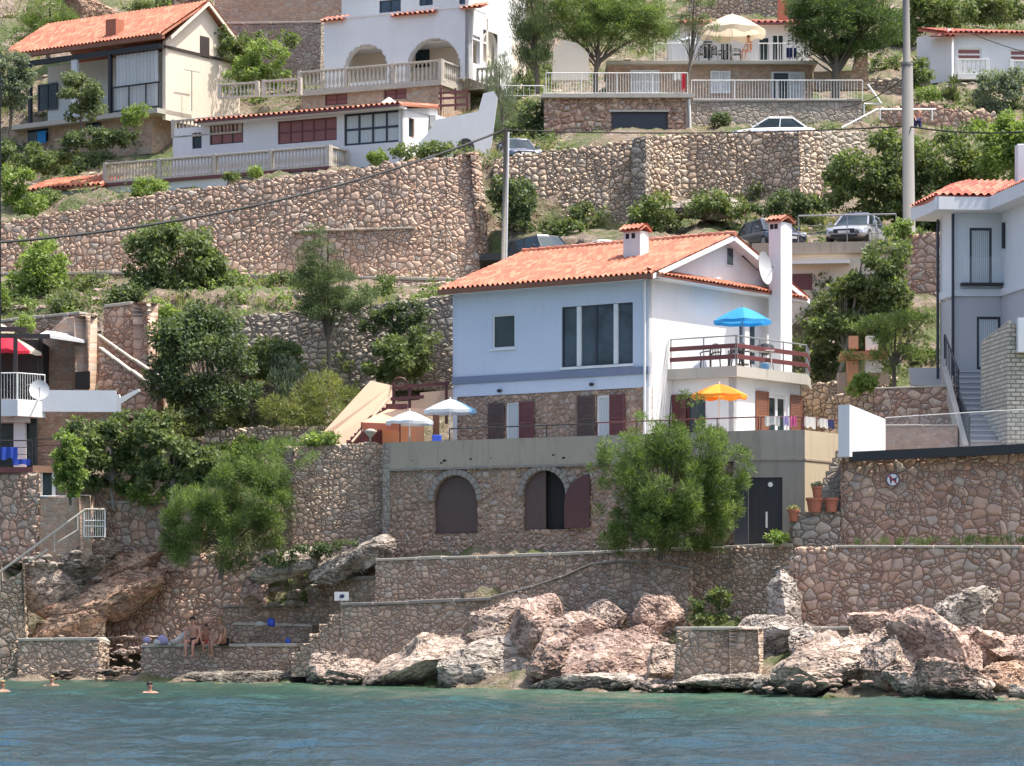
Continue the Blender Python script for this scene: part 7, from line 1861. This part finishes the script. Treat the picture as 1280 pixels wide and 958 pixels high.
T('leafy_tree', 'pale green tree at the left in front of the highest rubble wall', 141.0, (48, 396), [(50, 340, 34, 36), (48, 305, 20, 18), (30, 365, 30, 26), (72, 370, 24, 20), (60, 320, 22, 20)], 'bright', 8500, .18, 'broad', .08, clump=.3, nc=90)
T('pine_tree', 'conical pine standing before the grey dry stone wall', 128.0, (412, 478), [(392, 298, 14, 22), (398, 325, 26, 24), (406, 352, 38, 22), (428, 372, 44, 18), (415, 390, 46, 16), (452, 386, 28, 14), (390, 350, 22, 34), (400, 372, 34, 20)], 'dark', 22000, .15, 'pine', .11, clump=.36, nc=170)
T('fig_tree', 'fig tree with pale trunk between main house and reddish wall', 125.6, (1045, 475), [(1062, 385, 42, 34), (1095, 350, 36, 34), (1040, 415, 28, 26), (1112, 318, 26, 28), (1080, 410, 34, 24), (1108, 375, 28, 34), (1055, 350, 20, 16)], 'fig', 12000, .2, 'broad', .13, 'bark_pale', clump=.3, nc=110)
T('pine_tree', 'flat layered pine in front of the orange barbecue pillars', 118.6, (1118, 486), [(1130, 402, 46, 10), (1095, 408, 28, 8), (1145, 440, 26, 9), (1082, 446, 34, 8), (1120, 425, 36, 9), (1150, 395, 24, 8), (1120, 460, 26, 8)], 'pine_b', 7500, .17, 'pine', .1, clump=.5, nc=80)
T('pine_tree', 'big dark umbrella pine left of the concrete pole at the top', 160.5, (1044, 122), [(1050, 38, 58, 30), (1005, 28, 30, 22), (1095, 35, 34, 26), (1045, 5, 60, 26), (1020, 60, 32, 12), (1085, 62, 36, 12), (1000, 50, 18, 12)], 'pine', 36000, .25, 'pine', .26, clump=.36, nc=210)
T('pine_tree', 'fresh green pine above the stone garage', 160.8, (745, 118), [(760, 30, 62, 24), (730, 12, 44, 24), (800, 40, 42, 22), (780, 10, 56, 20), (720, 42, 28, 12), (750, 55, 46, 10), (690, 15, 20, 22)], 'pine_b', 32000, .22, 'pine', .16, clump=.36, nc=210)
T('cypress_tree', 'tall grey green cypress right of the white villa', 160.4, (672, 110), [(660, 20, 22, 36), (668, 60, 22, 34), (650, 50, 14, 30), (680, 40, 16, 34), (665, -20, 22, 30), (660, 92, 18, 18)], 'dark', 22000, .2, 'spike', .15, clump=.36, nc=160)
T('cypress_tree', 'dark cypress beside the curved white garden wall', 158.0, (628, 150), [(628, 110, 20, 30), (622, 82, 14, 18), (636, 150, 22, 28), (612, 96, 10, 16)], 'grey', 7000, .2, 'spike', .1, clump=.34, nc=80)
T('pine_tree', 'thin open pine in front of the hilltop terrace railing', 158.8, (861, 120), [(870, 20, 26, 8), (882, 45, 18, 6), (856, 35, 22, 7), (868, 4, 22, 8), (888, 30, 16, 6), (850, 52, 14, 5), (866, -14, 18, 8)], 'olive', 3600, .17, 'pine', .1, clump=.5, nc=44)
T('pine_tree', 'bright pine behind the cream house at the top left corner', 180, (60, 66), [(60, 22, 36, 20), (45, 38, 34, 16), (80, 35, 24, 14), (62, 8, 20, 14)], 'pine_b', 8000, .22, 'pine', .15, clump=.32, nc=80)
T('olive_tree', 'silvery olive tree at the left edge beside the cream house', 165.5, (12, 165), [(12, 85, 26, 22), (5, 115, 24, 22), (22, 105, 18, 20)], 'grey', 6000, .17, 'broad', .1, clump=.32, nc=70)
T('olive_tree', 'small olive tree in front of the covered terrace of the cream house', 163.5, (103, 160), [(100, 115, 26, 22), (118, 128, 18, 14), (88, 100, 16, 12), (106, 142, 22, 10)], 'olive', 5500, .16, 'broad', .09, clump=.3, nc=60)
T('leafy_tree', 'slender light green bush at the left edge above the red parasol', 139, (2, 402), [(0, 375, 12, 14), (-10, 368, 16, 20)], 'bright', 1500, .17, 'broad', .05)
T('leafy_tree', 'dense bright green tree right of the deck with the blue towels', 119.6, (88, 622), [(86, 570, 20, 26), (84, 600, 18, 18), (96, 588, 12, 22), (80, 552, 12, 12)], 'bright', 5200, .16, 'broad', .06, clump=.32, nc=60)
T('fig_tree', 'large fig tree under the grey parapet at the left', 122.4, (142, 628), [(130, 560, 34, 28), (108, 535, 24, 18), (160, 540, 30, 26), (140, 592, 36, 22), (180, 570, 30, 28), (115, 588, 20, 22)], 'fig', 11000, .18, 'broad', .08, 'bark_pale', clump=.28, nc=100)
T('fig_tree', 'second fig bush joining the feathery bush at the left', 121.2, (215, 628), [(212, 565, 36, 28), (240, 580, 34, 24), (205, 600, 38, 18), (190, 535, 30, 24), (260, 590, 26, 20)], 'fig', 10000, .18, 'broad', .08, 'bark_pale', clump=.28, nc=100)
S = shrub
S('leafy_bush', 'low bright fig shoots over the straight coping wall', 122.2, [(195, 618, 36, 12), (165, 612, 20, 12), (240, 618, 24, 8)], 'bright', 2600, .15)
S('leafy_bush', 'large green shrub mass left of the concrete pole', 138.5, [(1080, 220, 44, 34), (1120, 195, 36, 32), (1060, 250, 34, 26), (1110, 245, 40, 34)], 'scrub', 11000, .2, nc=110)
S('leafy_bush', 'large green shrub mass right of the concrete pole', 138.2, [(1180, 200, 42, 34), (1165, 250, 36, 40), (1210, 235, 32, 30), (1150, 275, 24, 20), (1195, 170, 26, 14)], 'scrub', 11000, .2, nc=110)
S('leafy_bush', 'bright green tree crown at the right edge above the modern house', 136, [(1262, 180, 32, 34), (1240, 165, 26, 20), (1275, 150, 24, 18), (1255, 210, 30, 22)], 'bright', 8000, .19, nc=90)
S('leafy_bush', 'grey green shrub before the white house at the top right', 160, [(1245, 115, 26, 26), (1265, 100, 20, 20), (1235, 135, 18, 12)], 'grey', 4200, .18)
S('hedge_ball', 'clipped round green hedge below the arched door at the top right', 161, [(1160, 118, 18, 9)], 'bright', 1500, .12, clump=.5)
S('leafy_bush', 'green bush beside the concrete pole near the top', 162, [(1150, 92, 14, 18), (1140, 100, 10, 14)], 'scrub', 1800, .17)
S('agave_plant', 'spiky agave next to the clipped hedge', 160.5, [(1192, 118, 11, 12)], 'olive', 500, .5, 'spike', nc=6)
S('leafy_bush', 'bush behind the wooden pole in the gap of the walls', 143.8, [(640, 250, 26, 28), (650, 280, 26, 20), (625, 235, 14, 16), (655, 235, 14, 12)], 'dark', 4600, .18)
S('leafy_bush', 'bush above the white car roof left of the small chimney', 141.6, [(710, 292, 26, 16), (695, 285, 16, 10)], 'fig', 2600, .16)
S('leafy_bush', 'loose green bush behind the small chimney', 142.4, [(818, 262, 24, 22), (800, 275, 22, 20), (832, 280, 18, 16)], 'scrub', 3600, .17)
S('leafy_bush', 'yellowish creeping scrub on the outcrop behind the ridge', 142.2, [(890, 250, 22, 12), (920, 262, 22, 10), (870, 262, 18, 10)], 'scrub', 2200, .16)
S('leafy_bush', 'dark scrub between the outcrop and the parked cars', 142, [(985, 255, 26, 16), (1010, 262, 22, 16), (960, 262, 18, 12)], 'dark', 3000, .17)
S('leafy_bush', 'grassy bush at the end of the parking deck by the concrete pole', 129.5, [(1122, 288, 16, 10), (1130, 280, 12, 8)], 'bright', 900, .15)
S('ivy', 'dark creeper hanging over the grey dry stone wall right of the pine', 129.0, [(500, 395, 34, 14), (478, 405, 26, 14), (520, 385, 22, 8)], 'dark', 3600, .14, sy=.4)
S('leafy_bush', 'bright leafy bush growing from the grey wall beside the house', 128.0, [(500, 445, 34, 26), (475, 455, 24, 20), (525, 425, 22, 20), (515, 460, 24, 16)], 'fig', 5200, .19, nc=60)
S('leafy_bush', 'leafy bush left of the pine trunk', 128.4, [(345, 440, 28, 18), (330, 455, 26, 18), (360, 460, 20, 14)], 'fig', 3600, .18)
S('grey_bush', 'grey spiky bush beside the pine trunk', 127.6, [(355, 475, 18, 26)], 'grey', 1500, .24, 'spike')
S('broom_bush', 'yellow green broom bush right below the pine trunk', 126.4, [(405, 488, 32, 22), (430, 500, 20, 18), (380, 505, 24, 16)], 'yellow', 4600, .2, 'feather')
S('broom_bush', 'yellow broom bush left of the peach stair wall', 125.6, [(375, 520, 28, 14), (345, 510, 22, 14), (410, 520, 18, 14)], 'yellow', 3400, .2, 'feather')
S('leafy_bush', 'grey green feathery bush left of the stone wall of the stair', 121.0, [(385, 552, 26, 10), (350, 565, 24, 16)], 'feather', 2600, .2, 'feather')
S('leafy_bush', 'bright green tuft on top of the stone wall by the peach stair', 118.9, [(400, 549, 22, 7), (412, 545, 12, 6)], 'bright', 1300, .14)
S('leafy_bush', 'bright ground shrub right of the bluish green tree', 139.0, [(330, 380, 34, 12), (355, 374, 22, 10), (300, 388, 22, 10)], 'bright', 3200, .15)
S('leafy_bush', 'low green scrub between the two trees at the left', 139.6, [(120, 380, 34, 14), (150, 372, 20, 10), (95, 388, 20, 10)], 'scrub', 2600, .15)
S('leafy_bush', 'low green scrub behind the square stone wall at the left', 131.6, [(200, 382, 16, 10), (215, 395, 16, 12)], 'bright', 1400, .15)
S('leafy_bush', 'creeping plant on the wall above the red parasol', 131, [(32, 405, 12, 10), (22, 418, 10, 8)], 'bright', 900, .12)
S('leafy_bush', 'dark bushes under the cream house, left one', 160, [(25, 188, 30, 14), (55, 200, 30, 14), (10, 205, 20, 14)], 'fig', 5000, .17)
S('leafy_bush', 'dark hedge before the lower wall of the cream house', 160.4, [(120, 172, 34, 12), (155, 170, 22, 10), (95, 180, 20, 10)], 'dark', 4200, .17)
S('leafy_bush', 'light green bush at the left edge over the highest wall', 152, [(22, 225, 20, 18), (35, 255, 22, 14), (10, 245, 14, 14)], 'bright', 3600, .17)
S('leafy_bush', 'green shrub growing by the pillar of the small brick stub', 161, [(165, 145, 14, 12), (178, 138, 10, 8)], 'bright', 1300, .15)
S('leafy_bush', 'round green bush before the porch of the long white house', 150.4, [(188, 234, 22, 10), (175, 240, 14, 7)], 'bright', 1800, .14)
S('leafy_bush', 'small green bush below the right part of the veranda', 149.4, [(320, 214, 9, 7)], 'bright', 500, .13)
S('leafy_bush', 'small shrub left of the veranda corner bush', 149.6, [(290, 220, 10, 6)], 'scrub', 500, .13)
S('leafy_bush', 'dry creeping plants in front of the long white house at the right', 148.6, [(515, 190, 26, 10), (545, 186, 22, 8), (560, 192, 16, 8)], 'scrub', 2200, .15)
S('leafy_bush', 'small palm like bush below the dark framed window', 148.8, [(472, 198, 12, 9)], 'bright', 700, .16)
S('leafy_bush', 'light green bush between the two balustrades on the slope', 168, [(335, 70, 26, 20), (310, 90, 26, 16), (290, 105, 18, 14), (345, 95, 18, 14)], 'bright', 4600, .18)
S('leafy_bush', 'green slope shrub left of the dark grey wall', 172, [(300, 60, 30, 18), (270, 40, 20, 14), (350, 48, 30, 10)], 'scrub', 3600, .18)
S('leafy_bush', 'green shrub on the rusty slope behind the orange roof', 181, [(180, 16, 24, 16), (200, 5, 18, 14)], 'scrub', 2600, .18)
S('leafy_bush', 'dense dark foliage at the top right corner behind the house', 176, [(1210, 14, 46, 18), (1165, 8, 34, 20), (1255, 10, 34, 14), (1130, 40, 18, 26)], 'scrub', 9000, .24, nc=90)
S('leafy_bush', 'small weeds below the pale post sign in front of the garage wall', 156.8, [(901, 150, 12, 10)], 'dark', 800, .15)
S('leafy_bush', 'dark bush between the garage and the cypress', 157.4, [(655, 165, 22, 16), (665, 140, 14, 14), (640, 175, 14, 12)], 'dark', 3000, .17)
S('leafy_bush', 'bright leafy plant below the barbecue', 118.4, [(1082, 478, 16, 10), (1070, 486, 12, 8)], 'bright', 1300, .16)
S('leafy_bush', 'small tuft of weeds by the black basement door', 107.2, [(972, 672, 13, 6)], 'bright', 500, .14)
S('leafy_bush', 'small weeds beside the stair end wall of the basement', 108.2, [(875, 682, 12, 4)], 'bright', 350, .12)
S('leafy_bush', 'green weeds among boulders under the long wall', 105.8, [(884, 772, 24, 7), (900, 745, 12, 14), (870, 756, 12, 8)], 'scrub', 1600, .13)
S('grass_strip', 'strip of grass between the two reddish walls at the right', 104.4, [(1090, 679, 30, 4), (1150, 679, 34, 4), (1210, 678, 34, 5), (1260, 678, 30, 5)], 'dark', 2400, .14, 'spike', cat='grass', sy=.4)
S('grass_strip', 'dark green ground cover on the slope below the peach stair wall', 116.8, [(390, 688, 40, 6), (350, 700, 26, 7), (430, 680, 24, 4)], 'dark', 1700, .12, 'broad', cat='ground cover', sy=.4)
S('leafy_bush', 'grass tuft by the left edge below the sea stair', 120.6, [(5, 722, 14, 8)], 'scrub', 500, .16, 'spike')


RG = random.Random(77)
MIX = [('fig', 'broad', 'leafy_bush'), ('olive', 'broad', 'leafy_bush'), ('scrub', 'broad', 'leafy_bush'), ('dark', 'broad', 'leafy_bush'), ('bright', 'broad', 'leafy_bush'), ('yellow', 'feather', 'broom_bush')]
for lab, px, py, r, k, dY in (('olive bush at the left end of the grey dry stone wall', 290, 410, 24, 1, 1.2), ('round bush in front of the grey dry stone wall, beside the carob tree', 320, 420, 22, 0, 1), ('dark shrub low against the grey dry stone wall', 330, 462, 30, 3, 1.4), ('scrub clump between carob tree and stone hut', 196, 410, 20, 2, .8), ('shrub under the carob tree, left side', 205, 520, 30, 1, 1.2),
  ('shrub under the carob tree, right side', 285, 525, 28, 2, 1), ('bush over the broken grey terrace wall', 320, 500, 26, 4, 1), ('broom clump beside the grey spiky bush', 340, 490, 20, 5, 1.4), ('bush between fig bushes and dry stone wall', 275, 570, 26, 0, .8), ('leafy bush above the feathery bush at the left', 305, 560, 22, 4, 1.2),
  ('scrub clump at the foot of the low stone ledge, far left', 100, 360, 22, 2, 1.2), ('bush at the foot of the low stone ledge, near the conical pine', 350, 358, 24, 1, 1), ('bush right of the conical pine on the upper bank', 470, 366, 24, 2, 1), ('bright bush on the upper bank right of the bluish tree', 290, 352, 18, 4, 1), ('dark bush on the bank over the square stone wall', 160, 368, 22, 3, 1),
  ('low olive bush above the hut roof', 85, 380, 22, 1, 1), ('green bush below the veranda wall, leftmost', 60, 248, 20, 0, .5), ('scrub on the slope under the cream house', 75, 215, 30, 2, .6), ('olive shrub between cream house and white block', 200, 165, 20, 1, .5), ('dark shrub above the porch roof', 110, 205, 24, 3, .5),
  ('scrub by the concrete pole foot', 1150, 300, 22, 2, .5), ('olive bush behind the fig tree', 1030, 350, 20, 1, 1), ('dark bush at the base of the fig tree', 1040, 455, 26, 3, 1), ('olive bush between fig tree and white house', 1150, 445, 22, 1, .8), ('green bush under the conical pine', 425, 455, 26, 2, 1.4), ('bush next to the ivy on the grey wall', 545, 400, 20, 0, 1.2), ('shrub against the grey wall by the house corner', 550, 455, 20, 2, 1.5),
  ('dense shrub on the slope beside the curved white wall', 655, 110, 22, 0, 2), ('shrub at the top between villa and pine', 700, 92, 18, 2, 1), ('scrub right of the dark umbrella pine', 1105, 82, 20, 2, 2), ('bush above the reddish rocky wall', 1210, 128, 24, 1, 1), ('green bush on the slope by the agave', 1222, 95, 20, 4, 1), ('dark bush at the right edge near the top', 1275, 130, 22, 3, 2),
  ('scrub on the bank over the thin pole gap', 730, 268, 20, 1, 1), ('olive clump on the outcrop over the parked cars', 945, 245, 24, 1, 1), ('bush below the lit wall behind the deck', 1010, 285, 22, 3, 1)):
    kd, md, nm = MIX[k]; Y = terr(px, py) - dY
    shrub(nm, lab, Y, [(px, py, r, r * .62)] + [(px + RG.uniform(-1, 1) * r, py + RG.uniform(-.5, .5) * r, r * RG.uniform(.4, .75), r * RG.uniform(.3, .55)) for _ in range(4)], kd, int(60 * r), .16, md)


def scatter(name, label, boxes, n, leaf, kind, mode, cs=.28):
    """ground cover spread over the hillside: one object, too many plants to count"""
    rg = random.Random(len(boxes) + n); bl = []
    for i in range(n):
        b = boxes[rg.randrange(len(boxes))]; px, py = rg.uniform(b[0], b[1]), rg.uniform(b[2], b[3]); Y = terr(px, py) - .3
        r = cs * rg.uniform(.5, 1.7); q = P(px, py, Y); bl.append((q.x, q.y, q.z, r, r * .8, r * rg.uniform(.4, .8)))
    o = leaf_mesh(name, bl, n * 55, leaf, LEAF[kind], seed(), mode=mode, clump=.5, nc=n * 5); tag(o, label, 'ground cover', None, 'stuff')


HB = [(-40, 300, 60, 240), (0, 560, 345, 480), (200, 440, 470, 560), (560, 700, 100, 200), (780, 1030, 235, 290), (1000, 1290, 120, 290), (240, 480, 30, 130), (1100, 1300, 0, 60), (600, 860, -10, 110), (-40, 300, -20, 60), (1000, 1130, 280, 480)]
rubble('loose_stones', 'weathered stones lying over the open hillside', [(b[0], b[1], b[2], b[3], 0, 0) for b in HB], 900, .28, 'rock', hill=True)
scatter('ground_shrubs', 'low green scrub covering the open parts of the hillside', HB, 1000, .17, 'scrub', 'broad', .42)
GB = [(0, 560, 345, 400), (0, 560, 350, 380), (200, 440, 400, 560), (-20, 200, 175, 262), (240, 400, 50, 130), (620, 700, 110, 185), (1000, 1130, 300, 480)]
scatter('green_bushes', 'mixed green bushes filling the slope', GB, 260, .17, 'fig', 'broad', .62)
scatter('bright_bushes', 'fresh green undergrowth between the terrace walls', GB, 200, .17, 'bright', 'broad', .5)
scatter('dry_grass', 'tufts of dry yellowish grass on the slope', HB, 700, .26, 'grass', 'spike', .26)
scatter('dark_scrub', 'dark evergreen scrub patches on the slope', HB, 520, .16, 'dark', 'broad', .45)
scatter('low_weeds', 'weeds on the rocky bank between shore walls', [(300, 470, 670, 760), (20, 300, 690, 780), (850, 990, 700, 780)], 60, .12, 'scrub', 'broad', .14)

# ------------------------------------------------------------------ bathers and passers-by
def seated(lean=0, kn=-.40, armf=True, leg_r=None, low=-.40):
    sx = .17
    J = dict(hip=(0, 0, .10, (.15, .12)), belly=(0, .02 - lean * .2, .28, (.145, .11)), chest=(0, .0 - lean * .6, .48, (.16, .115)), neck=(0, -.02 - lean, .64, .058), head=(0, -.04 - lean * 1.1, .72, .08), crown=(0, -.05 - lean * 1.15, .86, .085))
    for k, s_ in (('l', -1), ('r', 1)):
        J[k + 'shoulder'] = (s_ * .20, -.0 - lean * .8, .56, .06); J[k + 'elbow'] = (s_ * .27, -.08 - lean, .30, .042); J[k + 'wrist'] = (s_ * .22, -.26 - lean * .6, .14, .027)
        J[k + 'thigh'] = (s_ * .10, -.06, .09, .095); J[k + 'knee'] = (s_ * .13, kn, .10, .062); J[k + 'calf'] = (s_ * .13, kn - .04, -.10, .056); J[k + 'ankle'] = (s_ * .12, kn - .02, low + .04, .036); J[k + 'toe'] = (s_ * .14, kn - .17, low, .03)
    return J


def standing(walk=.0):
    J = dict(hip=(0, 0, .95, (.15, .12)), belly=(0, 0, 1.12, (.14, .105)), chest=(0, 0, 1.33, (.165, .12)), neck=(0, 0, 1.50, .058), head=(0, -.01, 1.58, .08), crown=(0, -.01, 1.72, .085))
    for k, s_ in (('l', -1), ('r', 1)):
        J[k + 'shoulder'] = (s_ * .20, 0, 1.42, .06); J[k + 'elbow'] = (s_ * .25, .03 + s_ * walk * .4, 1.15, .042); J[k + 'wrist'] = (s_ * .25, -.08 + s_ * walk * .8, .92, .027)
        J[k + 'thigh'] = (s_ * .10, 0, .88, .10); J[k + 'knee'] = (s_ * .11, -s_ * walk * .5 - .02, .50, .065); J[k + 'calf'] = (s_ * .11, -s_ * walk * .6 + .01, .36, .058); J[k + 'ankle'] = (s_ * .11, -s_ * walk, .08, .036); J[k + 'toe'] = (s_ * .12, -s_ * walk - .14, .03, .03)
    return J


trunks = [('hip', 1.12), ('lthigh', 1.16), ('rthigh', 1.16), ('lknee', .4), ('rknee', .4)]
def shorts(J, f=.5):
    for k in 'lr':
        a, b = Vector(J[k + 'thigh'][:3]), Vector(J[k + 'knee'][:3]); m_ = a.lerp(b, f); J[k + 'mid'] = (*m_, J[k + 'thigh'][3] * .92)
    return J
def person2(label, foot, rz, J, clothing, **k):
    """person(), with clothing grown over chosen joints; clothing = (name, material, [(joint, swell)])"""
    return person(label, foot, rz, J, clothes=clothing, **k)
TR = lambda m: ('swim_shorts', m, [('hip', 1.08), ('lthigh', 1.1), ('rthigh', 1.1)])
BK = P(243, 806.5, 118.2)
person2('man in dark swim shorts sitting on the sea wall with feet hanging', P(243, 805.5, 118.0), R(-18), seated(.10), [TR('swim_b')], group='people by the sea', s=1.16)
Jw = seated(.16); Jw['rknee'] = (.20, -.34, .34, .062); Jw['rcalf'] = (.22, -.42, .18, .055); Jw['rankle'] = (.22, -.48, .06, .036); Jw['rtoe'] = (.23, -.60, .03, .03)
person2('woman in black bikini sitting with one knee drawn up', P(279, 806, 117.9), R(-35), Jw, [('bikini_bottom', 'swim_b', [('hip', 1.08), ('lthigh', 1.06), ('rthigh', 1.06)]), ('bikini_top', 'swim_b', [('chest', 1.06), ('belly', .9)])], group='people by the sea', s=1.16, longhair=True, skin='skin2', hair='hair_b')
Jc = seated(.28, -.32); 
person2('person in bright orange shorts huddled between the two bathers', P(257, 806, 118.3), R(10), Jc, [('shorts', 'swim_r', [('hip', 1.12), ('lthigh', 1.14), ('rthigh', 1.14)])], group='people by the sea', s=.86, hair='hair_d')
def swimmer(label, px, py, rz, hair, skin='skin'):
    Y = CZ * F / (py - HY); J = standing(); d = 1.39
    J = {k: (v[0], v[1], v[2] - d, v[3]) for k, v in J.items()}
    for k, s_ in (('l', -1), ('r', 1)): J[k + 'elbow'] = (s_ * .34, -.16, -.08, .04); J[k + 'wrist'] = (s_ * .42, -.40, -.05, .027)
    return person2(label, P(px, py, Y), rz, J, [TR('swim_b')], group='people by the sea', hair=hair, skin='skin2')
swimmer('swimmer with dark hair nearest the slab ledge', 187, 867, R(30), 'hair_d')
swimmer('fair haired swimmer with bare shoulders before the small beach', 65, 858, R(-10), 'hair_b')
swimmer('swimmer at the left edge of the photograph', 3, 865, R(60), 'hair_b')
person2('person in white shirt and dark trousers walking beside the concrete pole', P(1147, 172, 157), R(20), standing(.18), [('shirt', 'cloth_w', [('belly', 1.12), ('chest', 1.1), ('lshoulder', 1.1), ('rshoulder', 1.1)]), ('trousers', 'cloth_n', [('hip', 1.1), ('lthigh', 1.12), ('rthigh', 1.12), ('lknee', 1.2), ('rknee', 1.2), ('lcalf', 1.2), ('rcalf', 1.2), ('lankle', 1.3), ('rankle', 1.3)])])
person2('person in red shirt seated on the hilltop terrace by the cream parasol', P(937, 66, 164.6), R(-50), seated(.05), [('shirt', 'cloth_r', [('belly', 1.12), ('chest', 1.1), ('lshoulder', 1.1), ('rshoulder', 1.1)])], s=1.0)
# bags and towels left on the sea walls
def bag(label, px, py, Y, w, h, mat):
    mb = MB(); k = Y / F; c = P(px, py, Y); r = w * k / 2; hh = h * k
    mb.lathe(c, [(r * .8, 0), (r, hh * .3), (r * .9, hh * .75), (r * .35, hh)], 12, .6)
    for v in range(len(mb.v)): q = Vector(mb.v[v]); n = noise.noise(q * 4) * .06; mb.v[v] = (q.x + n, q.y, q.z + n * .5)
    a = MB(); o = mb.build('beach_bag', M[mat], None, smooth=True)
    a.tube([(c.x - r * .4, c.y, c.z + hh * .8), (c.x, c.y, c.z + hh * 1.35), (c.x + r * .4, c.y, c.z + hh * .8)], .012, 5); a.build('strap', M['dmetal'], o)
    return tag(o, label, 'bag', 'bags left by the bathers')
bag('purple grey bag on the seat wall left of the bathers', 203, 806, 118.4, 14, 12, 'c_lilac'); bag('small cream bag on the seat wall next to the purple one', 196, 806, 118.0, 9, 7, 'c_white'); bag('dark blue rucksack on the upper step wall', 339, 783, 118.3, 12, 10, 'plastic_blue')
bag('white bag next to the dark blue rucksack', 325, 782.5, 118.3, 11, 6, 'c_white'); bag('small blue bag at the right end of the seat wall', 360, 806, 117.6, 7, 8, 'plastic_blue'); bag('purple bag lower down beside the stones', 184, 804, 118.6, 10, 8, 'c_lilac')
mb = MB(); a, b = P(212, 804, 118.2), P(235, 790, 118.9); mb.tube([a, a.lerp(b, .35) - Vector((0, 0, .1)), b], [.10, .13, .12], 8); tag(mb.build('rolled_mat', M['c_white'], None, smooth=True), 'rolled pale beach mat leaning behind the sitting man', 'beach mat')

# ------------------------------------------------------------------ camera and light
cd = bpy.data.cameras.new('camera'); cam = bpy.data.objects.new('camera', cd); C.objects.link(cam)
cam.location = (0, 0, CZ); cam.rotation_euler = (R(90), 0, 0)
cd.sensor_width = 36; cd.lens = F / 1280 * 36; cd.shift_y = (HY - 479) / 1280; cd.clip_start = .5; cd.clip_end = 5000
sc = bpy.context.scene; sc.camera = cam
el = R(66); sxy = Vector((.99, -.12)).normalized()
sd_ = Vector((sxy.x * math.cos(el), sxy.y * math.cos(el), math.sin(el)))
ld_ = bpy.data.lights.new('sun', 'SUN'); ld_.energy = 3.5; ld_.angle = R(.5); ld_.color = (1, .95, .86)
lo = bpy.data.objects.new('sun', ld_); C.objects.link(lo); lo.rotation_euler = (-sd_).to_track_quat('-Z', 'Y').to_euler(); lo.location = (60, 20, 120)
w = bpy.data.worlds.new('World'); sc.world = w; w.use_nodes = True; nt = w.node_tree
sk = nt.nodes.new('ShaderNodeTexSky'); sk.sky_type = 'NISHITA'; sk.sun_disc = False; sk.sun_elevation = el; sk.sun_rotation = math.atan2(sxy.x, sxy.y); sk.dust_density = 4; sk.ozone_density = 1.0
nt.links.new(sk.outputs[0], nt.nodes['Background'].inputs[0]); nt.nodes['Background'].inputs[1].default_value = .15
sc.view_settings.view_transform = 'Standard'; sc.view_settings.look = 'None'; sc.view_settings.gamma = 1; sc.view_settings.exposure = 1.0
sc.render.engine = 'CYCLES'; sc.cycles.use_denoising = True; sc.cycles.max_bounces = 6; sc.cycles.transparent_max_bounces = 8
